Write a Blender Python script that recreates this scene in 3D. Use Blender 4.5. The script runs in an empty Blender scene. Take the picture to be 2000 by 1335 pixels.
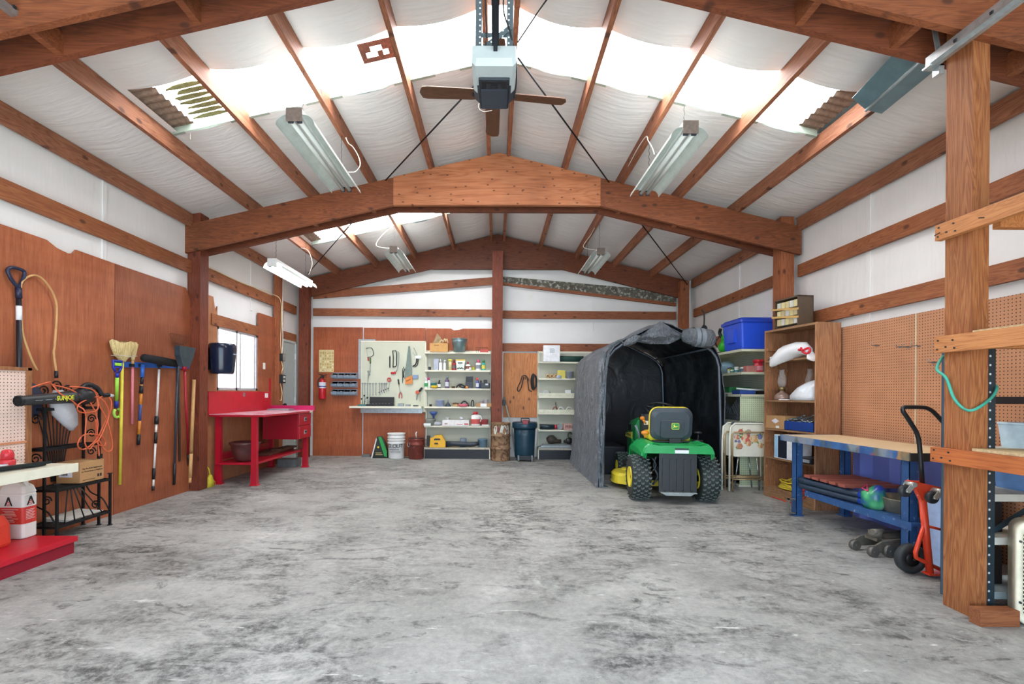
import bpy, bmesh, math, random
from mathutils import Vector, Matrix, Quaternion
random.seed(7)
SC = bpy.context.scene
COL = SC.collection
PI = math.pi
R = math.radians
# ------------------------------------------------------------------ camera
ROLL = .0065
_c, _s = math.cos(ROLL), math.sin(ROLL)
CAMH = 1.2
def uv(px, py):
    a, b = (px - 968) / 900, (768 - py) / 900
    return a * _c - b * _s, a * _s + b * _c
def at(px, py, Y):
    u, v = uv(px, py); return Vector((u * Y, Y, CAMH + v * Y))
def atX(px, py, X):
    u, v = uv(px, py); Y = X / u; return Vector((X, Y, CAMH + v * Y))
def atZ(px, py, z=0.0):
    u, v = uv(px, py); Y = (z - CAMH) / v; return Vector((u * Y, Y, z))
cam = bpy.data.cameras.new('camera'); camo = bpy.data.objects.new('camera', cam); COL.objects.link(camo)
cam.sensor_width = 36; cam.lens = 16.2; cam.shift_x = .016; cam.shift_y = .05025; cam.clip_start = .02
camo.matrix_world = Matrix(((_c, -_s, 0, 0), (0, 0, -1, 0), (_s, _c, 0, CAMH), (0, 0, 0, 1)))
SC.camera = camo
vs = SC.view_settings
vs.view_transform = 'Standard'; vs.look = 'None'; vs.gamma = 1; vs.use_curve_mapping = False
vs.exposure = 0.5

# ------------------------------------------------------------------ materials
MATS = {}
def lin(c):
    if isinstance(c, str):
        c = [int(c[i:i + 2], 16) / 255 for i in (0, 2, 4)]
    return tuple(((x + .055) / 1.055) ** 2.4 if x > .04045 else x / 12.92 for x in c[:3]) + (1,)
def base(name):
    m = bpy.data.materials.new(name); m.use_nodes = True
    nt = m.node_tree; b = nt.nodes['Principled BSDF']
    return m, nt, b
def N(nt, t, **k):
    n = nt.nodes.new('ShaderNode' + t)
    for a, v in k.items():
        if a in n.inputs: n.inputs[a].default_value = v
        else: setattr(n, a, v)
    return n
def coords(nt, scale=(1, 1, 1), rot=(0, 0, 0)):
    t = N(nt, 'TexCoord'); mp = N(nt, 'Mapping'); mp.inputs['Scale'].default_value = scale; mp.inputs['Rotation'].default_value = rot
    nt.links.new(t.outputs['Object'], mp.inputs['Vector']); return mp.outputs['Vector']
def ramp(nt, fac, stops):
    r = N(nt, 'ValToRGB'); e = r.color_ramp.elements
    while len(e) < len(stops): e.new(.5)
    for x, (p, c) in zip(e, stops):
        x.position = p; x.color = lin(c) if isinstance(c, str) else c
    nt.links.new(fac, r.inputs['Fac']); return r.outputs['Color']
def mixc(nt, fac, a, b, mode='MIX'):
    m = N(nt, 'Mix', data_type='RGBA', blend_type=mode)
    for sock, v in ((m.inputs[0], fac), (m.inputs[6], a), (m.inputs[7], b)):
        if hasattr(v, 'links'): nt.links.new(v, sock)
        elif isinstance(v, str): sock.default_value = lin(v)
        else: sock.default_value = v
    return m.outputs[2]
def noise(nt, vec, scale, detail=4, rough=.6, dist=0):
    n = N(nt, 'TexNoise', Scale=scale, Detail=detail, Roughness=rough, Distortion=dist)
    nt.links.new(vec, n.inputs['Vector']); return n.outputs['Fac']
def bump(nt, b, h, st=.2, d=.01):
    n = N(nt, 'Bump', Strength=st, Distance=d); nt.links.new(h, n.inputs['Height']); nt.links.new(n.outputs[0], b.inputs['Normal'])
def math_(nt, op, a, b=None):
    m = N(nt, 'Math', operation=op)
    for i, v in enumerate((a, b)):
        if v is None: continue
        if hasattr(v, 'links'): nt.links.new(v, m.inputs[i])
        else: m.inputs[i].default_value = v
    return m.outputs[0]
def plain(col, rough=.5, metal=0, var=.12, scale=14, bmp=0, wear=None, wear_amt=.62, wear_scale=9):
    """paint / plastic / metal with slight tonal variation and optional worn patches"""
    key = ('p', col, rough, metal, var, scale, bmp, wear, wear_amt, wear_scale)
    if key in MATS: return MATS[key]
    m, nt, b = base('plain_' + col); v = coords(nt)
    n = noise(nt, v, scale)
    c = lin(col); lo = tuple(x * (1 - var) for x in c[:3]) + (1,); hi = tuple(min(1, x * (1 + var)) for x in c[:3]) + (1,)
    o = ramp(nt, n, [(.3, lo), (.7, hi)])
    if wear:
        w = noise(nt, v, wear_scale, 8, .7)
        f = ramp(nt, w, [(wear_amt - .03, (0, 0, 0, 1)), (wear_amt + .03, (1, 1, 1, 1))])
        o = mixc(nt, f, o, wear)
    nt.links.new(o, b.inputs['Base Color'])
    b.inputs['Roughness'].default_value = rough; b.inputs['Metallic'].default_value = metal
    if bmp: bump(nt, b, noise(nt, v, scale * 3), bmp)
    MATS[key] = m; return m
def wood(ax='x', dark='5a2f1a', mid='8f5330', light='b3754a', rough=.65, knots=True, fine=1.0, seed=0):
    key = ('w', ax, dark, mid, light, rough, knots, fine, seed)
    if key in MATS: return MATS[key]
    m, nt, b = base('wood_' + ax)
    sc = {'x': (.7, 9, 9), 'y': (9, .7, 9), 'z': (9, 9, .7)}[ax]
    v = coords(nt, sc); ad = N(nt, 'VectorMath', operation='ADD'); nt.links.new(v, ad.inputs[0]); ad.inputs[1].default_value = (seed * 3.7, seed * 1.3, seed * 2.1)
    v = ad.outputs[0]
    g = noise(nt, v, 1.6 * fine, 3, .55, 1.2)
    g = math_(nt, 'FRACT', math_(nt, 'MULTIPLY', g, 9))
    g = math_(nt, 'ABSOLUTE', math_(nt, 'SUBTRACT', g, .5))
    f2 = noise(nt, v, 9 * fine, 6, .7)
    f = math_(nt, 'ADD', math_(nt, 'MULTIPLY', g, .7), math_(nt, 'MULTIPLY', f2, .62))
    o = ramp(nt, f, [(.08, dark), (.46, mid), (1.0, light)])
    big = noise(nt, coords(nt), 1.3, 3)
    o = mixc(nt, 1.0, o, ramp(nt, big, [(.3, (.72, .7, .68, 1)), (.7, (1.1, 1.08, 1.05, 1))]), 'MULTIPLY')
    if knots:
        sep = N(nt, 'SeparateXYZ'); nt.links.new(coords(nt), sep.inputs[0]); cmb = N(nt, 'CombineXYZ')
        al, ac = {'x': (sep.outputs[0], sep.outputs[2]), 'y': (sep.outputs[1], sep.outputs[2]), 'z': (sep.outputs[2], math_(nt, 'ADD', sep.outputs[0], sep.outputs[1]))}[ax]
        nt.links.new(math_(nt, 'MULTIPLY', al, 1.7), cmb.inputs[0]); nt.links.new(math_(nt, 'ADD', math_(nt, 'MULTIPLY', ac, 3.0), seed * 1.7), cmb.inputs[1])
        vo = N(nt, 'TexVoronoi', Scale=1.25 * (knots if knots > 1 else 1), voronoi_dimensions='2D'); nt.links.new(cmb.outputs[0], vo.inputs['Vector'])
        kf = ramp(nt, vo.outputs['Distance'], [(.045, (1, 1, 1, 1)), (.085, (0, 0, 0, 1))])
        o = mixc(nt, math_(nt, 'MULTIPLY', kf, .75), o, '3b1c10')
    nt.links.new(o, b.inputs['Base Color']); b.inputs['Roughness'].default_value = rough
    bump(nt, b, f, .15, .004)
    MATS[key] = m; return m
def ply(dark, mid, light, seed=0, ax='z', rough=.55):
    """varnished plywood face: fine low-contrast grain and broad blotches"""
    m, nt, b = base('plywood'); st = {'x': (.8, 14, 14), 'z': (14, 14, .8)}[ax]
    def off(sc): ad = N(nt, 'VectorMath', operation='ADD'); nt.links.new(coords(nt, sc), ad.inputs[0]); ad.inputs[1].default_value = (seed * 3.7, seed * 1.9, seed * 2.3); return ad.outputs[0]
    f = math_(nt, 'ADD', math_(nt, 'MULTIPLY', noise(nt, off(st), 5, 6, .7), .5), math_(nt, 'MULTIPLY', noise(nt, off((1, 1, .6)), 1.6, 6, .65), .5))
    o = ramp(nt, f, [(.34, dark), (.5, mid), (.66, light)])
    hz = noise(nt, off((.4, .4, 5)), 1.1, 3, .5)
    o = mixc(nt, .5, o, ramp(nt, hz, [(.35, (.78, .76, .74, 1)), (.6, (1.12, 1.1, 1.08, 1))]), 'MULTIPLY')
    pits = ramp(nt, noise(nt, coords(nt), 60, 3, .6), [(.68, (0, 0, 0, 1)), (.74, (1, 1, 1, 1))])
    o = mixc(nt, math_(nt, 'MULTIPLY', pits, .35), o, dark)
    nt.links.new(o, b.inputs['Base Color']); b.inputs['Roughness'].default_value = rough; bump(nt, b, f, .1, .004); return m
def pegmat(col, hole, axes='yz', pitch=.0254, r=.17, var=.1, rough=.7):
    """hardboard with a grid of drilled holes"""
    key = ('g', col, hole, axes, pitch, r)
    if key in MATS: return MATS[key]
    m, nt, b = base('pegboard'); t = N(nt, 'TexCoord'); sp = N(nt, 'SeparateXYZ'); nt.links.new(t.outputs['Object'], sp.inputs[0])
    d = []
    for a in axes:
        q = math_(nt, 'FRACT', math_(nt, 'MULTIPLY', sp.outputs['xyz'.index(a)], 1 / pitch))
        q = math_(nt, 'SUBTRACT', q, .5); d.append(math_(nt, 'MULTIPLY', q, q))
    rr = math_(nt, 'SQRT', math_(nt, 'ADD', d[0], d[1]))
    f = ramp(nt, rr, [(r - .04, (1, 1, 1, 1)), (r + .04, (0, 0, 0, 1))])
    c = lin(col); n = noise(nt, coords(nt), 5, 6)
    o = ramp(nt, n, [(.3, tuple(x * (1 - var) for x in c[:3]) + (1,)), (.7, tuple(min(1, x * (1 + var)) for x in c[:3]) + (1,))])
    nt.links.new(mixc(nt, f, o, hole), b.inputs['Base Color']); b.inputs['Roughness'].default_value = rough
    MATS[key] = m; return m
def glassy(col='ffffff', rough=.05, trans=1.0, ior=1.45):
    key = ('gl', col, rough, trans)
    if key in MATS: return MATS[key]
    m, nt, b = base('glass'); b.inputs['Base Color'].default_value = lin(col); b.inputs['Roughness'].default_value = rough
    b.inputs['Transmission Weight'].default_value = trans; b.inputs['IOR'].default_value = ior
    MATS[key] = m; return m
def emit(col, st):
    m, nt, b = base('emit'); b.inputs['Base Color'].default_value = lin(col)
    b.inputs['Emission Color'].default_value = lin(col); b.inputs['Emission Strength'].default_value = st
    return m

# ------------------------------------------------------------------ mesh builder
class MB:
    def __init__(s): s.v = []; s.f = []; s.mi = []; s.sm = []; s.cur = 0
    def mat(s, i): s.cur = i; return s
    def add(s, vs_, fs, smooth=False, M=None):
        o = len(s.v)
        s.v += [tuple(M @ Vector(p)) if M is not None else tuple(p) for p in vs_]
        for f in fs: s.f.append([i + o for i in f]); s.mi.append(s.cur); s.sm.append(smooth)
        return s
    def box(s, c, d, M=None, bev=0):
        x, y, z = d[0] / 2, d[1] / 2, d[2] / 2
        T = Matrix.Translation(Vector(c)) @ (M if M is not None else Matrix())
        if bev:
            bm = bmesh.new(); bmesh.ops.create_cube(bm, size=1)
            for q in bm.verts: q.co = Vector((q.co.x * d[0], q.co.y * d[1], q.co.z * d[2]))
            bmesh.ops.bevel(bm, geom=list(bm.edges), offset=bev, segments=2, affect='EDGES', profile=.6)
            bm.verts.ensure_lookup_table(); bm.verts.index_update()
            s.add([q.co for q in bm.verts], [[q.index for q in f.verts] for f in bm.faces], False, T); bm.free(); return s
        return s.add([(a, b, e) for a in (-x, x) for b in (-y, y) for e in (-z, z)],
                     [(0, 1, 3, 2), (4, 6, 7, 5), (0, 4, 5, 1), (2, 3, 7, 6), (0, 2, 6, 4), (1, 5, 7, 3)], False, T)
    def bb(s, a, b, bev=0):
        return s.box([(p + q) / 2 for p, q in zip(a, b)], [abs(q - p) for p, q in zip(a, b)], None, bev)
    def bar(s, a, b, w, h=None, up=(0, 0, 1), bev=0):
        """rectangular bar from a to b, w across, h along up"""
        a, b = Vector(a), Vector(b); h = h or w; d = b - a; L = d.length; y = d.normalized(); u = Vector(up)
        if abs(y.dot(u)) > .98: u = Vector((1, 0, 0))
        x = y.cross(u).normalized(); z = x.cross(y)
        M = Matrix(((x.x, y.x, z.x), (x.y, y.y, z.y), (x.z, y.z, z.z))).to_4x4()
        return s.box((a + b) / 2, (w, L, h), M, bev)
    def tube(s, pts, r, n=8, closed=False, cap=True, smooth=True, res=0):
        P = [Vector(p) for p in pts]
        if res:
            Q = []; m = len(P); rng = m if closed else m - 1
            for i in range(rng):
                p0 = P[(i - 1) % m] if closed or i else P[0]; p1 = P[i]; p2 = P[(i + 1) % m]; p3 = P[(i + 2) % m] if closed or i + 2 < m else P[-1]
                for k in range(res):
                    t = k / res
                    Q.append(.5 * ((2 * p1) + (p2 - p0) * t + (2 * p0 - 5 * p1 + 4 * p2 - p3) * t * t + (3 * p1 - p0 - 3 * p2 + p3) * t ** 3))
            if not closed: Q.append(P[-1])
            if hasattr(r, '__len__'):
                rr = []
                for i in range(len(Q)):
                    f = i / res; k = min(int(f), len(r) - 1); k2 = min(k + 1, len(r) - 1); rr.append(r[k] + (r[k2] - r[k]) * (f - k))
                r = rr
            P = Q
        m = len(P); rs = r if hasattr(r, '__len__') else [r] * m
        vs_ = []; nrm = None
        for i, p in enumerate(P):
            a = P[(i - 1) % m] if closed or i else p; b = P[(i + 1) % m] if closed or i < m - 1 else p
            t = (b - a)
            if t.length < 1e-9: t = Vector((0, 0, 1))
            t.normalize()
            if nrm is None: nrm = t.orthogonal().normalized()
            else:
                nrm = nrm - t * nrm.dot(t)
                nrm = nrm.normalized() if nrm.length > 1e-6 else t.orthogonal().normalized()
            bn = t.cross(nrm)
            for k in range(n):
                an = 2 * PI * k / n; vs_.append(p + (nrm * math.cos(an) + bn * math.sin(an)) * rs[i])
        fs = []
        for i in range(m if closed else m - 1):
            j = (i + 1) % m
            for k in range(n): fs.append((i * n + k, i * n + (k + 1) % n, j * n + (k + 1) % n, j * n + k))
        s.add(vs_, fs, smooth)
        if cap and not closed:
            o = len(s.v) - len(vs_)
            s.f.append([o + k for k in reversed(range(n))]); s.f.append([o + (m - 1) * n + k for k in range(n)]); s.mi += [s.cur] * 2; s.sm += [False] * 2
        return s
    def cyl(s, a, b, r, r2=None, n=16): return s.tube([a, b], [r, r if r2 is None else r2], n)
    def lathe(s, prof, c=(0, 0, 0), n=24, M=None, smooth=True, sy=1):
        ring = prof[0][0] > 1e-4 and len(prof) > 3 and abs(prof[0][0] - prof[-1][0]) < .004 and prof[0] != prof[-1]
        if ring: prof = list(prof) + [prof[0]]
        T = Matrix.Translation(Vector(c)) @ (M if M is not None else Matrix())
        vs_ = []; m = len(prof)
        for r_, z in prof:
            for k in range(n):
                a = 2 * PI * k / n; vs_.append((r_ * math.cos(a), r_ * math.sin(a) * sy, z))
        fs = [(i * n + k, i * n + (k + 1) % n, (i + 1) * n + (k + 1) % n, (i + 1) * n + k) for i in range(m - 1) for k in range(n)]
        if len(prof) == 2 or ring: return s.add(vs_, fs, smooth, T)
        if prof[0][0] > 1e-4: fs.append(list(reversed(range(n))))
        if prof[-1][0] > 1e-4: fs.append([(m - 1) * n + k for k in range(n)])
        return s.add(vs_, fs, smooth, T)
    def prism(s, poly, a0, a1, axis='y'):
        """extrude a 2D outline: axis y -> poly in (x,z); x -> (y,z); z -> (x,y)"""
        f = {'y': lambda p, t: (p[0], t, p[1]), 'x': lambda p, t: (t, p[0], p[1]), 'z': lambda p, t: (p[0], p[1], t)}[axis]
        n = len(poly); vs_ = [f(p, a0) for p in poly] + [f(p, a1) for p in poly]
        fs = [list(range(n)), list(reversed(range(n, 2 * n)))] + [(i, i + n, (i + 1) % n + n, (i + 1) % n) for i in range(n)]
        return s.add(vs_, fs)
    def loft(s, rings, cap=True, smooth=True, closed=True):
        n = len(rings[0]); vs_ = [p for r_ in rings for p in r_]; fs = []
        for i in range(len(rings) - 1):
            for k in range(n if closed else n - 1):
                fs.append((i * n + k, i * n + (k + 1) % n, (i + 1) * n + (k + 1) % n, (i + 1) * n + k))
        if cap and closed: fs += [list(reversed(range(n))), [(len(rings) - 1) * n + k for k in range(n)]]
        return s.add(vs_, fs, smooth)
    def ball(s, c, r, d=(1, 1, 1), n=12, jit=0, seed=1, M=None):
        rng = random.Random(seed); prof = []; vs_ = []; m = n // 2 + 1
        for i in range(m + 1):
            t = PI * i / m
            for k in range(n):
                a = 2 * PI * k / n; q = r * (1 + jit * (rng.random() - .5) * (1 if 0 < i < m else 0))
                vs_.append((q * math.sin(t) * math.cos(a) * d[0], q * math.sin(t) * math.sin(a) * d[1], q * math.cos(t) * d[2]))
        fs = [(i * n + k, (i + 1) * n + k, (i + 1) * n + (k + 1) % n, i * n + (k + 1) % n) for i in range(m) for k in range(n)]
        return s.add(vs_, fs, True, Matrix.Translation(Vector(c)) @ (M if M is not None else Matrix()))
    def text(s, body, size, M, depth=.0006, align='CENTER', bold=0):
        cu = bpy.data.curves.new('t', 'FONT'); cu.body = body; cu.size = size; cu.align_x = align; cu.align_y = 'CENTER'; cu.extrude = depth; cu.offset = bold; cu.resolution_u = 2
        o = bpy.data.objects.new('t', cu); me = o.to_mesh()
        s.add([v.co.copy() for v in me.vertices], [list(p.vertices) for p in me.polygons], False, M)
        o.to_mesh_clear(); bpy.data.objects.remove(o); bpy.data.curves.remove(cu); return s
    def build(s, name, mats, parent=None, loc=None, fix=True):
        me = bpy.data.meshes.new(name); me.from_pydata(s.v, [], s.f)
        if not isinstance(mats, (list, tuple)): mats = [mats]
        for m in mats: me.materials.append(m)
        for p, i, q in zip(me.polygons, s.mi, s.sm): p.material_index = min(i, len(mats) - 1); p.use_smooth = q
        me.validate()
        if fix:
            bm = bmesh.new(); bm.from_mesh(me); bmesh.ops.remove_doubles(bm, verts=bm.verts, dist=1e-5)
            bmesh.ops.recalc_face_normals(bm, faces=bm.faces); bm.to_mesh(me); bm.free()
        o = bpy.data.objects.new(name, me); COL.objects.link(o)
        if parent is not None: o.parent = parent
        if loc is not None: o.location = loc
        return o
def TM(loc, right, up):
    """frame for text: right and up vectors"""
    r_, u = Vector(right).normalized(), Vector(up).normalized(); n = r_.cross(u)
    return Matrix(((r_.x, u.x, n.x, loc[0]), (r_.y, u.y, n.y, loc[1]), (r_.z, u.z, n.z, loc[2]), (0, 0, 0, 1)))
def RZ(a): return Matrix.Rotation(a, 4, 'Z')
def RX(a): return Matrix.Rotation(a, 4, 'X')
def RY(a): return Matrix.Rotation(a, 4, 'Y')
# ------------------------------------------------------------------ things
def tag(o, label, cat, group=None, kind=None):
    o['label'] = label; o['category'] = cat
    if group: o['group'] = group
    if kind: o['kind'] = kind
    return o
def thing(name, label, cat, loc=(0, 0, 0), rz=0, group=None):
    o = bpy.data.objects.new(name, None); COL.objects.link(o); o.empty_display_size = .05
    o.location = loc; o.rotation_euler = (0, 0, rz); return tag(o, label, cat, group)
def single(mb, name, mats, label, cat, loc=None, rz=0, group=None):
    o = mb.build(name, mats, None, loc); o.rotation_euler = (0, 0, rz); return tag(o, label, cat, group)
TR = [0]
def trim(mb, mats):
    TR[0] += 1; o = mb.build('trim_%d' % TR[0], mats); o['kind'] = 'structure'; return o
def struct(mb, name, mats):
    o = mb.build(name, mats); o['kind'] = 'structure'; return o
def dup(o, loc=None, rz=None, label=None, parent=None):
    c = o.copy(); COL.objects.link(c)
    if parent is not None: c.parent = parent
    if loc is not None: c.location = loc
    if rz is not None: c.rotation_euler = (0, 0, rz)
    if label: c['label'] = label
    for ch in o.children: dup(ch, parent=c)
    return c
# ================================================================== the building
XL, XR, YB, YF = -3.74, 3.70, 8.78, -.75
RX0 = .02
def zr(x): return 4.22 - .235 * abs(x - RX0)
W_BEAM = wood('x', '4c2614', '814727', 'a2663e', seed=1)
W_BEAMD = wood('x', '46200f', '703a20', '8d5030', seed=2)
W_GUS = wood('x', '82482a', 'b8734a', 'cc8f66', knots=2.2, fine=.4, seed=3)
W_PUR = wood('y', '663b26', '986044', 'bd8866', seed=4)
W_GIRT = wood('y', '633520', '9c5d39', 'bb7f52', seed=5)
W_GIRTX = wood('x', '66341e', '985939', 'b57a54', seed=6)
W_POSTD = wood('z', '4c2012', '7a3a23', '955238', seed=7)
W_POSTL = wood('z', '5f331c', '94592f', 'b98355', knots=False, seed=8, fine=.9)
W_POSTM = wood('z', '6a3720', '9f5c38', 'bd7a4e', seed=9)

# floor: worn concrete
m, nt, b = base('concrete'); v = coords(nt)
n1 = noise(nt, v, .9, 8, .68, .4); n2 = noise(nt, v, 3.1, 10, .72, .8); n3 = noise(nt, coords(nt, (1, 3.2, 1), (0, 0, .5)), 11, 8, .75)
n4 = noise(nt, coords(nt, (4, 1, 1), (0, 0, .35)), 1.7, 6, .7, .6)
BW = lambda a, c: [(a, (0, 0, 0, 1)), (c, (1, 1, 1, 1))]
mul = lambda a, c: math_(nt, 'MULTIPLY', a, c)
rv = coords(nt, (1, 1, 1), (0, 0, .5))
o = ramp(nt, noise(nt, rv, .7, 6, .6, .5), [(.3, '908f8b'), (.7, 'b5b4af')])
o = mixc(nt, 1.0, o, ramp(nt, noise(nt, v, 26, 8, .8), [(.34, (.74, .74, .74, 1)), (.66, (1.12, 1.12, 1.11, 1))]), 'MULTIPLY')
big = ramp(nt, noise(nt, rv, .85, 4, .6, .8), BW(.38, .58)); mid = ramp(nt, noise(nt, coords(nt, (1, 2.0, 1), (0, 0, .55)), 3.4, 12, .78, .6), BW(.42, .58)); fin = ramp(nt, noise(nt, v, 19, 8, .8), BW(.36, .56))
o = mixc(nt, mul(mul(big, mid), mul(fin, 1.0)), o, '454544')
st = ramp(nt, noise(nt, coords(nt, (1, 2.4, 1), (0, 0, .4)), 2.1, 14, .74, 1.6), BW(.55, .61))
o = mixc(nt, mul(mul(st, fin), .8), o, '3d3d3c')
scf = ramp(nt, noise(nt, coords(nt, (1, 5, 1), (0, 0, .6)), 5, 8, .7, .8), BW(.62, .70))
o = mixc(nt, mul(scf, .7), o, 'e6e5e0')
pale = ramp(nt, noise(nt, rv, 1.3, 5, .65, .4), BW(.55, .72))
o = mixc(nt, mul(mul(pale, ramp(nt, noise(nt, v, 12, 8, .8), BW(.4, .6))), .65), o, 'd8d7d2')
sp = ramp(nt, noise(nt, v, 34, 3, .6), BW(.70, .74))
o = mixc(nt, mul(sp, .6), o, '3a3a39')
nt.links.new(o, b.inputs['Base Color'])
rr = N(nt, 'MapRange'); nt.links.new(n2, rr.inputs[0]); rr.inputs[3].default_value = .38; rr.inputs[4].default_value = .75; nt.links.new(rr.outputs[0], b.inputs['Roughness'])
bump(nt, b, noise(nt, v, 30, 8, .8), .15, .004)
M_CONC = m
q = MB(); q.add([(XL - 6, YF - 14, 0), (XR + 6, YF - 14, 0), (XR + 6, YB + .3, 0), (XL - 6, YB + .3, 0)], [(0, 1, 2, 3)]); struct(q, 'floor', M_CONC)
# three small oil spots that sit in the slab
def vinyl(name, a, bcol, yel=.25, bs=.12):
    m, nt, b = base(name); v = coords(nt); n = noise(nt, v, 1.2, 5, .6)
    o = ramp(nt, n, [(.3, a), (.7, bcol)])
    f = ramp(nt, noise(nt, v, 2.3, 4, .6), [(.62, (0, 0, 0, 1)), (.8, (1, 1, 1, 1))])
    o = mixc(nt, math_(nt, 'MULTIPLY', f, yel), o, 'd8cf9e')
    nt.links.new(o, b.inputs['Base Color']); b.inputs['Roughness'].default_value = .42
    bump(nt, b, noise(nt, coords(nt, (1.2, 7, 1.2), (0, 0, .3)), 2.2, 3, .5, .5), bs, .05)
    return m
M_CEIL = vinyl('vinyl_ceiling', 'dddcda', 'e9e8e6', .10, .22)
M_WALL = vinyl('vinyl_wall', 'e8e8e5', 'f3f3f0', .18, .08)

# ceiling: vinyl sheet sagging between the purlins, open where the skylight strips lie
PX = [-3.72, -2.95, -2.24, -1.52, -.80, -.10, .14, .82, 1.50, 2.20, 2.90, 3.68]
SKY = [(3.56, 4.12, -2.9, 2.86), (6.68, 7.2, -2.9, -.12)]
YS = sorted([YF + i * .4 for i in range(30) if YF + i * .4 < YB - .1] + [YB] + [3.56, 4.12, 6.68, 7.2, 5.5, 5.8])
YS = [y for i, y in enumerate(YS) if i == 0 or y - YS[i - 1] > .02]
def frame_pinch(y):
    d = min(abs(y - 5.65), abs(y - 2.6), abs(y - 8.8)); return min(1, .25 + d * 1.6)
q = MB(); rng = random.Random(3)
for a, e in zip(PX, PX[1:]):
    nx = 8 if e - a > .3 else 2; g = []
    for y in YS:
        row = []
        for i in range(nx + 1):
            t = i / nx; x = a + (e - a) * t
            sag = math.sin(PI * t) * .055 * (e - a) / .72 * frame_pinch(y) * (1 + .25 * math.sin(y * 2.1 + a * 5))
            row.append((x, y, zr(x) - sag))
        g.append(row)
    for j in range(len(YS) - 1):
        ym = (YS[j] + YS[j + 1]) / 2
        for i in range(nx):
            xm = (g[0][i][0] + g[0][i + 1][0]) / 2
            if any(y0 < ym < y1 and x0 < xm < x1 for y0, y1, x0, x1 in SKY): continue
            q.add([g[j][i], g[j][i + 1], g[j + 1][i + 1], g[j + 1][i]], [(0, 1, 2, 3)], True)
struct(q, 'ceiling', M_CEIL)
# opaque metal roofing above the sheet
q = MB()
M_METAL = plain('8d9392', .45, .6)
for x0, x1 in ((XL - .4, RX0), (RX0, XR + .4)):
    ys = [YF - .1]
    for y0, y1, a, e in SKY: ys += [y0 - .03, y1 + .03]
    ys.append(YB + .3)
    for k in range(len(ys) - 1):
        if k % 2 == 0:
            q.add([(x0, ys[k], zr(x0) + .07), (x1, ys[k], zr(x1) + .07), (x1, ys[k + 1], zr(x1) + .07), (x0, ys[k + 1], zr(x0) + .07)], [(0, 1, 2, 3)])
        else:
            y0, y1, a, e = SKY[k // 2]
            for s0, s1 in ((x0, max(x0, min(x1, a))), (min(x1, max(x0, e)), x1)):
                if s1 - s0 > .02: q.add([(s0, ys[k], zr(s0) + .07), (s1, ys[k], zr(s1) + .07), (s1, ys[k + 1], zr(s1) + .07), (s0, ys[k + 1], zr(s0) + .07)], [(0, 1, 2, 3)])
trim(q, M_METAL)
# skylight panels: corrugated translucent plastic glowing with daylight
def sky_mat(st):
    m, nt, b = base('skylight'); v = coords(nt); b.inputs['Base Color'].default_value = lin('f4f4ee')
    b.inputs['Emission Color'].default_value = lin('f6faff'); b.inputs['Emission Strength'].default_value = st; return m
M_SKY = sky_mat(13.0)
def corrug(x0, x1, y0, y1, dz=.03, amp=.008, wl=.075):
    q = MB(); n = int((y1 - y0) / wl * 6); xs = [x0] + ([RX0] if x0 < RX0 < x1 else []) + [x1]
    g = [[(x, y0 + (y1 - y0) * j / n, zr(x) + dz + amp * math.sin((y1 - y0) * j / n / wl * 2 * PI)) for x in xs] for j in range(n + 1)]
    for j in range(n):
        for i in range(len(xs) - 1): q.add([g[j][i], g[j][i + 1], g[j + 1][i + 1], g[j + 1][i]], [(0, 1, 2, 3)], True)
    return q
struct(corrug(-2.72, 2.70, 3.50, 4.18), 'window_2', M_SKY)
struct(corrug(-2.74, -.12, 6.62, 7.26), 'window_3', sky_mat(18.0))
M_RUST = plain('8d7767', .6, .4, .3, 30, wear='b79b83')
for x0, x1, y0, y1 in ((-2.92, -2.72, 3.5, 4.18), (2.70, 2.88, 3.5, 4.18), (-2.92, -2.74, 6.62, 7.26)): trim(corrug(x0, x1, y0, y1, .028, .012), M_RUST)
# leaf litter lying on the left end of the skylight, and the tile left on it
M_LITTER = plain('8b8a5e', .9, 0, .35, 30)
for k in range(7):
    y = 3.68 + k * .062; q = MB(); x = -2.5 + .03 * math.sin(k * 2)
    pts = [(x + .15 * math.cos(t) * (1 + .2 * math.sin(3 * t + k)), y + .024 * math.sin(t)) for t in [i * PI / 8 for i in range(16)]]
    q.add([(p[0], p[1], zr(p[0]) + .019) for p in pts], [list(range(16))]); q.add([(p[0], p[1], zr(p[0]) + .012) for p in pts], [list(range(16))])
    tag(q.build('leaf_litter', M_LITTER), 'strip of brown leaf litter lying in a rib of the left end of the skylight', 'leaf litter', 'litter strips on the skylight')
q = MB(); t = random.Random(5)
c = at(733, 118, 3.78)
for i in range(6):
    for j in range(4):
        if (i, j) in ((2, 1), (3, 1), (4, 2), (1, 2), (2, 2)): continue
        x = c.x - .12 + i * .045; y = 3.66 + j * .055; q.add([(x, y, zr(x) + .012), (x + .045, y, zr(x + .045) + .012), (x + .045, y + .055, zr(x + .045) + .012), (x, y + .055, zr(x) + .012)], [(0, 1, 2, 3)])
q2 = q.build('debris_patch', plain('7a4a3a', .8, 0, .4, 40, wear='5b5145')); tag(q2, 'torn rust brown patch of debris lying on the skylight beside a rafter', 'debris')
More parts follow.
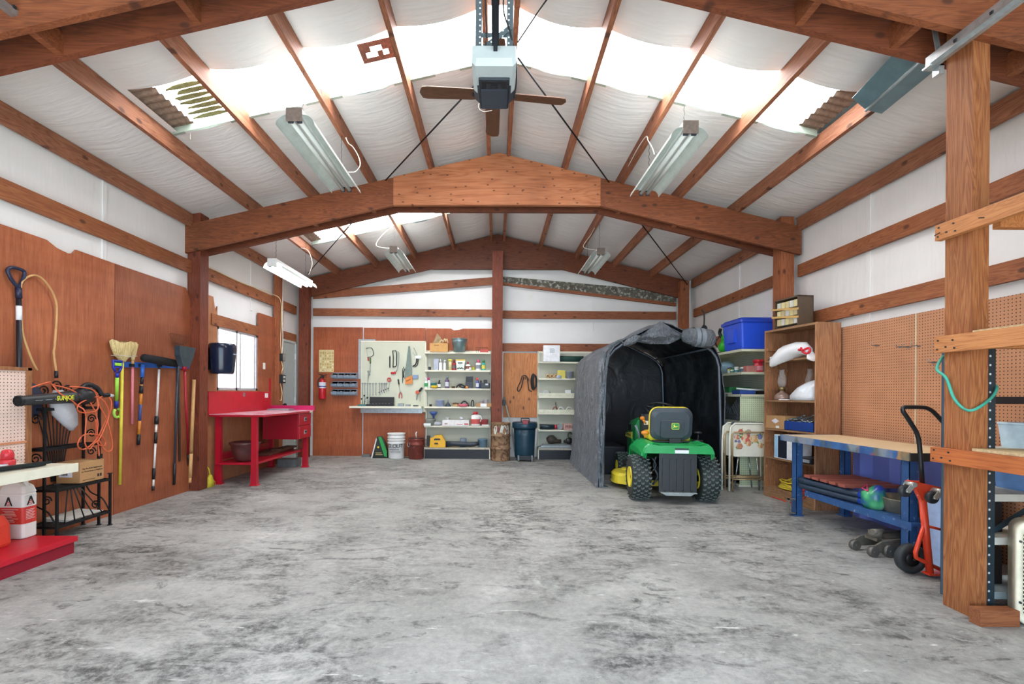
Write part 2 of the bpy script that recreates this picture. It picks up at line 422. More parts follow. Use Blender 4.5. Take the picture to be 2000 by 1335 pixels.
# grey closure strips on the far edge of the skylights
M_CLOS = plain('9aa79a', .6, 0, .12)
for y, x0, x1 in ((4.15, -2.9, 2.86), (7.23, -2.9, -.12)):
    q = MB()
    for a, e in ((x0, min(x1, RX0)), (RX0, x1)):
        if e > a + .05: q.add([(a, y - .03, zr(a) + .02), (e, y - .03, zr(e) + .02), (e, y - .03, zr(e) - .035), (a, y - .03, zr(a) - .035), (a, y, zr(a) + .02), (e, y, zr(e) + .02), (e, y, zr(e) - .035), (a, y, zr(a) - .035)], [(0, 1, 2, 3), (4, 5, 6, 7), (3, 2, 6, 7)])
    trim(q, M_CLOS)
# purlins
for x in PX[1:-1]:
    q = MB(); q.bar((x, YF, zr(x) - .078), (x, 8.72, zr(x) - .078), .042, .146); trim(q, W_PUR)
for x, s in ((-3.68, 1), (3.64, -1)):
    for y0, y1 in ((YF, 5.56), (5.74, 8.56)):
        q = MB(); q.bb((x - .02, y0, 3.18), (x + .02, y1, 3.335)); trim(q, W_PUR)
# truss beams of two planks with a plywood gusset
def plank(y0, y1, mat, gus=None, xl=-3.80, xr=3.66, drop=.14, h=.335, hang=1.24):
    top = lambda x: zr(x) - drop
    bc = top(hang) - h
    def prof(xs): return [(x, top(x)) for x in xs] + [(x, min(top(x) - h, bc) if abs(x) > hang - .01 else bc) for x in reversed(xs)]
    if hang < .1:
        q = MB(); q.prism([(xl, top(xl)), (RX0, top(RX0)), (xr, top(xr)), (xr, top(xr) - h), (RX0, top(RX0) - h), (xl, top(xl) - h)], y0, y1); trim(q, mat); return
    if gus:
        for a, e in ((xl, -hang), (hang, xr)):
            q = MB(); q.prism(prof([a, e]), y0, y1); trim(q, mat)
        q = MB(); q.prism(prof([-hang, RX0, hang]), y0 - .014, y1 - .002); trim(q, gus)
    else:
        q = MB(); q.prism(prof([xl, -hang, RX0, hang, xr]), y0, y1); trim(q, mat)
plank(5.53, 5.57, W_BEAM, W_GUS)
plank(5.735, 5.775, W_BEAMD)
plank(2.47, 2.51, W_BEAM, hang=.01)
plank(2.68, 2.72, W_BEAMD, hang=.01)
for x in (-2.55, -1.75, 1.75, 2.3, 2.98):
    q = MB(); q.bar((x, 2.51, zr(x) - .4), (x, 2.68, zr(x) - .4), .045, .13); trim(q, W_BEAM)
for x in PX[2:-2]:
    if abs(x) > 1.3:
        q = MB(); q.bar((x, 5.57, zr(x) - .37), (x, 5.735, zr(x) - .37), .05, .12); trim(q, W_PUR)
# rafter against the back wall with its gusset
plank(8.62, 8.66, W_BEAMD, wood('x', '3f2013', '6b3a25', '87502f', seed=11), drop=.05, h=.36, xl=-3.6, xr=3.6)
# posts
def post(a, e, mat): q = MB(); q.bb(a, e); return trim(q, mat)
post((-3.735, 5.572, 0), (-3.58, 5.733, 3.36), W_POSTD)
post((3.44, 5.572, 0), (3.60, 5.733, 3.36), W_POSTM)
post((-3.64, 8.50, 0), (-3.46, 8.615, 3.3), W_POSTD)
post((3.40, 8.50, 0), (3.56, 8.615, 3.3), W_POSTM)
post((-.075, 8.46, 0), (.12, 8.615, 3.82), W_POSTD)
post((2.59, 2.51, 0), (2.682, 2.66, 3.46), W_POSTL)
post((-3.70, 7.66, 0), (-3.60, 7.80, 3.18), W_POSTM)
# walls
def wall(name, poly, y=None, x=None):
    q = MB()
    if x is not None: q.add([(x, a, z) for a, z in poly], [list(range(len(poly)))])
    else: q.add([(a, y, z) for a, z in poly], [list(range(len(poly)))])
    return struct(q, name, M_WALL)
q = MB()
for y0, y1, z0, z1 in ((YF, 6.11, 0, 3.4), (6.11, 7.15, 0, 1.22), (6.11, 7.15, 2.07, 3.4), (7.15, YB, 0, 3.4)):
    q.add([(XL, y0, z0), (XL, y1, z0), (XL, y1, z1), (XL, y0, z1)], [(0, 1, 2, 3)])
struct(q, 'wall_left', M_WALL)
wall('wall_right', [(YF, 0), (YB, 0), (YB, 3.4), (YF, 3.4)], x=XR)
wall('wall_back', [(XL, 0), (XR, 0), (XR, 3.4), (RX0, 4.23), (XL, 3.4)], y=YB)
q = MB()
for a, e, z0, z1 in ((XL, -2.75, 0, 3.4), (2.75, XR, 0, 3.4), (-2.75, 2.75, 2.95, 3.4)): q.add([(a, YF, z0), (e, YF, z0), (e, YF, z1), (a, YF, z1)], [(0, 1, 2, 3)])
q.add([(XL, YF, 3.4), (XR, YF, 3.4), (RX0, YF, 4.23)], [(0, 1, 2)]); struct(q, 'wall_front', M_WALL)
# vertical laps of the vinyl
for x, y0 in ((XL, 4.36), (XL, 7.0)):
    q = MB(); q.bb((x, y0, 2.44), (x + .012, y0 + .05, 3.2), .004); trim(q, M_WALL)
for y0 in (4.55, 7.0):
    q = MB(); q.bb((XR - .012, y0, 1.9), (XR, y0 + .06, 3.2), .004); trim(q, M_WALL)
for x0 in (-1.95, 1.80):
    q = MB(); q.bb((x0, YB - .012, 2.4), (x0 + .05, YB, 3.5), .004); trim(q, M_WALL)
# girts
def girt(a, e, mat): q = MB(); q.bb(a, e); return trim(q, mat)
girt((-3.72, YF, 2.63), (-3.68, 5.57, 2.78), W_GIRT)
girt((-3.72, 5.735, 2.63), (-3.68, 7.66, 2.78), W_GIRT); girt((-3.72, 7.80, 2.63), (-3.68, 8.5, 2.78), W_GIRT)
girt((-3.72, 5.97, 2.07), (-3.68, 7.66, 2.215), W_GIRT); girt((-3.72, 7.80, 2.12), (-3.68, 8.5, 2.26), W_GIRT)
for z0, z1 in ((2.63, 2.775), (2.02, 2.165)):
    girt((3.64, YF, z0), (3.68, 5.57, z1), W_GIRT); girt((3.64, 5.735, z0), (3.68, 8.5, z1), W_GIRT)
girt((-3.46, 8.70, 2.645), (-.075, 8.74, 2.785), W_GIRTX); girt((.12, 8.70, 2.62), (3.40, 8.74, 2.765), W_GIRTX)
girt((.12, 8.70, 2.0), (3.40, 8.74, 2.15), W_GIRTX)
q = MB(); q.prism([(-3.46, 2.965), (-.075, 3.255), (-.075, 3.395), (-3.46, 3.105)], 8.70, 8.74); trim(q, W_GIRTX)
m = plain('5d5a4f', .85, 0, .3, 9, wear='a9aaa0', wear_amt=.55, wear_scale=16)
q = MB(); q.prism([(.12, 3.30), (3.40, 2.93), (3.40, 3.14), (.12, 3.41)], 8.70, 8.74); trim(q, m)
q = MB(); q.prism([(.12, 3.25), (3.40, 2.87), (3.40, 2.93), (.12, 3.30)], 8.70, 8.745); trim(q, W_GIRTX)
# plywood sheets: left wall
P1 = ply('854329', 'a9603d', 'c07851', 1); P2 = ply('793d26', '985435', 'af6a45', 2); P3 = ply('9a5f3c', 'bd8058', 'cf9a72', 3)
PB = ply('7d3b1e', 'a4552f', 'b96a42', 4)
q = MB(); q.prism([(YF, 0), (4.465, 0), (4.465, 2.435), (4.06, 2.44), (4.03, 2.40), (3.98, 2.385), (3.88, 2.40), (3.79, 2.44), (YF, 2.44)], -3.72, -3.70, 'x'); trim(q, P1)
q = MB(); q.prism([(4.472, 0), (5.572, 0), (5.572, 2.30), (5.54, 2.36), (5.50, 2.435), (4.472, 2.435)], -3.72, -3.70, 'x'); trim(q, P2)
q = MB(); q.prism([(5.733, 0), (6.11, 0), (6.11, 2.33), (6.085, 2.26), (6.055, 2.30), (6.02, 2.44), (5.733, 2.44)], -3.715, -3.695, 'x'); trim(q, P3)
q = MB(); q.bb((-3.715, 6.11, 0), (-3.695, 7.15, 1.22)); trim(q, P3)
q = MB(); q.prism([(7.15, 0), (7.66, 0), (7.66, 2.43), (7.165, 2.43), (7.165, 2.215), (7.15, 2.07)], -3.715, -3.675, 'x'); trim(q, P2)
# plywood: back wall
for a, e, z0, z1 in ((-3.46, -2.53, 0, 2.435), (-2.505, -1.335, 0, 2.43)):
    q = MB(); q.bb((a, 8.735, z0), (e, 8.75, z1)); trim(q, PB)
q = MB(); q.prism([(-1.325, 0), (-.075, 0), (-.075, 2.425), (-.62, 2.425), (-.70, 2.40), (-.80, 2.39), (-.86, 2.425), (-1.325, 2.425)], 8.735, 8.75); trim(q, PB)
q = MB(); q.prism([(.15, .75), (.80, .75), (.80, 1.94), (.77, 1.97), (.15, 1.97)], 8.725, 8.74); trim(q, wood('z', '8a4f28', 'c98149', 'dc9f69', .6, True, .8, 25))
# window in the left wall
M_ALU = plain('c9ccd0', .35, .3)
wroot = MB()
for a, e in (((6.11, 1.22), (6.15, 2.07)), ((7.11, 1.22), (7.15, 2.07)), ((6.11, 1.22), (7.15, 1.255)), ((6.11, 2.035), (7.15, 2.07)), ((6.56, 1.22), (6.60, 2.07)), ((6.66, 1.25), (6.69, 2.04)), ((7.05, 1.25), (7.08, 2.04))):
    wroot.bb((-3.745, a[0], a[1]), (-3.70, e[0], e[1]))
w1 = struct(wroot, 'window_1', M_ALU)
m, nt, b = base('window_pane'); b.inputs['Emission Color'].default_value = lin('f6f8ff'); b.inputs['Base Color'].default_value = lin('e8ecf2'); b.inputs['Emission Strength'].default_value = 2.2
tcn = N(nt, 'TexCoord'); sp = N(nt, 'SeparateXYZ'); nt.links.new(tcn.outputs['Object'], sp.inputs[0])
a1 = math_(nt, 'FRACT', math_(nt, 'MULTIPLY', math_(nt, 'ADD', sp.outputs[1], sp.outputs[2]), 30)); a2 = math_(nt, 'FRACT', math_(nt, 'MULTIPLY', math_(nt, 'SUBTRACT', sp.outputs[1], sp.outputs[2]), 30))
f = math_(nt, 'MAXIMUM', math_(nt, 'GREATER_THAN', a1, .86), math_(nt, 'GREATER_THAN', a2, .86))
M_PANE = m
nt.links.new(mixc(nt, f, 'fbfcff', 'c6ccd4'), b.inputs['Emission Color'])
q = MB(); q.bb((-3.735, 6.6, 1.25), (-3.73, 7.12, 2.04)); q.build('pane', M_PANE, w1)
m, nt, b = base('window_pane_open'); b.inputs['Emission Color'].default_value = lin('fbfcff'); b.inputs['Emission Strength'].default_value = 4
q = MB(); q.bb((-3.738, 6.15, 1.25), (-3.733, 6.57, 2.04)); q.build('pane', m, w1)
# side door in the left wall
q = MB(); q.bb((-3.72, 7.90, .0), (-3.68, 8.44, 2.08)); d1 = struct(q, 'door_1', plain('a9b5b2', .5, 0, .05))
q = MB(); q.bb((-3.715, 8.44, 0), (-3.665, 8.485, 2.12)); q.bb((-3.715, 7.82, 2.08), (-3.665, 8.485, 2.12)); trim(q, plain('b7beb9', .5))
q = MB(); q.ball((-3.64, 7.97, .98), .03, n=10); q.cyl((-3.68, 7.97, .98), (-3.64, 7.97, .98), .012); q.build('door_knob', plain('2a2624', .3, .7), d1)
for z in (.35, 1.05, 1.85):
    q = MB(); q.bb((-3.68, 8.43, z - .05), (-3.66, 8.45, z + .05)); q.build('hinge', plain('dfe3e0', .4, .5), d1)
# pegboard on the right wall
M_TPEG = pegmat('c08a66', '4a2a1a', 'yz', .0254, .17)
for y0, y1 in ((YF, 3.55), (3.56, 4.0), (4.01, 5.56)):
    q = MB(); q.bb((3.655, y0, .0), (3.66, y1, 1.92)); trim(q, M_TPEG)
q = MB(); q.bb((3.648, 4.0, .3), (3.656, 4.012, 1.92)); trim(q, plain('d6c2a0', .5))
# ------------------------------------------------------------------ daylight
w = bpy.data.worlds.new('sky'); SC.world = w; w.use_nodes = True
bg = w.node_tree.nodes['Background']; bg.inputs['Color'].default_value = (.72, .9, 1.1, 1); bg.inputs['Strength'].default_value = 4.0
sl = bpy.data.lights.new('sun', 'SUN'); sl.energy = 30; sl.color = (.90, .97, 1.0); sl.angle = R(1); so = bpy.data.objects.new('sun', sl); COL.objects.link(so)
so.rotation_euler = (R(24), 0, 0)      # high sun behind the open door: it falls on the drive and the sill, out of view
SC.cycles.use_denoising = True
try: SC.cycles.denoiser = 'OPENIMAGEDENOISE'
except Exception: pass
SC.cycles.max_bounces = 10; SC.cycles.diffuse_bounces = 6
# ================================================================== overhead things
M_WHITE = plain('e6e9e6', .4, 0, .04); M_GALV = plain('aab2b4', .35, .75, .18, 25); M_BLACK = plain('1c1d20', .45, 0, .1); M_DKST = plain('333a3c', .4, .6, .15)
M_REFL = plain('ccd6d0', .35, .1, .1, 12); M_TUBE = plain('dfe5df', .25, 0, .03)
M_OLDW = plain('7d6f66', .8, 0, .2, 40); M_CORDW = plain('d9d5c8', .6); M_LTGREY = plain('a9b4b5', .4, 0, .05); M_CHAR = plain('2a2f38', .45, 0, .08)
def shop_light(x, y0, y1, z, label, hang, cord=None, tube=None, tilt=0, boxmat=None, w=.145):
    t = thing('shop_light', label, 'shop light', (x, (y0 + y1) / 2, z), 0, 'hanging fluorescent shop lights'); L = (y1 - y0) / 2
    h = MB(); h.bb((-.055, -L, 0), (.055, L, .055), .006); h.build('housing', M_WHITE, t)
    h = MB(); h.bb((-.06, -L - .012, -.045), (.06, -L, .055), .003); h.build('end_cap', boxmat or M_OLDW, t)
    up = []; n = 7
    for sgn in (-1, 1):
        a = [(sgn * (.055 + (w - .055) * math.sin(k / n * PI / 2)), .012 - .075 * (1 - math.cos(k / n * PI / 2))) for k in range(n + 1)]
        poly = a + [(p[0], p[1] + .004) for p in reversed(a)]
        r_ = MB(); r_.prism(poly, -L + .01, L - .01); r_.build('reflector_wing', M_REFL, t)
    for sx in (-.032, .032):
        q = MB(); q.cyl((sx, -L + .02, -.028), (sx, L - .02, -.028), .0175, n=14); q.build('fluorescent_tube', tube or M_TUBE, t)
        for yy in (-L + .012, L - .012):
            s = MB(); s.bb((sx - .02, yy - .008, -.05), (sx + .02, yy + .008, 0), .004); s.build('lamp_socket', M_CHAR, t)
    for yy, zz in hang:
        q = MB(); n = max(3, int((zz - z - .05) / .03))
        for i in range(n):
            a = Vector((0, yy - (y0 + y1) / 2, .05 + (zz - z - .05) * i / n)); q.tube([a, a + Vector((.004 * (-1) ** i, 0, (zz - z - .05) / n / 2)), a + Vector((0, 0, (zz - z - .05) / n))], .0022, 5)
        q.build('hanging_chain', M_DKST, t)
    if cord:
        q = MB(); q.tube([Vector(p) - Vector((x, (y0 + y1) / 2, z)) for p in cord], .005, 7, res=6); q.build('power_cord', M_CORDW if tube is None else M_CORDW, t)
    return t
shop_light(-1.52, 3.45, 4.66, 3.27, 'fluorescent shop light hanging beneath the left end of the front skylight, tubes unlit', [(3.6, 3.83), (4.5, 3.83)],
           [at(681, 336, 4.5), at(694.5, 335, 4.45), at(703.5, 322, 4.4), at(700, 305, 4.4), at(689.5, 287, 4.35), at(681, 280, 4.3), at(675.5, 269, 4.25)])
shop_light(1.50, 3.58, 4.70, 3.27, 'fluorescent shop light hanging beneath the right side of the front skylight, tubes unlit', [(3.7, 3.83), (4.55, 3.83)],
           [at(1278, 301, 4.25), at(1273.5, 288, 4.3), at(1266, 275, 4.4), at(1261, 267, 4.5), at(1242, 296, 4.85), at(1220, 339, 5.4)])
shop_light(-1.52, 6.8, 7.9, 3.31, 'small looking shop light hanging in the far bay left of the center post', [(6.9, 3.83), (7.8, 3.83)],
           [(-1.55, 6.9, 3.36), (-1.8, 6.9, 3.4), (-1.7, 6.95, 3.6), (-1.5, 7.0, 3.78)])
shop_light(1.54, 6.8, 7.9, 3.30, 'small looking shop light hanging in the far bay right of the center post', [(6.9, 3.83), (7.8, 3.83)],
           [(1.5, 6.9, 3.36), (1.3, 6.9, 3.4), (1.42, 6.95, 3.6), (1.5, 7.0, 3.75)])
TUBE_ON = emit('f1f5ff', 9)
shop_light(-2.88, 5.92, 7.10, 2.86, 'bright white shop light hanging low over the red bench near the left wall', [(6.02, 3.45), (6.95, 3.45)],
           [(-2.75, 6.75, 2.92), (-2.72, 6.8, 3.1), (-2.8, 6.85, 3.3), (-2.93, 6.9, 3.36)], TUBE_ON, boxmat=M_WHITE, w=.12)
# ceiling fan behind the opener
t = thing('ceiling_fan', 'ceiling fan with dark wooden blades hanging from the ridge behind the garage door opener', 'ceiling fan', (-.03, 4.17, 3.90))
q = MB(); q.cyl((0, 0, .08), (0, 0, .30), .014, n=12); q.lathe([(.0, .31), (.06, .31), (.07, .27), (.03, .24), (0, .24)]); q.build('downrod', M_DKST, t)
q = MB(); q.lathe([(0, -.07), (.05, -.065), (.10, -.03), (.115, .02), (.09, .07), (.03, .09), (0, .09)]); q.build('motor_housing', plain('4a3b2e', .35, .6), t)
M_BLADE = wood('x', '3a2418', '5c3d2a', '74523b', .45, False, 1.4, 31)
for a in (R(8), R(92), R(183), R(272)):
    q = MB(); q.prism([(.13, -.05), (.2, -.062), (.6, -.07), (.645, -.062), (.66, -.03), (.67, 0), (.66, .03), (.645, .062), (.6, .07), (.2, .062), (.13, .05)], -.004, .004, 'z')
    o = q.build('blade', M_BLADE, t); o.rotation_euler = (R(9), 0, a)
    q = MB(); q.bb((.08, -.02, -.008), (.2, .02, .0)); q.build('blade_iron', M_DKST, o)
q = MB(); q.tube([(-.1, -.05, -.05), (-.14, -.06, -.14), (-.10, -.05, -.18), (-.02, -.03, -.16)], .002, 5, res=5); q.build('pull_cord', M_CORDW, t)
# garage door opener
t = thing('garage_door_opener', 'grey and charcoal garage door opener hanging from perforated angles at the ridge', 'garage door opener', (-.02, 2.5, 2.97))
q = MB(); rings = []
for y, hw, z0, z1 in ((-.02, .115, .035, .10), (0, .122, .005, .115), (.16, .122, 0, .13), (.22, .118, .0, .13)):
    rings.append([(-hw, y, z0 + .02), (-hw + .02, y, z0), (hw - .02, y, z0), (hw, y, z0 + .02), (hw, y, z1), (-hw, y, z1)])
q.loft(rings, smooth=False); q.build('grey_cover', M_LTGREY, t)
q = MB(); rings = []
for y, hw, z0, z1 in ((.15, .1235, -.004, .125), (.30, .118, -.01, .125), (.36, .08, -.004, .12), (.375, .075, .02, .11)):
    rings.append([(-hw, y, z0 + .03), (-hw + .03, y, z0), (hw - .03, y, z0), (hw, y, z0 + .03), (hw, y, z1), (-hw, y, z1)])
q.loft(rings, smooth=False); q.build('charcoal_end', M_CHAR, t)
q = MB(); q.bb((-.088, .085, -.012), (.088, .35, .01), .008); o = q.build('light_lens', plain('20252d', .25), t)
q = MB(); q.bb((-.07, .09, -.017), (-.045, .15, -.011)); q.bb((.045, .09, -.017), (.07, .15, -.011)); q.bb((-.045, .095, -.017), (.045, .115, -.011)); q.bb((-.02, .13, -.017), (.02, .15, -.011)); q.build('latch_slots', plain('0f1216', .5), o)
q = MB(); q.bb((-.078, .165, -.016), (.078, .345, -.011), .004); q.build('access_panel', plain('2e3540', .4), o)
M_PERF = pegmat('4e5c63', 'dfe8ea', 'xz', .032, .16, rough=.4)
for x in (-.085, .085):
    q = MB(); q.bb((x - .016, .06, .10), (x + .016, .064, .72)); q.bb((x - .018 * (1 if x < 0 else -1) - .002, .06, .10), (x - .018 * (1 if x < 0 else -1) + .002, .092, .72)); q.build('hanger_angle', M_PERF, t)
q = MB(); q.bar((-.09, .055, .12), (.09, .055, .26), .004, .028, up=(0, 0, 1)); q.bb((-.1, .064, .21), (.1, .068, .235)); q.build('hanger_brace', M_PERF, t)
q = MB(); q.bb((-.012, -2.9, .10), (.026, .02, .135)); q.bb((-.004, -2.9, .07), (.018, .02, .1)); q.build('rail', plain('23282f', .4, .5), t)
q = MB(); q.tube([(-.05, .06, .7), (-.052, .03, .4), (-.045, .05, .25), (-.05, .04, .13)], .004, 6, res=5); q.tube([(.05, .06, .65), (.055, .04, .5), (.05, .05, .35), (.09, .05, .22), (.125, .12, .12), (.13, .2, .05), (.12, .26, .0)], .0045, 6, res=5); q.build('power_cord', M_BLACK, t)
# black diagonal rods in the roof
M_ROD = plain('17171a', .5, .4)
def rod(p, e, label): q = MB(); q.cyl(p, e, .008, n=8); tag(q.build('brace_rod', M_ROD), label, 'brace rod', 'diagonal roof brace rods')
def roofpt(px, py, off=-.165):
    u, v = uv(px, py); sg = 1 if u > 0 else -1; Y = (3.02 + off + .235 * sg * .02) / (v + .235 * sg * u); return Vector((u * Y, Y, CAMH + v * Y))
rod(roofpt(935, 157), roofpt(753, 352), 'black brace rod slanting left under the roof, front bay beside the fan')
rod(roofpt(1012, 113), roofpt(1197, 366), 'black brace rod slanting right under the roof, front bay beside the fan')
rod(roofpt(690, 432), roofpt(602, 533), 'black brace rod under the left roof of the far bay above the bright shop light')
rod(roofpt(1254, 439), roofpt(1343, 556), 'black brace rod under the right roof of the far bay')
# tie wires seen under the roof
q = MB(); q.tube([(.2, 3.0, 4.0), (.45, 3.05, 3.98), (.62, 2.9, 4.03)], .009, 6, res=6); q.tube([(.16, 3.7, 4.02), (.4, 3.2, 4.02), (.62, 2.9, 4.03)], .006, 6, res=6)
tag(q.build('roof_cable', M_DKST), 'dark cable drooping from the ridge across the right roof near the opener', 'cable')
# garage door tracks
for x, z, ye, lab in ((2.46, 3.09, 2.62, 'galvanized door track crossing the top right corner beside the light post'), (-2.60, 3.235, 2.62, 'galvanized door track in the top left corner under the front rafter')):
    t = thing('door_track', lab, 'door track', (x, 1.0, z))
    q = MB(); pf = [(-.028, .03), (-.03, -.02), (-.012, -.035), (.02, -.03), (.03, -.005), (.026, .0), (.016, -.022), (-.01, -.028), (-.024, -.016), (-.022, .03)]
    q.prism(pf, -1.6, ye - 1.0); q.build('rail', M_GALV, t)
    for k in range(5):
        q = MB(); q.bb((-.035 if x > 0 else .024, ye - 1.9 + .18 * k, -.008), (-.029 if x > 0 else .036, ye - 1.885 + .18 * k, .006)); q.build('bolt_hole', plain('20262a', .6), t)
    q = MB(); q.bb((-.03, ye - 1.03, -.03), (.05, ye - .98, -.02)); q.bb((.02, ye - 1.03, -.075), (.05, ye - .99, -.02)); q.build('end_stop', M_GALV, t)
    q = MB(); q.bar((.0, ye - 1.05, .02), (-.02, ye - 1.0, .42 if x > 0 else .3), .03, .004, up=(0, 1, 0)); q.build('hanger_strap', M_GALV, t)
# bluish sheet metal strip in the right roof
q = MB(); pts = [roofpt(p[0], p[1], -.185) for p in ((1757, 93), (1850, 118), (1722, 222), (1664, 192))]
up = Vector((.22, 0, .97))
mid0 = (pts[0] + pts[1]) / 2 - up * .03; mid1 = (pts[2] + pts[3]) / 2 - up * .03
q.add([pts[0], mid0, pts[1], pts[2], mid1, pts[3]] + [p + up * .004 for p in (pts[0], mid0, pts[1], pts[2], mid1, pts[3])], [(0, 1, 4, 5), (1, 2, 3, 4), (6, 11, 10, 7), (7, 10, 9, 8), (0, 5, 11, 6), (2, 8, 9, 3), (5, 4, 10, 11), (4, 3, 9, 10), (0, 6, 7, 1), (1, 7, 8, 2)])
tag(q.build('sheet_metal_strip', plain('6c8a93', .45, .3, .15, 8)), 'blue grey sheet metal strip under the roof left of the light post', 'sheet metal')
q = MB(); q.cyl(mid0 - up * .004, mid1 - up * .004, .012, n=8); tag(q.build('sheet_metal_ridge', plain('a9bcc2', .35, .5)), 'pale rolled ridge running along the blue grey sheet metal strip', 'sheet metal')
# cobweb at the left skylight
q = MB(); c = at(372, 238, 4.15)
for dx, dy in ((-.05, -.06), (0, -.16), (.02, -.04), (.11, .05), (.09, -.03)): q.tube([c, c + Vector((dx * .5, 0, dy * .6)), c + Vector((dx, 0, dy))], .0018, 4, res=3)
tag(q.build('cobweb', plain('e8e4da', .8)), 'white strands of cobweb hanging at the left end of the skylight', 'cobweb')
# ------------------------------------------------------------------ right foreground: wooden shelf on the light post
W_BRD = wood('y', '8a4f28', 'c07f4c', 'd69a63', seed=33); W_OSB = plain('c9b48a', .8, 0, .25, 60); W_BRD2 = wood('y', '8d4220', 'bf6a35', 'd07f45', seed=34)
t = thing('storage_shelf', 'site built wooden shelf nailed to the light post at the right edge', 'shelf', (2.57, 2.6, 0))
for i, (z0, z1, yy, mt) in enumerate(((2.10, 2.19, 2.68, W_BRD), (1.45, 1.545, 2.68, W_BRD), (.82, .905, 2.70, W_BRD2))):
    q = MB(); q.bb((-.022, -2.3, z0), (.018, yy - 2.6, z1), .002); o = q.build('shelf_rail', mt, t)
    for dy, dz in ((-.02, .02), (-.025, .07), (-.07, .03), (-.11, .065), (-.12, .02)):
        q = MB(); q.cyl((-.026, yy - 2.6 + dy, z0 + dz), (-.02, yy - 2.6 + dy, z0 + dz), .005, n=8); q.build('screw_head', M_DKST, o)
    q = MB(); q.bb((.02, -2.3, z1 - .0), (1.06, -.095, z1 + .014)); q.build('shelf_board', W_OSB, t)
    q = MB(); q.bb((.12, -.14, z1 - .085), (1.06, -.10, z1 - .001)); q.build('cross_rail', mt, t)
for a, e in (((-.022, -.19, 2.135), (-.06, -.2, 2.13)), ((-.022, -.5, 2.15), (-.1, -.52, 2.14)), ((-.022, .05, 2.14), (-.06, .04, 2.12))):
    q = MB(); q.tube([a, e], .003, 6); q.build('bent_nail', M_DKST, t)
q = MB(); q.bb((2.535, 2.40, 0), (2.74, 2.462, .085), .003); single(q, 'lumber_block', wood('x', '5a2f18', '8a5230', 'a66b44', seed=35), 'short brown lumber block on the floor at the foot of the light post', 'lumber')
# steel rack behind the post
M_RACK = plain('2f424b', .45, .5, .15); M_RACKP = pegmat('26343b', 'd5dde0', 'xz', .05, .11, rough=.45); M_RACKQ = pegmat('40586a', '1b252c', 'yz', .05, .11, rough=.45)
t = thing('steel_rack', 'dark steel shelving rack with perforated uprights behind the light post', 'steel rack', (2.712, 2.68, 0))
for x, y, sy in ((.0, -.13, 1), (0, .12, -1), (.88, -.13, 1), (.88, .12, -1)):
    sx = 1 if x < .5 else -1
    q = MB(); q.bb((x, y, 0), (x + sx * .055, y + .003, 1.56)); q.mat(1); q.bb((x, y, 0), (x + sx * .003, y + sy * .04, 1.56)); q.build('upright', [M_RACKP, M_RACKQ], t)
for z, mt in ((1.2, M_BLACK), (.90, plain('c9c6b8', .5)), (.66, plain('b9b7ac', .5)), (.42, plain('cfccbf', .5)), (.12, plain('8d9a9c', .5))):
    q = MB(); q.bb((.01, -.127, z - .04), (.87, -.122, z)); q.bb((.01, -.122, z - .006), (.87, .117, z)); q.build('rack_shelf', mt, t)
q = MB(); q.bar((.05, -.119, .45), (.6, -.117, .80), .004, .03); q.build('cross_brace', M_RACK, t)
def bin_(name, x0, x1, y0, y1, z0, z1, mat, label, cat, lid=None):
    t = thing(name, label, cat, ((x0 + x1) / 2, (y0 + y1) / 2, z0)); a, b_, h = (x1 - x0) / 2, (y1 - y0) / 2, z1 - z0
    q = MB(); q.loft([[(-a * .9, -b_ * .9, 0), (a * .9, -b_ * .9, 0), (a * .9, b_ * .9, 0), (-a * .9, b_ * .9, 0)], [(-a, -b_, h * .93), (a, -b_, h * .93), (a, b_, h * .93), (-a, b_, h * .93)]], smooth=False); q.build('tub', mat, t)
    q = MB(); q.bb((-a * 1.04, -b_ * 1.04, h * .9), (a * 1.04, b_ * 1.04, h), .006); q.build('lid', lid or mat, t); return t
bin_('storage_bin', 3.03, 3.32, 2.60, 2.78, .90, 1.05, plain('c5d9e0', .35), 'pale blue lidded plastic bin on the steel rack behind the post', 'storage bin')
bin_('storage_bin', 3.0, 3.3, 2.60, 2.78, .66, .80, plain('5b84b8', .35), 'small mid blue bin on the lower deck of the steel rack', 'storage bin', plain('c9d4dc', .4))
for k, (x0, z0, hh) in enumerate(((2.74, .42, .2), (2.74, .12, .24))):
    t = thing('finned_part', ['black finned part standing on the middle deck of the steel rack', 'black finned part standing on the bottom deck of the steel rack'][k], 'finned part', (x0 + .02, 2.66, z0 + .001))
    q = MB()
    for i in range(9): q.prism([(-.0, 0), (.12, 0), (.12, hh * .8), (.09, hh), (.03, hh), (0, hh * .8)], .0 + i * .013, .006 + i * .013)
    q2 = MB(); q2.cyl((.06, -.005, hh * .5), (.06, .122, hh * .5), .02, n=10)
    q.build('fin_stack', M_BLACK, t)['kind'] = 'stuff'; q2.build('core_tube', M_DKST, t)
    t.location.x += .05
q = MB(); q.tube([(2.66, 2.74, 1.44), (2.575, 2.69, 1.36), atX(1848, 738, 2.572), atX(1862, 775, 2.572), atX(1880, 796, 2.575), at(1898, 801, 2.49), at(1920, 790, 2.49), at(1940, 772, 2.51), at(1947, 757, 2.54), at(1944, 752, 2.60)], .0075, 8, res=6)
q2 = q.build('bungee_cord', plain('3fa08a', .5)); tag(q2, 'green bungee cord looped in front of the light post', 'bungee cord')
t = thing('bungee_cord', 'dark red bungee cord with a black hook hanging on the steel rack', 'bungee cord', (2.77, 2.66, 1.17))
q = MB(); q.tube([(0, 0, .03), (.006, 0, -.05), (-.004, 0, -.12), (.004, 0, -.17)], .005, 7, res=5); q.build('cord', plain('7a2a2e', .6), t)
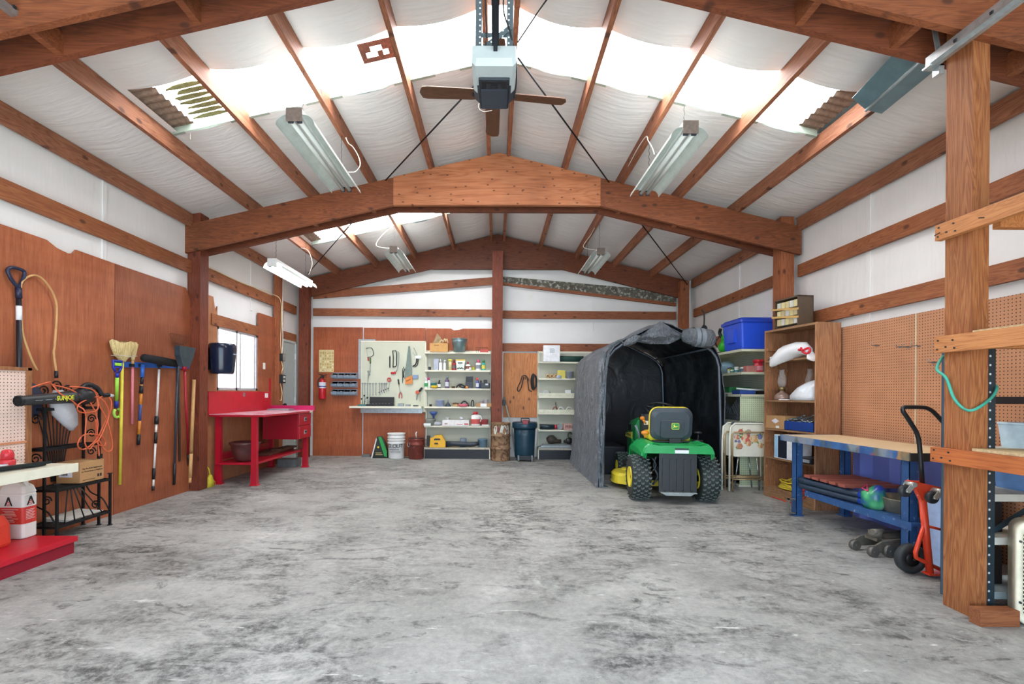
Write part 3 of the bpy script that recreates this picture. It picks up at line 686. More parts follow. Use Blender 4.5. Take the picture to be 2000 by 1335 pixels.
q = MB(); q.tube([(.004, 0, -.17), (.004, 0, -.21), (.01, 0, -.25), (-.004, 0, -.265), (-.014, 0, -.245)], .004, 7, res=4); q.lathe([(.004, -.22), (.012, -.215), (.009, -.2), (.012, -.19), (.005, -.175)], (0.004, 0, 0), 10); q.build('hook', M_BLACK, t)
# cream louvred box fan at the right edge
t = thing('box_fan', 'cream louvred box fan standing on the floor at the right edge', 'fan', (2.985, 2.28, 0), R(-35)); M_CREAM = plain('e8e2c8', .4)
q = MB(); n = 6; hw, hh, rr = .28, .275, .06
def rrect(hw, hh, rr, cz, y, n=5): return [(sx * (hw - rr) + rr * math.cos(a0 + PI / 2 * k / n), y, cz + sz * (hh - rr) + rr * math.sin(a0 + PI / 2 * k / n)) for sx, sz, a0 in ((1, 1, 0), (-1, 1, PI / 2), (-1, -1, PI), (1, -1, 1.5 * PI)) for k in range(n + 1)]
q.loft([rrect(hw - .03, hh - .03, .05, hh, -.0), rrect(hw - .005, hh - .005, rr, hh, -.012), rrect(hw, hh, rr, hh, 0), rrect(hw, hh, rr, hh, .11), rrect(hw - .03, hh - .03, .05, hh, .115), rrect(hw - .03, hh - .03, .05, hh, 0.0)], cap=False); q.build('frame', M_CREAM, t)
q = MB()
for k in range(22): q.bb((-hw + .032, .004, .05 + k * .0215), (hw - .032, .012, .057 + k * .0215))
q.bb((-.006, .012, .04), (.006, .018, .51)); q.build('louvre_grille', M_CREAM, t)
q = MB(); q.bb((-hw + .03, .08, .03), (hw - .03, .1, .52)); q.build('dark_back', M_BLACK, t)
for sx in (-1, 1):
    for z in (.12, .44):
        q = MB(); q.cyl((sx * (hw - .018), -.016, z), (sx * (hw - .018), -.006, z), .006, n=8); q.build('screw', M_DKST, t)
# ================================================================== left side
def wL(px, py, x=-3.66): return atX(px, py, x)
def cordpts(lst, sc, ox, oy, x, jig=.012):
    out = []
    for i, (a, b) in enumerate(lst): p = atX(ox + a * sc, oy + b * sc, x + jig * math.sin(i * 2.3)); out.append(p)
    return out
M_RED = plain('c2182c', .4, 0, .08, 10, wear='d9606a', wear_amt=.72); M_CRSH = plain('e6e2cc', .45, 0, .05, wear='b9b394', wear_amt=.74)
M_HANDLE = wood('z', 'b5824c', 'd6a468', 'e6bd85', .5, False, 1.5, 41)
# snow shovel hanging head-up behind the pegboard
t = thing('snow_shovel', 'black D-handled shovel standing against the plywood at the left edge', 'shovel', (-3.67, 3.46, 0)); b0 = t.location
q = MB(); loop = [wL(px, py, -3.675) - b0 for px, py in ((36, 562), (22, 545), (15, 527), (24, 522), (40, 526), (48, 532), (44, 548), (36, 562))]
q.tube(loop, .013, 8, res=3); q.tube([wL(36, 562, -3.675) - b0, wL(37, 582, -3.675) - b0], .02, 8); q.build('d_grip', plain('232a44', .4), t)
q = MB(); q.tube([wL(36.5, 578, -3.675) - b0, wL(38, 720, -3.675) - b0, Vector((-.01, .02, .42))], .0165, 10); o = q.build('shaft', plain('1b1c26', .4), t)
a, e = wL(36.8, 597, -3.675) - b0, wL(37.3, 625, -3.675) - b0; q = MB(); q.cyl(a, e, .0185, n=10); q.build('white_sticker', plain('eceff2', .5), o)
q = MB(); q.loft([[(.0 + dx, -.16 + .02, .0), (.0 + dx, .16, 0), (.02 + dx + .01, .16, .0), (.02 + dx + .01, -.14, 0)] if False else [(dx, -w, z), (dx, w, z), (dx + .006, w, z), (dx + .006, -w, z)] for dx, w, z in ((.0, .12, .005), (-.01, .12, .2), (-.012, .11, .38), (-.012, .04, .45))], smooth=False); q.build('blade', plain('222533', .5), t)
# tan hose loop
t = thing('hose_loop', 'thin tan hose hung in a tall loop on the plywood beside the D-handled shovel', 'hose', wL(63, 538, -3.68)); b0 = t.location
q = MB(); q.tube([wL(a, e, -3.67) - b0 for a, e in ((72.5, 723), (61, 700), (46, 657), (41, 620), (39, 571), (45, 548), (63, 537.6), (80, 542), (96.6, 560.7), (108, 584), (111, 609), (107, 672), (105, 690), (110, 727))], .0085, 8, res=5); q.build('hose', plain('c99a63', .5), t)
q = MB(); q.cyl(wL(110, 724, -3.67) - b0, wL(110, 738, -3.67) - b0, .013, n=10); q.build('end_fitting', M_BLACK, t)
# display gondola at the left edge
M_PGP = pegmat('e9cdbd', '4b342a', 'yz', .0254, .15); M_FRW = wood('z', '6d4226', '9a6640', 'b78254', seed=43)
t = thing('display_shelf', 'pegboard display shelf with red base deck at the left edge', 'display shelf', (-3.4, 2.6, 0))
q = MB(); q.bb((-.21, -1.6, 0), (-.202, .93, 1.36)); q.build('pegboard_back', M_PGP, t)
q = MB(); q.bb((-.215, .93, .0), (-.185, .965, 1.375), .002); q.bb((-.215, -1.6, 1.35), (-.185, .965, 1.375), .002); q.build('wooden_frame', M_FRW, t)
q = MB(); q.bb((-.20, -1.6, .80), (-.19, .93, .815)); q.build('orange_rod', plain('d08a62', .5), t)
q = MB(); q.bb((-.2, -1.6, .615), (.29, .83, .66), .004); q.bb((.285, -1.6, .60), (.30, .83, .664), .003); q.build('upper_shelf', M_CRSH, t)
q = MB(); q.bb((-.2, -1.6, .085), (.30, .83, .122), .004); q.build('base_deck', M_RED, t)
q = MB(); q.bb((-.2, -1.55, 0), (.283, .815, .086)); q.build('kick_plate', plain('8e1026', .45, 0, .1), t)
# things on it
q = MB(); q.bar((-3.43, 2.2, .678), (-3.24, 3.31, .678), .04, .028, bev=.003); q.bar((-3.38, 2.2, .688), (-3.19, 3.31, .688), .02, .018); single(q, 'metal_bar', M_DKST, 'long dark metal bar lying on the cream shelf at the left edge', 'metal bar')
t = thing('red_bottle', 'red plastic bottle with ribbed cap on the cream shelf at the left edge', 'bottle', (atZ(14, 912, .66)))
q = MB(); q.lathe([(0, 0), (.043, 0), (.045, .03), (.045, .05), (.034, .055)], n=20); q.build('cap_ring', plain('d23a40', .4), t)
q = MB(); q.lathe([(.036, .05), (.036, .09), (.028, .118), (.012, .125), (0, .125)], n=20); q.build('dome', plain('cf2f38', .35), t)
q = MB(); q.lathe([(0, 0), (.055, 0), (.06, .02), (.058, .028), (0, .028)], n=20); single(q, 'clear_lid', plain('b9c9cf', .2), 'pale round lid beside the red bottle at the left edge', 'lid', atZ(-8, 915, .66))
# white jug
t = thing('fuel_jug', 'white plastic jug with red label band marked GAS on the red deck', 'jug', (-3.505, 3.385, .124)); W2, D2 = .095, .055
def rr_ring(hw, hd, z, r_=.02, n=4, sq=1): return [(sx * (hw - r_) + r_ * math.cos(a0 + PI / 2 * k / n), sy * (hd - r_) + r_ * math.sin(a0 + PI / 2 * k / n), z) for sx, sy, a0 in ((1, 1, 0), (-1, 1, PI / 2), (-1, -1, PI), (1, -1, 1.5 * PI)) for k in range(n + 1)]
q = MB(); q.loft([rr_ring(W2 - .006, D2 - .006, 0), rr_ring(W2, D2, .008), rr_ring(W2, D2, .105), rr_ring(W2 - .002, D2 - .002, .11), rr_ring(W2 - .002, D2 - .002, .225), rr_ring(W2, D2, .23), rr_ring(W2, D2, .315), rr_ring(W2 - .004, D2 - .004, .322), rr_ring(W2, D2, .33), rr_ring(W2 - .012, D2 - .01, .375), rr_ring(W2 - .05, D2 - .02, .40)], smooth=False)
q.build('body', plain('dcdad2', .45, 0, .08, 6), t)
q = MB(); q.loft([rr_ring(W2 + .0006, D2 + .0006, .108), rr_ring(W2 + .0006, D2 + .0006, .228)], cap=False, smooth=False); lab = q.build('red_label', plain('c93a30', .5, 0, .06), t)
fw = plain('e8ddd4', .6); fk = plain('1d1d1d', .6)
for k in range(9):
    wd = .06 - .012 * (k % 3); q = MB(); q.bb((-wd, -D2 - .0016, .212 - k * .011), (wd - .02 * (k % 2), -D2 - .0008, .215 - k * .011)); q.build('label_line', fw, lab)
for k in range(7):
    q = MB(); q.bb((W2 + .0008, -.035, .205 - k * .011), (W2 + .0016, .03 - .01 * (k % 2), .208 - k * .011)); q.build('label_line', fw, lab)
for M_ in (TM((-.01, -D2 - .001, .27), (1, 0, 0), (0, 0, 1)), TM((W2 + .001, 0, .27), (0, 1, 0), (0, 0, 1))):
    q = MB(); q.add([(-.03, -.03, 0), (-.018, -.03, 0), (0, .012, 0), (.018, -.03, 0), (.03, -.03, 0), (.006, .034, 0), (-.006, .034, 0)], [(0, 1, 2, 6), (2, 3, 4, 5), (6, 2, 5)], False, M_); q.build('logo_triangle', fk, t)
    q = MB()
    for z in (-.03, -.018, -.006): q.add([(-.014, z, .0004), (.012 - .003 * 0, z, .0004), (.012, z + .006, .0004), (-.011, z + .006, .0004)], [(0, 1, 2, 3)], False, M_)
    q.build('logo_bars', plain('c2402e', .5), t)
q = MB(); q.text('GAS', .032, TM((W2 - .008, -.002, .355), (0, 1, 0), (-.3, 0, 1)), .0004, bold=-.001); q.build('handwriting', fk, t)
q = MB(); q.tube([(-.02, 0, .395), (-.01, 0, .43), (.03, 0, .435), (.06, 0, .40), (.07, 0, .36)], .014, 8, res=4); q.build('handle', plain('d5d3cb', .45), t)
q = MB(); q.lathe([(0, .39), (.026, .39), (.026, .42), (.02, .425), (0, .425)], (-.055, 0, 0), 18); q.build('black_cap', M_BLACK, t)
t = thing('gas_can', 'orange red gas can on the red deck at the lower left edge', 'gas can', (-3.475, 3.10, .124))
q = MB(); q.loft([rr_ring(.10, .12, 0, .03), rr_ring(.108, .125, .02, .03), rr_ring(.104, .12, .15, .03), rr_ring(.085, .10, .21, .03), rr_ring(.06, .08, .225, .03)], smooth=False); o = q.build('body', plain('d8402c', .4, 0, .06), t)
q = MB(); q.tube([(-.05, 0, .22), (-.04, 0, .27), (.03, 0, .27), (.05, 0, .21)], .014, 8, res=4); q.build('handle', plain('d8402c', .4, 0, .06), t)
for k in range(4):
    q = MB(); q.bb((.106, -.05, .13 - k * .014), (.109, .04 - .02 * (k % 2), .134 - k * .014)); q.build('embossed_line', plain('a82a1c', .5), o)
# wrought iron baker's rack
M_IRON = plain('232426', .45, .5, .15)
t = thing('bakers_rack', 'black wrought iron bakers rack standing against the plywood, loaded with a leaf blower', 'bakers rack', (-3.58, 3.89, 0))
def spiral(c, r0, turns, plane='yz', a0=0, sgn=1, n=22):
    pts = []
    for i in range(n + 1):
        f = i / n; a = a0 + sgn * turns * 2 * PI * f; r_ = r0 * (1 - .8 * f); pts.append((c[0], c[1] + r_ * math.cos(a), c[2] + r_ * math.sin(a)) if plane == 'yz' else (c[0] + r_ * math.cos(a), c[1], c[2] + r_ * math.sin(a)))
    return pts
ya, yb_ = -.26, .24
for x, y, h in ((.13, ya, .46), (.13, yb_, .46), (-.11, ya, 1.12), (-.11, yb_, 1.12), (.03, ya, 1.07), (.03, yb_, 1.07)):
    q = MB(); q.bb((x - .008, y - .008, 0), (x + .008, y + .008, h)); q.cyl((x, y, 0), (x, y, .006), .02, n=10)
    if h < .5: q.cyl((x, y, h), (x, y, h + .006), .02, n=10)
    q.build('post', M_IRON, t)
for z, x1 in ((.12, .13), (.41, .13), (.73, .03), (1.05, .03)):
    q = MB()
    for a, e in (((-.11, ya, z), (x1, ya, z)), ((-.11, yb_, z), (x1, yb_, z)), ((-.11, ya, z), (-.11, yb_, z)), ((x1, ya, z), (x1, yb_, z))): q.bar(a, e, .008, .022)
    n = 8 if x1 > .1 else 5
    for k in range(1, n): x = -.11 + (x1 + .11) * k / n; q.bar((x, ya, z), (x, yb_, z), .006, .006)
    q.build('wire_shelf', M_IRON, t)
for k in range(9):
    y = ya + .04 + (yb_ - ya - .08) * k / 8; yc = (ya + yb_) / 2; q = MB(); q.tube([(-.112, yc + (y - yc) * .2, .44), (-.112, yc + (y - yc) * .5, .8), (-.112, y, 1.12 + .06 * math.sin(PI * k / 8))], .0045, 6, res=3); q.build('fan_rod', M_IRON, t)
for k in range(5):
    q = MB(); y = ya + .07 + .09 * k; q.tube([(.125, y, .13), (.125, (ya + yb_) / 2 + (y - (ya + yb_) / 2) * .3 - .1, .40)], .0045, 6); q.build('fan_rod', M_IRON, t)
for c, r0, pl, a0, sg in (((-.112, -.02, 1.24), .055, 'yz', -PI / 2, 1), ((-.112, .09, 1.21), .05, 'yz', -PI / 2, -1), ((-.112, -.13, 1.2), .05, 'yz', -PI / 2, 1), ((-.112, -.22, 1.14), .04, 'yz', -PI / 2, 1), ((-.112, .2, 1.15), .04, 'yz', -PI / 2, -1),
                         ((-.04, ya, 1.13), .045, 'xz', PI, 1), ((-.04, ya, .97), .045, 'xz', 0, 1), ((-.04, yb_, 1.12), .045, 'xz', PI, 1), ((-.04, yb_, .95), .04, 'xz', 0, 1), ((-.04, yb_, .66), .04, 'xz', 0, 1), ((-.04, ya, .66), .045, 'xz', 0, 1), ((0, yb_, .18), .04, 'xz', 0, 1), ((-.04, yb_, .82), .04, 'xz', PI, -1), ((.05, ya, .33), .04, 'xz', 0, 1)):
    q = MB(); q.tube(spiral(c, r0, 1.5, pl, a0, sg), .0055, 6); q.build('scroll', M_IRON, t)
for y in (ya, yb_):
    q = MB(); q.tube([(-.11, y, .42), (-.05, y, .3), (.06, y, .24), (.12, y, .14)], .006, 6, res=4); q.build('side_curve', M_IRON, t)
# leaf blower resting on the top tier
t = thing('leaf_blower', 'black electric leaf blower with yellow lettering lying across the bakers rack', 'leaf blower', (-3.5, 3.75, 1.065))
A, B_ = Vector((.05, -.42, .058)), Vector((-.02, .10, .085)); d = (B_ - A).normalized(); up = Vector((0, 0, 1)); sd = d.cross(up).normalized(); upp = sd.cross(d)
q = MB(); q.loft([[A + d * L + sd * (wd * math.cos(k * PI / 6)) + upp * (ht * math.sin(k * PI / 6)) for k in range(12)] for L, wd, ht in ((0, .03, .036), (.03, .03, .036), (.25, .034, .042), (.5, .042, .052), (.52, .045, .055))]); o = q.build('blow_tube', plain('2e3335', .45), t)
q = MB(); q.loft([[A + d * L + sd * (wd * math.cos(k * PI / 6)) + upp * (ht * math.sin(k * PI / 6)) for k in range(12)] for L, wd, ht in ((-.004, .033, .04), (.02, .034, .041))], cap=False); q.build('nozzle_rim', M_BLACK, o)
q = MB(); q.loft([[A + d * L + sd * (.027 * math.cos(k * PI / 6)) + upp * (.033 * math.sin(k * PI / 6)) for k in range(12)] for L in (-.002, -.001)]); q.build('nozzle_mouth_shade', plain('08080a', .9), o)  # black disc paints the shade inside the open nozzle
q = MB(); c0 = A + d * .36 + sd * .0445; q.text('SUNJOE', .05, TM(c0 + sd * .009, d, upp), .0006, bold=.0008); q.build('lettering', plain('d7dc3a', .5), o)
for k in range(3):
    q = MB(); q.bar(A + d * (.10 + .09 * k) + sd * .036 - upp * .004, A + d * (.16 + .09 * k) + sd * .0375 - upp * .004, .002, .004); q.build('printed_mark', plain('8d9398', .5), o)
q = MB(); q.ball((-.03, .2, .09), .1, (.7, 1, .75), 14); q.ball((-.02, .22, .13), .06, (.8, 1, .8), 12); q.build('motor_housing', M_BLACK, t)
q = MB(); q.tube([(-.02, .16, .15), (-.02, .22, .19), (-.02, .32, .16), (-.01, .36, .1), (0, .42, .10)], .02, 10, res=4); q.build('handle', M_BLACK, t)
q = MB(); q.cyl((.0, .40, .1), (.0, .46, .09), .016, n=10); q.build('plug_end', plain('d9dbdc', .4), t)
q = MB(); rg = []
for z, wd, th, dy in ((.14, .03, .03, -.02), (.06, .09, .05, .0), (-.06, .10, .06, .04), (-.15, .06, .04, .09), (-.20, .015, .015, .10)):
    rg.append([(-.06 + th * math.cos(k * PI / 6), .02 + dy + wd * math.sin(k * PI / 6), z) for k in range(12)])
q.loft(rg); q.build('collection_bag', plain('a9a9ac', .75, 0, .2, 7, .3), t)
# navy bag behind the rack, orange cord over it
q = MB(); q.ball((0, 0, 0), .14, (.35, .8, 1.0), 14, .08, 4); single(q, 'navy_bag', plain('272d44', .7, 0, .2), 'navy cloth bag hanging behind the left side of the bakers rack', 'bag', (-3.655, 3.61, 1.12))
t = thing('extension_lead', 'tangled orange extension cord draped over the bakers rack', 'extension lead', (-3.5, 3.95, .7)); b0 = t.location
q = MB(); M_OR = plain('d8663f', .5, 0, .1)
l1 = [(290, 365), (420, 325), (500, 340), (650, 380), (760, 440), (870, 470), (905, 420), (830, 395), (800, 430), (850, 520), (890, 600), (910, 700), (905, 790), (930, 870), (980, 950), (1030, 950), (1045, 890), (1020, 760), (985, 640), (930, 540), (920, 470), (980, 440), (1035, 490), (1020, 600), (960, 720), (900, 840), (800, 930), (740, 930), (725, 880), (770, 810), (850, 795), (940, 815), (980, 870), (965, 905), (905, 880), (890, 760), (890, 660), (905, 800), (915, 900), (922, 1000)]
q.tube([p - b0 for p in cordpts(l1, .21, 0, 680, -3.50)], .0055, 6, res=5); q.build('cord', M_OR, t)
q = MB(); q.tube([p - b0 for p in cordpts([(300, 360), (450, 315), (480, 330), (560, 420), (650, 470), (720, 530), (780, 570), (800, 640), (795, 760), (790, 880), (830, 935), (880, 880), (930, 830), (1010, 640), (990, 520), (900, 450), (760, 500), (720, 545), (740, 590), (830, 595), (910, 560), (890, 420), (820, 370), (650, 355)], .21, 0, 680, -3.47)], .0055, 6, res=5); q.build('cord', M_OR, t)
q = MB(); a = atX(195, 890, -3.5) - b0; q.bb(a - Vector((.014, .016, .02)), a + Vector((.014, .016, .02)), .004); q.build('plug', M_BLACK, t)
# cardboard box with print
M_CARD = plain('b58a5c', .75, 0, .07, 6); M_CARDD = plain('a87d50', .75, 0, .07, 6)
def carton(loc, dx, dy, dz, label, name='cardboard_box', group=None, rz=0, mat=None):
    t = thing(name, label, 'box', loc, rz, group); q = MB(); q.bb((-dx / 2, -dy / 2, 0), (dx / 2, dy / 2, dz), .002); q.build('carton_body', mat or M_CARD, t)
    q = MB(); q.bb((-dx / 2 + .002, -.012, dz), (dx / 2 - .002, .012, dz + .001)); q.build('packing_tape', plain('c9a877', .3), t); return t
t = carton((-3.575, 3.975, .424), .20, .235, .175, 'brown cardboard box with printed lettering on the lower tier of the bakers rack')
q = MB(); q.bb((-.075, -.1195, .05), (.035, -.1176, .155)); o = q.build('shipping_label', plain('dfe3e6', .5), t)
for k in range(7):
    q = MB(); q.bb((-.055 + k * .008, -.1205, .065), (-.051 + k * .008 + .001 * (k % 3), -.1194, .105)); q.build('barcode_bar', fk, o)
for k in range(3):
    q = MB(); q.bb((-.06, -.1205, .12 + k * .009), (.02 - .012 * k, -.1194, .123 + k * .009)); q.build('label_line', fk, o)
for k, s_ in enumerate(('Clay Fire Bricks Replacement', 'for Wood Stoves or Fireplaces')):
    q = MB(); q.text(s_, .0165, TM((.1008, .0, .115 - k * .024), (0, 1, 0), (0, 0, 1)), .0002, bold=.0004); q.build('printed_line', plain('3a2a1c', .7), t)
for y in (.06, .085):
    q = MB(); q.bb((.1004, y - .009, .03), (.101, y + .009, .055)); q.build('handling_mark', plain('33261b', .7), t)
q = MB(); q.bb((.1004, -.09, .018), (.101, .03, .022)); q.build('printed_line', plain('3a2a1c', .7), t)
q = MB(); q.prism([(-3.68, .131), (-3.48, .131), (-3.46, .145), (-3.68, .16)], 3.75, 4.08); single(q, 'white_board_offcut', plain('d3d2c8', .7), 'white board offcut lying on the lowest tier of the bakers rack', 'offcut')
# ------------------------------------------------------------------ tool rail and long tools on the plywood
t = thing('tool_rail', 'blue tool rail screwed to the plywood with brooms and poles hanging from it', 'tool rail', wL(300, 713, -3.70)); b0 = t.location
q = MB(); q.bar(wL(226, 711, -3.69) - b0, wL(368, 715, -3.69) - b0, .02, .055); q.build('rail', plain('2f62b5', .45, 0, .1), t)
for px in (232, 258, 276, 312, 346, 362):
    q = MB(); p = wL(px, 713, -3.665) - b0; q.bb(p - Vector((.02, .022, .016)), p + Vector((.012, .022, .016)), .004); q.build('clip', M_BLACK, t)
def pole(name, label, cat, p0, p1, r, segs, group=None, x=-3.645):
    """a long handle in coloured lengths: segs = [(fraction end, material, radius factor, part name)]"""
    a, b_ = wL(p0[0], p0[1], x), wL(p1[0], p1[1], -3.69 if x < -3.57 or x == -3.50 else x); t = thing(name, label, cat, b_, 0, group); f0 = 0
    for f1, m_, k, nm in segs:
        q = MB(); q.cyl(a.lerp(b_, f0) - b_, a.lerp(b_, f1) - b_, r * k, n=12); q.build(nm, m_, t); f0 = f1
    return t, a - b_
def corn_head(t, a, wtop, h, th, lean=0, mats=None):
    q = MB(); rng = random.Random(3); rg = []
    for f, k in ((0, .18), (.12, .3), (.3, .62), (.62, .85), (1, 1.0)):
        rg.append([(a.x + th * (.5 + .5 * k) * math.cos(i * PI / 8) * .5 + rng.uniform(-.002, .002), a.y + lean * f * h + wtop / 2 * k * math.sin(i * PI / 8), a.z + h * f + (.02 * math.sin(i * 2) if f == 1 else 0)) for i in range(16)])
    q.loft(rg); m_ = mats or M_CORN; o = q.build('bristle_head', m_, t)
    for i in range(26):
        y = a.y + lean * h + rng.uniform(-.48, .48) * wtop; q = MB(); x = a.x + rng.uniform(-.4, .4) * th; q.tube([(x, a.y + (y - a.y - lean * h) * .6 + lean * h * .5, a.z + h * .55), (x, y, a.z + h * (.98 + rng.random() * .07))], .0018, 4); q.build('straw', m_, o)
    q = MB(); q.bb((a.x - th * .42, a.y - wtop * .3 + lean * h * .3, a.z + h * .27), (a.x + th * .42, a.y + wtop * .3 + lean * h * .3, a.z + h * .30)); q.build('stitch_band', plain('c6c2b5', .7), t)
m, nt, b = base('corn'); nt.links.new(ramp(nt, noise(nt, coords(nt, (60, 60, 3)), 3, 4), [(.3, 'a98c52'), (.6, 'e2cd92'), (.8, 'f0e2b4')]), b.inputs['Base Color']); b.inputs['Roughness'].default_value = .8; bump(nt, b, noise(nt, coords(nt, (80, 80, 3)), 3), .5, .01); M_CORN = m
t, a = pole('corn_broom', 'corn broom with yellow handle hanging bristles up, widest head on the rail', 'broom', (239, 706), (234, 946), .013, [(1, plain('e9dc4a', .45), 1, 'handle')], 'brooms on the rail', -3.65)
corn_head(t, a, .30, .19, .09)
t, a = pole('corn_broom', 'corn broom with pink handle hanging behind the bigger yellow handled one', 'broom', (259, 704), (258, 828), .012, [(.1, M_HANDLE, 1.1, 'neck'), (1, plain('e3838f', .45), 1, 'handle')], 'brooms on the rail', -3.67)
corn_head(t, a, .12, .17, .05)
t, a = pole('reach_grabber', 'blue and lime reach grabber hanging from the rail beside the corn broom', 'grabber', (229, 728), (227, 795), .013, [(.12, plain('2437a3', .4), 1.2, 'blue_collar'), (.8, plain('a4e24c', .4), 1.15, 'shaft'), (1, plain('2437a3', .4), 1.3, 'blue_joint')], None, -3.60)
q = MB(); c = a; q.tube([(c.x, c.y - .02, c.z + .01), (c.x, c.y - .045, c.z + .05), (c.x, c.y - .05, c.z + .115), (c.x, c.y + .05, c.z + .115), (c.x, c.y + .045, c.z + .05), (c.x, c.y + .02, c.z + .01)], .011, 8); q.bb((c.x - .01, c.y - .04, c.z + .05), (c.x + .01, c.y + .04, c.z + .064)); q.build('blue_grip', plain('2437a3', .4), t)
q = MB(); q.bb((c.x - .011, c.y - .038, c.z + .07), (c.x + .012, c.y + .038, c.z + .095)); q.build('lime_trigger', plain('a4e24c', .4), t)
q = MB(); q.tube([(0, .012 + .04 * math.sin(k * PI / 9), -.055 + .042 * math.cos(k * PI / 9)) for k in range(1, 17)], .013, 8); q.build('lime_claw', plain('b5ea62', .4), t)
pole('extension_pole', 'telescopic pole with blue grip and orange shaft hanging from the rail', 'pole', (279, 711), (270, 868), .014, [(.16, plain('2f68c4', .4), 1.25, 'blue_grip'), (.25, M_BLACK, 1.05, 'black_sleeve'), (.27, M_HANDLE, .9, 'gap_ring'), (.36, M_BLACK, 1.3, 'locking_collar'), (.5, plain('d3822c', .35), 1, 'orange_shaft'), (.7, plain('3d4e86', .4, 0, .4, 60), 1.02, 'printed_wrap'), (.87, plain('d3822c', .35), 1, 'orange_shaft'), (1, M_BLACK, 1.25, 'end_grip')])
WP = plain('e8e3dc', .35)
pole('extension_pole', 'white telescopic pole with black bands hanging from the rail', 'pole', (311, 716), (299, 957), .011, [(.02, M_BLACK, 1, 'top_cap'), (.4, WP, 1, 'white_shaft'), (.465, M_BLACK, 1.9, 'locking_collar'), (.53, WP, .95, 'white_shaft'), (.62, M_BLACK, 1.4, 'foam_grip'), (.82, WP, .95, 'white_shaft'), (.91, M_BLACK, 1.4, 'foam_grip'), (.965, WP, .95, 'white_shaft'), (1, M_BLACK, 1.3, 'end_cap')])
t, a = pole('push_broom', 'push broom with long black bristle head hanging from the rail', 'broom', (347, 712), (340, 946), .013, [(.82, plain('3a4048', .4), 1, 'handle'), (1, M_BLACK, 1.15, 'grip')], 'brooms on the rail', -3.62)
p0, p1 = wL(279, 698, -3.60) - t.location, wL(347, 710, -3.60) - t.location
q = MB(); rng = random.Random(8); dd = (p1 - p0); rg = []
for f, r_ in ((0, .02), (.04, .045), (.5, .05), (.94, .045), (1, .03)): c = p0 + dd * f; rg.append([(c.x + r_ * math.cos(k * PI / 6), c.y, c.z + r_ * .9 * math.sin(k * PI / 6)) for k in range(12)])
q.loft(rg); q.build('bristle_head', plain('17181b', .8, 0, .3, 60, .4), t)
q = MB(); q.tube([a + Vector((0, 0, -.1)), a + Vector((0, .02, .01)), a + Vector((0, -.03, .03))], .008, 6); q.build('bracket', M_GALV, t)
t, a = pole('dustpan', 'upright dustpan of smoky plastic with red handle beside the dark post', 'dustpan', (360, 712), (369, 908), .0135, [(.05, plain('a31a2c', .4), 2.0, 'red_collar'), (.88, plain('a31a2c', .35), 1, 'red_handle'), (1, M_BLACK, 1.1, 'grip')], None, -3.50)
q = MB(); q.loft([[(a.x - .03 + dx, a.y + y0, a.z + z), (a.x + .03 + dx, a.y + y0, a.z + z), (a.x + .03 + dx, a.y + y1, a.z + z), (a.x - .03 + dx, a.y + y1, a.z + z)] for y0, y1, z, dx in ((-.06, .05, -.02, .0), (-.13, .10, .10, .01), (-.15, .12, .20, .02))], smooth=False); q.build('pan', plain('39454d', .25, 0, .15), t)
t, a = pole('leaf_rake', 'leaf rake with rusty brown spring tines fanned above the dustpan', 'rake', (349, 690), (351, 900), .012, [(1, plain('4b3a30', .6), 1, 'handle')], None, -3.68)
for k in range(11):
    f = (k - 5) / 5; q = MB(); q.tube([a, (a.x, a.y + .05 * f, a.z + .06), (a.x + .01, a.y + .14 * f, a.z + .16), (a.x + .015, a.y + .165 * f, a.z + .205), (a.x + .045, a.y + .17 * f, a.z + .215)], .003, 5, res=3); q.build('tine', plain('7a4a38', .5, .4), t)
q = MB(); q.bar(a + Vector((0, -.09, .11)), a + Vector((0, .09, .11)), .006, .012); q.build('tine_bar', plain('5a3a2e', .5, .4), t)
t, a = pole('wooden_stick', 'bare wooden tool handle stick leaning against the dark post', 'stick', (379, 741), (371, 942), .019, [(.68, M_HANDLE, 1, 'grip_end'), (.72, plain('8d6436', .6), 1.04, 'branded_ring'), (.95, M_HANDLE, 1.0, 'shaft'), (1, M_HANDLE, .8, 'tapered_tip')], None, -3.5695)
# ------------------------------------------------------------------ by the window
t = thing('hand_broom', 'small yellow whisk broom standing on the floor at the foot of the dark post', 'broom', (-3.60, 5.82, 0))
YB_ = plain('d6c63a', .6, 0, .2, 40)
q = MB(); rg = []
for z, w_, th in ((0, .075, .035), (.06, .07, .03), (.12, .045, .025), (.15, .02, .02)): rg.append([(th * math.cos(k * PI / 6), w_ * math.sin(k * PI / 6), z) for k in range(12)])
q.loft(rg); o = q.build('bristles', YB_, t)
rng = random.Random(2)
for k in range(14):
    f = k / 13 * 2 - 1; q = MB(); q.tube([(0.01 * rng.uniform(-1, 1), .03 * f, .12), (.02, .075 * f, .05), (.03 * rng.uniform(-1, 1), .1 * f, .004)], .002, 4); q.build('straw', YB_, o)
q = MB(); q.tube([(0, 0, .14), (-.01, -.01, .22), (-.015, -.05, .27), (-.03, -.06, .36)], .009, 8); q.build('handle', plain('e2d532', .4), t)
t = thing('plastic_bin', 'dark blue plastic bin hung on the plywood beside the window', 'bin', (-3.55, 5.98, 1.43))
q = MB(); rg = []
for z, k in ((0, .78), (.02, .84), (.06, .88), (.20, .95), (.32, 1.0), (.37, .97), (.39, .9)): rg.append([(.16 * k * math.cos(i * PI / 8) + .0, .17 * k * math.sin(i * PI / 8), z) for i in range(16)])
q.loft(rg); q.build('bin_body', plain('17223a', .2, 0, .1), t)
q = MB(); q.bb((.145, -.02, .25), (.165, .02, .262)); q.build('maker_plate', plain('9fb2c4', .3), t)
q = MB(); q.bb((-.145, -.15, .05), (-.125, .15, .33)); q.build('wall_bracket', M_BLACK, t)
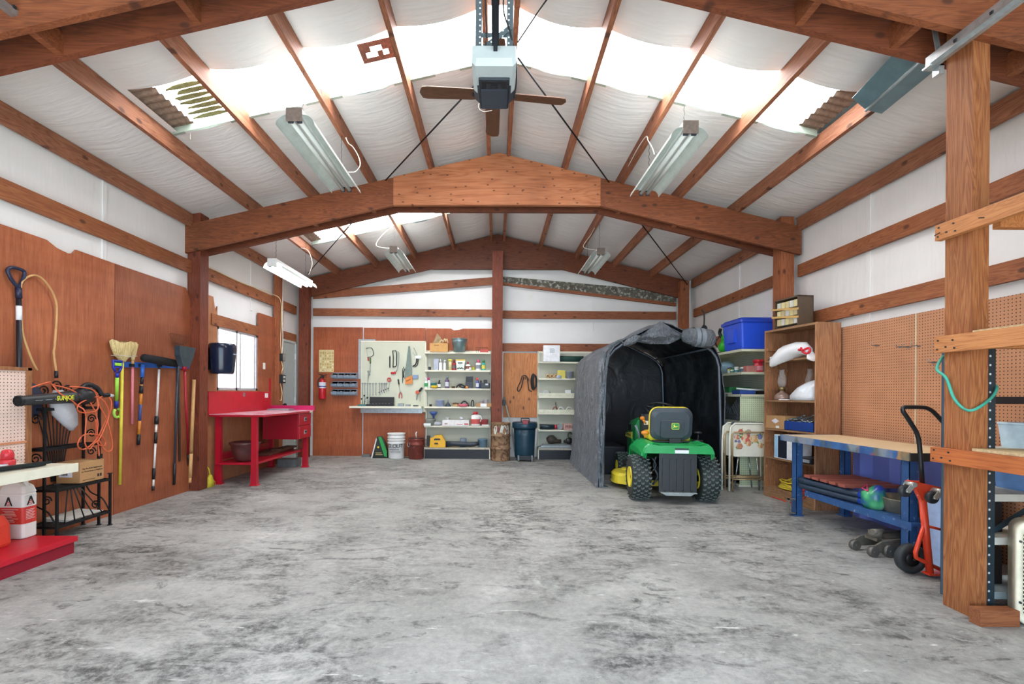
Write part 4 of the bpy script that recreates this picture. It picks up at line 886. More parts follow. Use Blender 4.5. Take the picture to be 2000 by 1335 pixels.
def outlet(p, nrm, label, group=None, mat=None, dup_=True):
    t = thing('wall_outlet', label, 'outlet', p); n = Vector(nrm); u = Vector((0, 0, 1)); r_ = u.cross(n)
    q = MB()
    for c, d in (((n * .004), (abs(n.x) * .008 + abs(r_.x) * .07, abs(n.y) * .008 + abs(r_.y) * .07, .115)),): q.box(c, d, None, .002)
    q.build('cover_plate', mat or plain('e3e0d5', .4), t)
    for z in (-.02, .02):
        q = MB(); c = n * .009 + u * z; q.box(c, (abs(n.x) * .004 + abs(r_.x) * .03, abs(n.y) * .004 + abs(r_.y) * .03, .026)); q.build('receptacle', M_BLACK, t)
    return t
outlet((-3.695, 5.79, 1.55), (1, 0, 0), 'small white outlet on the plywood by the blue hanging bin')
q = MB(); q.box((-3.67, 7.3, 1.61), (.012, .06, .1), None, .002); single(q, 'light_switch', plain('e9e6dc', .4), 'white light switch on the plywood right of the window', 'switch')
# wiring on the stud
M_WIRE = plain('dccb9c', .5); M_WIREW = plain('e2dfd3', .5)
t = thing('junction_box', 'metal junction box high on the stud by the side door', 'electrical box', (-3.575, 7.72, 1.78))
q = MB(); q.bb((-.025, -.055, -.06), (.03, .055, .06), .003); q.build('box', M_DKST, t); q = MB(); q.bb((.03, -.05, -.055), (.034, .055, .055)); q.build('cover', M_GALV, t)
t = thing('junction_box', 'outlet box with black receptacles low on the stud by the side door', 'electrical box', (-3.575, 7.72, 1.42))
q = MB(); q.bb((-.025, -.06, -.07), (.03, .06, .07), .003); q.build('box', M_DKST, t)
for z in (-.03, .03):
    q = MB(); q.bb((.03, -.03, z - .02), (.036, .03, z + .02)); q.build('receptacle', plain('d9d6cc', .4), t)
for nm, lab, pts, m_ in (('cable', 'yellow cable running down the stud by the side door', [(-3.66, 5.8, 2.79), (-3.67, 6.6, 2.77), (-3.66, 7.5, 2.80), (-3.585, 7.66, 2.72), (-3.58, 7.68, 2.4), (-3.585, 7.67, 2.05), (-3.58, 7.70, 1.84)], M_WIRE),
                         ('cable', 'white cable dropping from the bright shop light down the stud', [(-3.58, 7.73, 3.15), (-3.585, 7.74, 2.8), (-3.58, 7.72, 2.4), (-3.58, 7.74, 2.1), (-3.58, 7.72, 1.84)], M_WIREW),
                         ('cable', 'cream cable looping between the two boxes on the stud', [(-3.58, 7.70, 1.72), (-3.55, 7.66, 1.66), (-3.56, 7.70, 1.60), (-3.55, 7.65, 1.54), (-3.57, 7.7, 1.49)], M_WIRE),
                         ('cable', 'cream cable hanging below the lower box on the stud', [(-3.605, 7.71, 1.35), (-3.56, 7.68, 1.2), (-3.575, 7.69, 1.1), (-3.57, 7.665, 1.06), (-3.61, 7.70, 1.07)], M_WIRE)):
    q = MB(); q.tube(pts, .007, 6, res=5); tag(q.build(nm, m_), lab, 'cable')
# ------------------------------------------------------------------ red workbench
M_RTOP_GLARE = plain('cf9aa8', .22, 0, .08, 3, wear='e0c2cc', wear_amt=.5, wear_scale=2.5); M_RB = plain('b3142a', .35, 0, .08, 8, wear='d14352', wear_amt=.74)  # bench top: window glare painted in as pale pink base and paler patches
t = thing('red_workbench', 'red steel workbench with drawers and back board under the window', 'workbench', (-3.3, 6.7, 0))
q = MB(); q.bb((-.36, -.82, .88), (.35, .80, .905), .003); q.mat(1); q.bb((-.355, -.815, .905), (.345, .795, .912)); q.build('bench_top', [M_RB, M_RTOP_GLARE], t)
q = MB(); q.bb((-.375, -.83, .90), (-.355, .80, 1.205), .002); o = q.build('back_board', M_RED, t)
q = MB(); q.bb((-.355, -.02, 1.13), (-.345, .01, 1.19)); q.build('latch', M_GALV, o)
q = MB(); q.bb((-.355, .60, 1.11), (-.353, .70, 1.18)); q.build('paper_tag', plain('ecebe8', .7), o)
q = MB(); q.bb((-.36, .785, .905), (.36, .80, .985), .002); q.build('end_guard', plain('c0185a', .4), t)
q = MB(); q.bb((-.375, .775, 1.2), (-.355, .80, 1.42)); q.build('upright_strip', M_RB, t)
for x, y in ((.21, -.78), (-.30, -.70), (.25, .70), (-.3, .70)):
    q = MB(); q.loft([[(x - a, y - a * .8, z), (x + a, y - a * .8, z), (x + a, y + a * .8, z), (x - a, y + a * .8, z)] for a, z in ((.055, 0), (.04, .02), (.034, .3), (.034, .88))], smooth=False); q.build('leg', M_RB, t)
q = MB(); q.bb((-.31, -.76, .255), (.2, .74, .285), .004); q.build('lower_shelf', M_RB, t)
q = MB(); q.bb((-.31, -.72, .30), (-.30, .70, .40)); q.build('rear_rail', M_RB, t)
q = MB(); q.bb((-.22, .27, .485), (.315, .73, .88), .003); o = q.build('drawer_case', plain('a01226', .35, 0, .06), t)
for z0, z1 in ((.49, .68), (.69, .875)):
    q = MB(); q.bb((.315, .28, z0), (.33, .72, z1), .004); d_ = q.build('drawer', M_RB, t)
    q = MB(); q.bb((.33, .46, (z0 + z1) / 2 - .03), (.338, .54, (z0 + z1) / 2 + .03), .002); q.mat(1); q.bb((.337, .47, (z0 + z1) / 2 - .012), (.3395, .53, (z0 + z1) / 2 + .012)); q.build('pull', [M_GALV, M_BLACK], d_)
q = MB(); q.bb((.335, .62, .878), (.352, .74, .906)); q.build('corner_plate', plain('d8c9b8', .4), t)
q = MB(); q.lathe([(0, .0), (.10, 0), (.125, .03), (.165, .15), (.172, .21), (.19, .225), (.19, .25), (.172, .255), (.15, .21), (.11, .05), (0, .04)], n=28); single(q, 'planter_bowl', plain('5a3330', .35, 0, .25, 12), 'brown glazed planter bowl on the lower shelf of the red bench', 'planter', (-3.32, 6.12, .286))
q = MB(); q.bb((-3.6, 7.25, .912), (-3.25, 7.45, .935), .004); single(q, 'metal_plate', M_GALV, 'grey metal plate lying at the far end of the red bench top', 'plate')
for k, (y0, y1, x0, x1, z0, z1) in enumerate(((6.55, 7.35, -3.55, -3.42, .286, .31), (6.6, 7.42, -3.38, -3.24, .286, .315), (6.9, 7.44, -3.36, -3.2, .316, .345))):
    q = MB(); q.bb((x0, y0, z0), (x1, y1, z1), .003); single(q, 'plank', wood('y', '3a241c', '5b3a2d', '785142', seed=50 + k), ['dark plank lying at the back of the red bench lower shelf', 'dark plank lying on the front of the red bench lower shelf', 'short dark plank topmost of the stack under the red bench'][k], 'plank')
q = MB(); q.bb((-3.5, 7.4, 0), (-3.2, 7.6, .12), .004); single(q, 'grey_block', plain('6d6f6e', .7), 'grey block on the floor under the far end of the red bench', 'block')
# ================================================================== back wall
def xb(px, Y, py=780): return at(px, py, Y).x
M_STEEL = plain('9ba3a6', .3, .8, .15, 30); M_ORANGE = plain('d98a3c', .5); M_REDP = plain('c2252e', .35); M_BLUEP = plain('3e63b0', .4); M_GREENP = plain('2f8a4c', .4)
M_YEL = plain('e8c02c', .4); M_PINK = plain('d9557e', .4); M_GREYP = plain('8c9299', .45); M_LBLUE = plain('aebde0', .35); M_TAN = plain('c9a978', .7); M_BROWN = plain('6b4a34', .6); M_PURP = plain('5d4668', .3)
# fire extinguisher
t = thing('fire_extinguisher', 'red fire extinguisher hanging on the plywood of the back wall', 'fire extinguisher', (xb(629.5, 8.66), 8.66, 1.07))
q = MB(); q.lathe([(0, 0), (.058, 0), (.064, .015), (.064, .30), (.055, .345), (.026, .375), (.02, .40), (0, .40)]); o = q.build('cylinder', plain('c01f2a', .3, 0, .06), t)
q = MB(); q.lathe([(.0648, .21), (.0648, .32)], n=24); q.build('label', plain('d9dde8', .5), o)
q = MB(); q.lathe([(.0652, .23), (.0652, .25)], n=24); q.build('label_stripe', plain('39458c', .5), o)
q = MB(); q.bb((-.02, -.02, .39), (.02, .02, .44)); q.bar((-.02, 0, .44), (.09, -.01, .46), .018, .01); q.bar((.0, 0, .43), (.085, -.01, .415), .016, .008); q.bar((0, 0, .45), (-.08, 0, .475), .016, .012); q.build('valve_handle', M_BLACK, t)
q = MB(); q.tube([(-.02, -.01, .42), (-.075, -.02, .36), (-.07, -.03, .24)], .009, 7, res=4); q.build('hose', M_BLACK, t)
q = MB(); q.bb((-.02, .05, .02), (.02, .08, .3)); q.build('wall_bracket', M_BLACK, t)
# calendar sheet
t = thing('wall_chart', 'yellowed calendar sheet pinned to the plywood above the extinguisher', 'wall chart', (xb(637.5, 8.73, 706), 8.733, 1.795))
q = MB(); q.bb((-.14, -.003, -.21), (.14, 0, .21)); q.build('sheet', plain('d8c691', .7, 0, .1, 20), t)
rng = random.Random(4)
for i in range(6):
    for j in range(7):
        q = MB(); x = -.12 + i * .045; z = -.19 + j * .054; q.bb((x, -.0045, z), (x + .018 + rng.random() * .018, -.003, z + .02 + rng.random() * .02)); q.build('printed_block', plain(['c2a865', 'e6dab0', 'b99f63'][rng.randrange(3)], .7), t)
for x in (-.05, .05):
    q = MB(); q.bb((x, -.005, .02), (x + .003, -.0035, .19)); q.build('ruled_line', plain('6d6a5a', .7), t)
# bin racks
for r_, (z, lab) in enumerate(((1.475, 'grey bin rack on the back wall, topmost of the three beside the extinguisher'), (1.315, 'grey bin rack on the back wall, middle of the three beside the extinguisher'), (1.165, 'grey bin rack on the back wall, lowest of the three beside the extinguisher'))):
    t = thing('bin_rack', lab, 'bin rack', (xb(673, 8.7), 8.73, z), 0, 'small parts bin racks')
    q = MB(); q.bb((-.235, -.012, -.02), (.235, 0, .10)); q.build('rail', M_GREYP, t)
    for k in range(4):
        x0 = -.23 + k * .116; q = MB()
        q.loft([[(x0, -.11, 0), (x0 + .108, -.11, 0), (x0 + .108, -.012, 0), (x0, -.012, 0)], [(x0, -.13, .045), (x0 + .108, -.13, .045), (x0 + .108, -.012, .085), (x0, -.012, .085)]], cap=False, smooth=False)
        q.add([(x0, -.11, .002), (x0 + .108, -.11, .002), (x0 + .108, -.012, .002), (x0, -.012, .002)], [(0, 1, 2, 3)]); o = q.build('small_bin', plain('94a6b8', .4), t)
        q = MB(); rg = random.Random(r_ * 7 + k)
        q.ball((x0 + .054, -.062, .035), .04, (1.1, .9, .6), 8, .5, r_ * 5 + k); q.build('hardware', plain(['c3c8cb', '8d9296', '4a4d52', 'b9a892'][rg.randrange(4)], .5, .4, .3, 40), o)['kind'] = 'stuff'
# tool pegboard with its shelf
M_PGC = pegmat('d6d9c2', '4d5044', 'xz', .0254, .19)
t = thing('tool_pegboard', 'cream pegboard panel full of hand tools on the back wall', 'pegboard', (-1.95, 8.71, .84))
q = MB(); q.bb((-.60, -.006, 0), (.63, 0, 1.33)); q.build('pegboard_panel', M_PGC, t)
q = MB(); q.bb((-.60, -.012, 1.315), (.63, .0, 1.34)); q.bb((.61, -.012, 0), (.635, 0, 1.33)); q.build('edge_trim', M_CRSH, t)
q = MB(); q.prism([(-.65, .62), (-.60, .62), (-.60, 1.33), (-.33, 1.335), (-.33, 1.37), (-.65, 1.37)], .0, .012); q.build('metal_backing', M_GALV, t)
t = thing('wall_shelf', 'cream metal shelf below the tool pegboard on the back wall', 'shelf', (-2.02, 8.6, .95))
q = MB(); q.bb((-.67, -.12, -.02), (.655, .10, 0), .002); q.bb((-.67, -.125, -.035), (.655, -.118, .002)); q.build('shelf_plate', M_CRSH, t)
q = MB(); q.bb((-.52, .08, -.13), (.64, .1, -.02)); q.build('back_lip', M_GALV, t)
YT = 8.685
def PT(a, b_, Y=YT): return at(680 + a * .11236, 650 + b_ * .11236, Y)
def tool(name, label, cat, a, b_, group=None):
    p = PT(a, b_); t = thing(name, label, cat, p, 0, group); q = MB(); q.tube([(0, .024, .004), (0, .0, .004), (0, -.008, .012)], .003, 5); q.build('peg', M_STEEL, t); return t, p
t, p = tool('coping_saw', 'coping saw with thin bow frame at the upper left of the tool pegboard', 'saw', 380, 330)
q = MB(); q.tube([PT(*c) - p for c in ((310, 265), (400, 258), (430, 300), (440, 370), (400, 410), (335, 418))], .006, 6, res=3); q.build('bow_frame', M_DKST, t)
q = MB(); q.tube([PT(320, 262) - p, PT(338, 418) - p], .002, 5); q.build('blade', M_STEEL, t)
q = MB(); q.cyl(PT(345, 425) - p, PT(350, 480) - p, .012, n=8); q.build('handle', M_REDP, t)
t, p = tool('file', 'green handled file hanging under the coping saw', 'file', 390, 430)
q = MB(); q.cyl(PT(385, 430) - p, PT(385, 530) - p, .013, n=8); q.build('handle', plain('4e6a3a', .5), t); q = MB(); q.bar(PT(385, 530) - p, PT(380, 690) - p, .014, .004, up=(0, 1, 0)); q.build('blade', M_STEEL, t)
t, p = tool('pliers', 'long nosed pliers hanging above the row of wrenches', 'pliers', 350, 660)
q = MB(); q.tube([PT(335, 660) - p, PT(360, 690) - p, PT(345, 760) - p, PT(342, 860) - p], [.008, .012, .008, .003], 6); q.build('jaw', M_STEEL, t)
q = MB(); q.tube([PT(385, 650) - p, PT(358, 690) - p, PT(380, 730) - p], .008, 6); q.build('handle', M_GREYP, t)
for k, a in enumerate((245, 290, 335, 380, 430, 480, 545, 585, 625, 660)):
    ln = (1190, 1170, 1120, 1110, 1060, 1050, 1010, 990, 970, 960)[k]
    t, p = tool('wrench', 'steel combination wrench hanging in the row on the tool pegboard', 'wrench', a, 880, 'wrenches in the hanging row')
    q = MB(); q.bar((0, 0, -.01), PT(a, ln) - p, .013, .005, up=(0, 1, 0)); q.build('shank', M_STEEL, t)
    q = MB(); q.tube([(.013 * math.cos(i * PI / 5), 0, .004 + .013 * math.sin(i * PI / 5)) for i in range(10)], .005, 6, closed=True); q.build('ring_end', M_STEEL, t)
    e = PT(a, ln) - p; q = MB(); q.bar(e, e + Vector((-.012, 0, -.03)), .006, .006); q.bar(e, e + Vector((.012, 0, -.03)), .006, .006); q.build('open_jaw', M_STEEL, t)
for k in range(5):
    a, b_ = 545 + k * 38, 1030 - k * 17
    t, p = tool('small_wrench', 'short wrench in the slanting row at the middle of the tool pegboard', 'wrench', a, b_, 'short wrenches in the slanting row')
    q = MB(); q.bar((-.008, 0, 0), (.014, 0, -.05), .010, .005, up=(0, 1, 0)); q.build('shank', M_STEEL, t); q = MB(); q.ball((-.008, 0, .002), .011, (1, .5, 1), 8); q.build('jaw', M_DKST, t)
t, p = tool('flat_file', 'black flat file hanging left of the hacksaw', 'file', 724, 410)
q = MB(); q.bar((0, 0, 0), PT(724, 600) - p, .022, .006, up=(0, 1, 0)); q.build('blade', M_BLACK, t); q = MB(); q.cyl((0, 0, .0), (0, 0, .02), .008); q.build('tang', M_STEEL, t)
t, p = tool('hacksaw', 'black framed hacksaw with red handle in the middle of the tool pegboard', 'saw', 820, 330)
q = MB(); q.tube([PT(*c) - p for c in ((780, 600), (785, 420), (775, 305), (830, 305), (843, 360), (840, 550), (825, 580), (785, 585))], .009, 6); q.build('frame', M_BLACK, t)
q = MB(); q.tube([PT(*c) - p for c in ((860, 320), (882, 340), (875, 520), (850, 640), (830, 670))], .007, 6); q.build('blade', M_STEEL, t)
q = MB(); q.ball(PT(765, 695) - p, .03, (1, .5, .8), 10); q.ball(PT(810, 690) - p, .028, (1, .5, .9), 10); q.build('handle', M_REDP, t)
t, p = tool('tin_snips', 'red round handled snips hanging below the hacksaw', 'snips', 712, 810)
q = MB(); q.tube([(.034 * math.cos(i * PI / 6), 0, .034 * math.sin(i * PI / 6)) for i in range(12)], .01, 6, closed=True); q.bar((0, 0, -.03), (0, 0, .03), .012, .01); q.build('handle', plain('c2483c', .4), t)
q = MB(); q.bar((0, 0, -.03), (-.004, 0, -.17), .014, .006); q.build('blade', M_STEEL, t)
t, p = tool('screwdriver', 'long pry bar with black grip right of the red snips', 'pry bar', 870, 805)
q = MB(); q.cyl((0, 0, 0), PT(882, 890) - p, .014, .012, 10); q.build('grip', M_BLACK, t); q = MB(); q.tube([PT(882, 890) - p, PT(905, 1030) - p, PT(925, 1040) - p], .006, 6); q.build('bar', M_STEEL, t)
t, p = tool('pincers', 'red handled pincers hanging low on the tool pegboard', 'pincers', 910, 1060)
for s in (-1, 1):
    q = MB(); q.tube([(0, 0, .03), (s * .02, 0, .01), (s * .026, 0, -.03), (s * .024, 0, -.08)], .007, 6, res=3); q.build('handle', M_REDP, t)
q = MB(); q.ball((0, 0, .035), .016, (1, .5, 1), 8); q.build('jaw', M_STEEL, t)
t, p = tool('hand_saw', 'hand saw with grey green blade and orange wooden handle hanging on the tool pegboard', 'saw', 1060, 240)
q = MB(); q.prism([((PT(a, b_) - p).x, (PT(a, b_) - p).z) for a, b_ in ((1045, 230), (1075, 225), (1115, 740), (1000, 790), (975, 800))], -.004, .0); q.build('blade', plain('76847a', .35, .4, .1), t)
q = MB()
hp = [(1000, 780), (1115, 735), (1122, 890), (1100, 870), (1075, 880), (1005, 895), (990, 850)]
q.prism([((PT(a, b_) - p).x, (PT(a, b_) - p).z) for a, b_ in hp], -.016, .004); q.mat(1); q.prism([((PT(a, b_) - p).x, (PT(a, b_) - p).z) for a, b_ in ((1012, 830), (1085, 795), (1088, 810), (1015, 845))], -.018, -.0155); q.build('handle', [plain('d9843a', .45, 0, .1), M_BROWN], t)
t, p = tool('try_square', 'blue bladed square hanging right of the hand saw handle', 'square', 1170, 760)
q = MB(); q.bb((-.05, -.004, -.035), (.04, .0, .035)); q.build('blade', plain('7d93ad', .35, .4), t); q = MB(); q.bb((.04, -.008, -.03), (.052, .002, .04)); q.build('stock', M_GREYP, t)
t, p = tool('bar_clamp', 'black clamp with white tag hanging right of the hand saw', 'clamp', 1190, 470)
q = MB(); q.tube([PT(*c) - p for c in ((1195, 440), (1175, 540), (1120, 580))], .012, 6, res=3); q.tube([PT(*c) - p for c in ((1215, 450), (1205, 550), (1160, 585))], .008, 6, res=3); q.build('frame', M_BLACK, t)
q = MB(); q.bb(Vector((-.025, -.012, .03)), Vector((.09, -.008, .085))); q.build('white_tag', M_WHITE, t)
q = MB(); q.tube([PT(*c) - p for c in ((1140, 255), (1195, 360), (1190, 400))], .005, 6); q.tube([PT(*c) - p for c in ((1120, 340), (1165, 390))], .005, 6); q.build('spring', M_STEEL, t)
t, p = tool('side_cutters', 'small black cutters hanging left of the hand saw blade', 'cutters', 955, 690)
q = MB(); q.tube([PT(*c) - p for c in ((970, 580), (945, 640), (950, 720), (945, 870))], [.004, .008, .012, .004], 6); q.build('blade', M_DKST, t); q = MB(); q.tube([PT(*c) - p for c in ((985, 620), (955, 700), (965, 770))], .009, 6); q.build('handle', M_BLACK, t)
t, p = tool('hand_drill', 'hand drill with red wheel and black grip at the lower right of the tool pegboard', 'hand drill', 1205, 1030)
q = MB(); q.cyl((0, -.02, 0), (0, 0, 0), .036, n=14); q.build('wheel', plain('c4532f', .4), t); q = MB(); q.cyl(PT(1235, 1015) - p, PT(1285, 950) - p, .02, n=10); q.build('grip', M_BLACK, t); q = MB(); q.tube([(0, 0, 0), PT(1200, 1090) - p, PT(1190, 1165) - p], [.012, .012, .005], 8); q.build('chuck', M_STEEL, t)
t, p = tool('allen_keys', 'thin hooked steel rod right of the hand drill', 'rod', 1250, 1060)
q = MB(); q.tube([(0, 0, 0), PT(1248, 1190) - p], .004, 6); q.build('rod_shaft', M_STEEL, t); q = MB(); q.tube([(0, 0, 0), (.02, 0, .008)], .004, 6); q.build('hooked_end', M_STEEL, t)
# on the wall shelf
def PS(px, z, Y=8.58): return Vector((xb(px, Y), Y, z))
t = thing('socket_case', 'open black socket case on the shelf under the tool pegboard', 'tool case', PS(744, .952))
q = MB(); q.bb((-.26, -.07, 0), (.24, .06, .035), .004); q.build('case_base', M_BLACK, t); q = MB(); q.bar((0, .062, .04), (0, .085, .165), .46, .02, up=(0, 1, 0)); q.build('case_lid', plain('141519', .5), t)
for k in range(7):
    q = MB(); q.cyl((-.2 + k * .06, -.03, .035), (-.2 + k * .06, -.03, .05), .012, n=8); q.build('socket', M_STEEL, t)
for k, (px, w_, h, m_, lab) in enumerate(((708, .15, .03, plain('2f6a6c', .4), 'teal tray at the left end of the shelf under the tool pegboard'), (783, .10, .05, M_STEEL, 'steel drill bit index on the shelf under the pincers'), (797, .08, .035, M_GREYP, 'grey metal block on the shelf right of the drill bit index'), (812, .09, .02, M_BLACK, 'flat black tool on the shelf below the hand drill'))):
    q = MB(); q.bb((-w_ / 2, -.05, 0), (w_ / 2, .05, h), .004); single(q, 'tool_tray', m_, lab, 'tool tray', PS(px, .952))
for k, (px, h, lab) in enumerate(((707, .10, 'wrench head standing in the teal tray, leftmost'), (712, .16, 'tall wrench standing behind the teal tray'), (718, .12, 'chrome ratchet standing left of the socket case'))):
    t = thing('ratchet', lab, 'ratchet', PS(px, .983, 8.62)); q = MB(); q.tube([(0, 0, 0), (.01, 0, h * .7), (-.005, 0, h)], .007, 6); q.build('shank', M_STEEL, t); q = MB(); q.ball((-.005, 0, h), .018, (1, .7, 1), 8); q.build('head', M_DKST, t)
# generic small containers
def bottle(px, z, Y, r_, h, body, cap, label, cat='bottle', name='bottle', lab=None, spray=False, neck=.35, jug=False, group=None):
    t = thing(name, label, cat, (xb(px, Y), Y, z), 0, group); hb = h * (.72 if not jug else .8)
    q = MB(); q.lathe([(0, 0), (r_ * .95, 0), (r_, h * .03), (r_, hb * .85), (r_ * .85, hb * .94), (r_ * neck, hb), (r_ * neck, hb + h * .06), (0, hb + h * .06)], n=16, sy=.8); o = q.build('bottle_body', body, t)
    if lab is not None:
        q = MB(); q.lathe([(r_ * 1.012, h * .15), (r_ * 1.012, h * .5)], n=16, sy=.81); q.build('bottle_label', lab, o)
    if spray:
        q = MB(); q.cyl((0, 0, hb + h * .03), (0, 0, hb + h * .14), r_ * .45, n=10); q.bb((-r_ * 1.1, -r_ * .3, hb + h * .12), (r_ * .5, r_ * .3, h)); q.bar((-r_ * .6, 0, hb + h * .13), (-r_ * .9, 0, hb - h * .02), .008); q.build('spray_head', cap, t)
    else:
        q = MB(); q.lathe([(0, hb + h * .03), (r_ * neck * 1.25, hb + h * .03), (r_ * neck * 1.2, h * .97), (r_ * neck, h), (0, h)], n=14); q.build('cap', cap, t)
    if jug:
        q = MB(); q.tube([(r_ * .3, 0, hb * .98), (r_ * 1.1, 0, hb * .85), (r_ * 1.25, 0, hb * .55), (r_ * .98, 0, hb * .4)], r_ * .16, 7, res=4); q.build('handle', body, t)
    return t
def tub(px, z, Y, r0, r1, h, mat, label, name='plastic_tub', cat='tub', rim=True, solid=False, grp=None):
    q = MB(); q.lathe([(0, 0), (r0, 0), (r1, h * .94), (r1 * 1.06, h * .95), (r1 * 1.06, h), (r1 * .96, h), (r0 * .95, .008), (0, .008)], n=22)
    return single(q, name, mat, label, cat, (xb(px, Y), Y, z), group=grp)
def blockobj(px, z, Y, w_, d_, h, mat, label, name='small_box', cat='box', rz=0, bev=.003, grp=None):
    q = MB(); q.bb((-w_ / 2, -d_ / 2, 0), (w_ / 2, d_ / 2, h), bev); return single(q, name, mat, label, cat, (xb(px, Y), Y, z), rz, grp)
# ------------------------------------------------------------------ gondola shelving with goods
M_PGS = pegmat('c6c8b8', '5b5d52', 'xz', .0254, .2); M_DECKW = plain('b9b09c', .55, 0, .12, 8, wear='8d7f68', wear_amt=.6); M_KICK = plain('10131a', .4, 0, .1)
def gondola(name, label, x0, x1, zs, ztop, lips=()):
    t = thing(name, label, 'shelving', ((x0 + x1) / 2, 8.6, 0)); w_ = (x1 - x0) / 2
    q = MB(); q.bb((-w_, .085, .2), (w_, .092, ztop)); q.build('pegboard_back', M_PGS, t)
    for s in (-1, 1):
        q = MB(); q.bb((s * w_ - .015, .06, 0), (s * w_ + .015, .1, ztop)); q.build('slotted_upright', pegmat('d6d6c4', '55564c', 'xz', .025, .2), t)
    q = MB(); q.bb((-w_, .08, ztop - .03), (w_, .1, ztop)); q.build('top_rail', M_CRSH, t)
    for k, z in enumerate(zs):
        q = MB(); q.bb((-w_ - .01, -.12, z - .012), (w_ - .005, .085, z), .001); q.bb((-w_ - .01, -.13, z - .03), (w_ - .005, -.118, z + .001), .002)
        for s in (-1, 1): q.prism([(-.11, z - .013), (.085, z - .013), (.085, z - .09)], s * w_ - .012, s * w_ - .009, 'x')
        q.build('shelf', M_CRSH, t)
        if k in lips: q = MB(); q.bb((-w_, -.135, z), (w_ - .01, -.13, z + .06)); q.build('front_lip', plain('dcdcc2', .4), t)
    q = MB(); q.bb((-w_ - .015, -.16, .17), (w_, .09, .205), .004); q.build('deck', M_DECKW, t)
    q = MB(); q.bb((-w_, -.15, 0), (w_ - .01, -.14, .17)); q.build('kick_plate', M_KICK, t)
    q = MB(); q.bb((-w_ - .018, -.155, 0), (-w_, .09, .175)); q.bb((w_ - .01, -.155, 0), (w_ + .008, .09, .175)); q.build('base_end', M_CRSH, t); return t
Z1 = [.60, .952, 1.29, 1.625, 1.955]
gondola('gondola_shelf', 'cream gondola shelving with five loaded shelves left of the center post', -1.30, -.10, Z1, 2.0)
G = 8.53
z = 1.956
t = carton((xb(857.5, G), G, z), .33, .16, .16, 'tan wooden box of odds and ends on the top shelf left of the galvanized bucket', 'cardboard_box', mat=plain('c99858', .6, 0, .08))
q = MB(); q.bb((-.09, -.0812, .115), (.0, -.0798, .13)); q.build('printed_mark', plain('8d6432', .7), t)
q = MB(); q.prism([(-.10, 0), (.10, 0), (.04, .12), (-.02, .19)], -.02, .02); single(q, 'paper_bag', plain('a08a68', .8, 0, .3, 20), 'brown paper bag poking out of the tan box on the top shelf', 'paper bag', (xb(855, G), G + .03, z + .162))
q = MB(); q.tube([(-.06, 0, 0), (-.03, .01, .06), (0, 0, .01), (.03, .01, .08), (.05, 0, .02), (.07, 0, .07), (.09, .01, 0)], .012, 6, res=4); single(q, 'rope_bundle', plain('c9b184', .8, 0, .3, 40), 'bundle of frayed rope on the right end of the tan box on the top shelf', 'rope', (xb(865, G), G - .03, z + .172))
t = thing('galvanized_bucket', 'galvanized steel bucket on the top shelf of the gondola', 'bucket', (xb(896.5, G), G - .01, z))
q = MB(); q.lathe([(0, 0), (.10, 0), (.137, .19), (.141, .2), (.137, .21), (.142, .235), (.148, .24), (.148, .25), (.14, .25), (.10, .01), (0, .01)], n=28); q.build('pail', plain('8fa6a8', .35, .7, .15), t)
q = MB(); q.tube([(.145, 0, .23), (.15, -.03, .16), (.0, -.16, .14) if False else (.148, -.06, .20), (.1, -.12, .24)], .004, 6, res=3); q.build('wire_bail', M_STEEL, t)
blockobj(945, z, G, .15, .1, .055, plain('b9483f', .5), 'red tin on the right end of the gondola top shelf', 'red_tin', 'tin')
t = thing('wire_basket', 'thin wire basket behind the red tin on the top shelf', 'basket', (xb(940, G), G + .065, z))
for k in range(6):
    q = MB(); q.tube([(-.1 + k * .04, 0, 0), (-.11 + k * .044, 0, .10)], .0025, 5); q.build('wire', M_DKST, t)
q = MB(); q.tube([(-.11, 0, .10), (.11, 0, .10)], .003, 5); q.build('rim_wire', M_DKST, t)
z = 1.626
blockobj(839, z, G, .05, .05, .06, M_BLACK, 'small black box at the left end of the second shelf')
q = MB(); q.loft([[(-.04, -.02, 0), (.04, -.02, 0), (.04, .02, 0), (-.04, .02, 0)], [(-.045, -.004, .21), (.045, -.004, .21), (.045, .004, .21), (-.045, .004, .21)]], smooth=False); single(q, 'foil_pouch', plain('a9adb8', .3, .5), 'tall silver foil pouch on the second shelf', 'pouch', (xb(851.5, G), G, z))
bottle(860, z, G, .032, .20, M_WHITE, M_WHITE, 'white bottle with flat cap right of the silver foil pouch')
bottle(868, z, G, .027, .185, M_WHITE, M_WHITE, 'white cone topped bottle left of the yellow capped tube', neck=.6)
t = thing('jar', 'pale tube with broad yellow lid on the second shelf', 'jar', (xb(879, G), G, z)); q = MB(); q.lathe([(0, 0), (.032, 0), (.032, .17), (0, .17)]); q.build('jar_body', plain('d9d29a', .4), t); q = MB(); q.lathe([(0, .165), (.038, .165), (.038, .20), (0, .2)]); q.build('lid', plain('d8d44e', .4), t)
bottle(886.5, z, G, .042, .19, plain('a8222a', .35), plain('8d1d25', .35), 'dark red bottle beside the printed white pouch', lab=plain('6d5a55', .5))
t = thing('printed_pouch', 'white and green printed pouch with yellow top in the middle of the second shelf', 'pouch', (xb(899, G), G - .02, z)); q = MB(); q.loft([[(-.065, -.03, 0), (.065, -.03, 0), (.065, .03, 0), (-.065, .03, 0)], [(-.075, -.02, .09), (.075, -.02, .09), (.075, .02, .09), (-.075, .02, .09)], [(-.085, -.003, .19), (.09, -.003, .19), (.09, .003, .19), (-.085, .003, .19)]], smooth=False); o = q.build('pouch_body', plain('d9e2d8', .4), t)
q = MB(); q.bb((-.085, -.006, .175), (.09, .004, .2)); q.build('yellow_top', plain('d9b83a', .4), t)
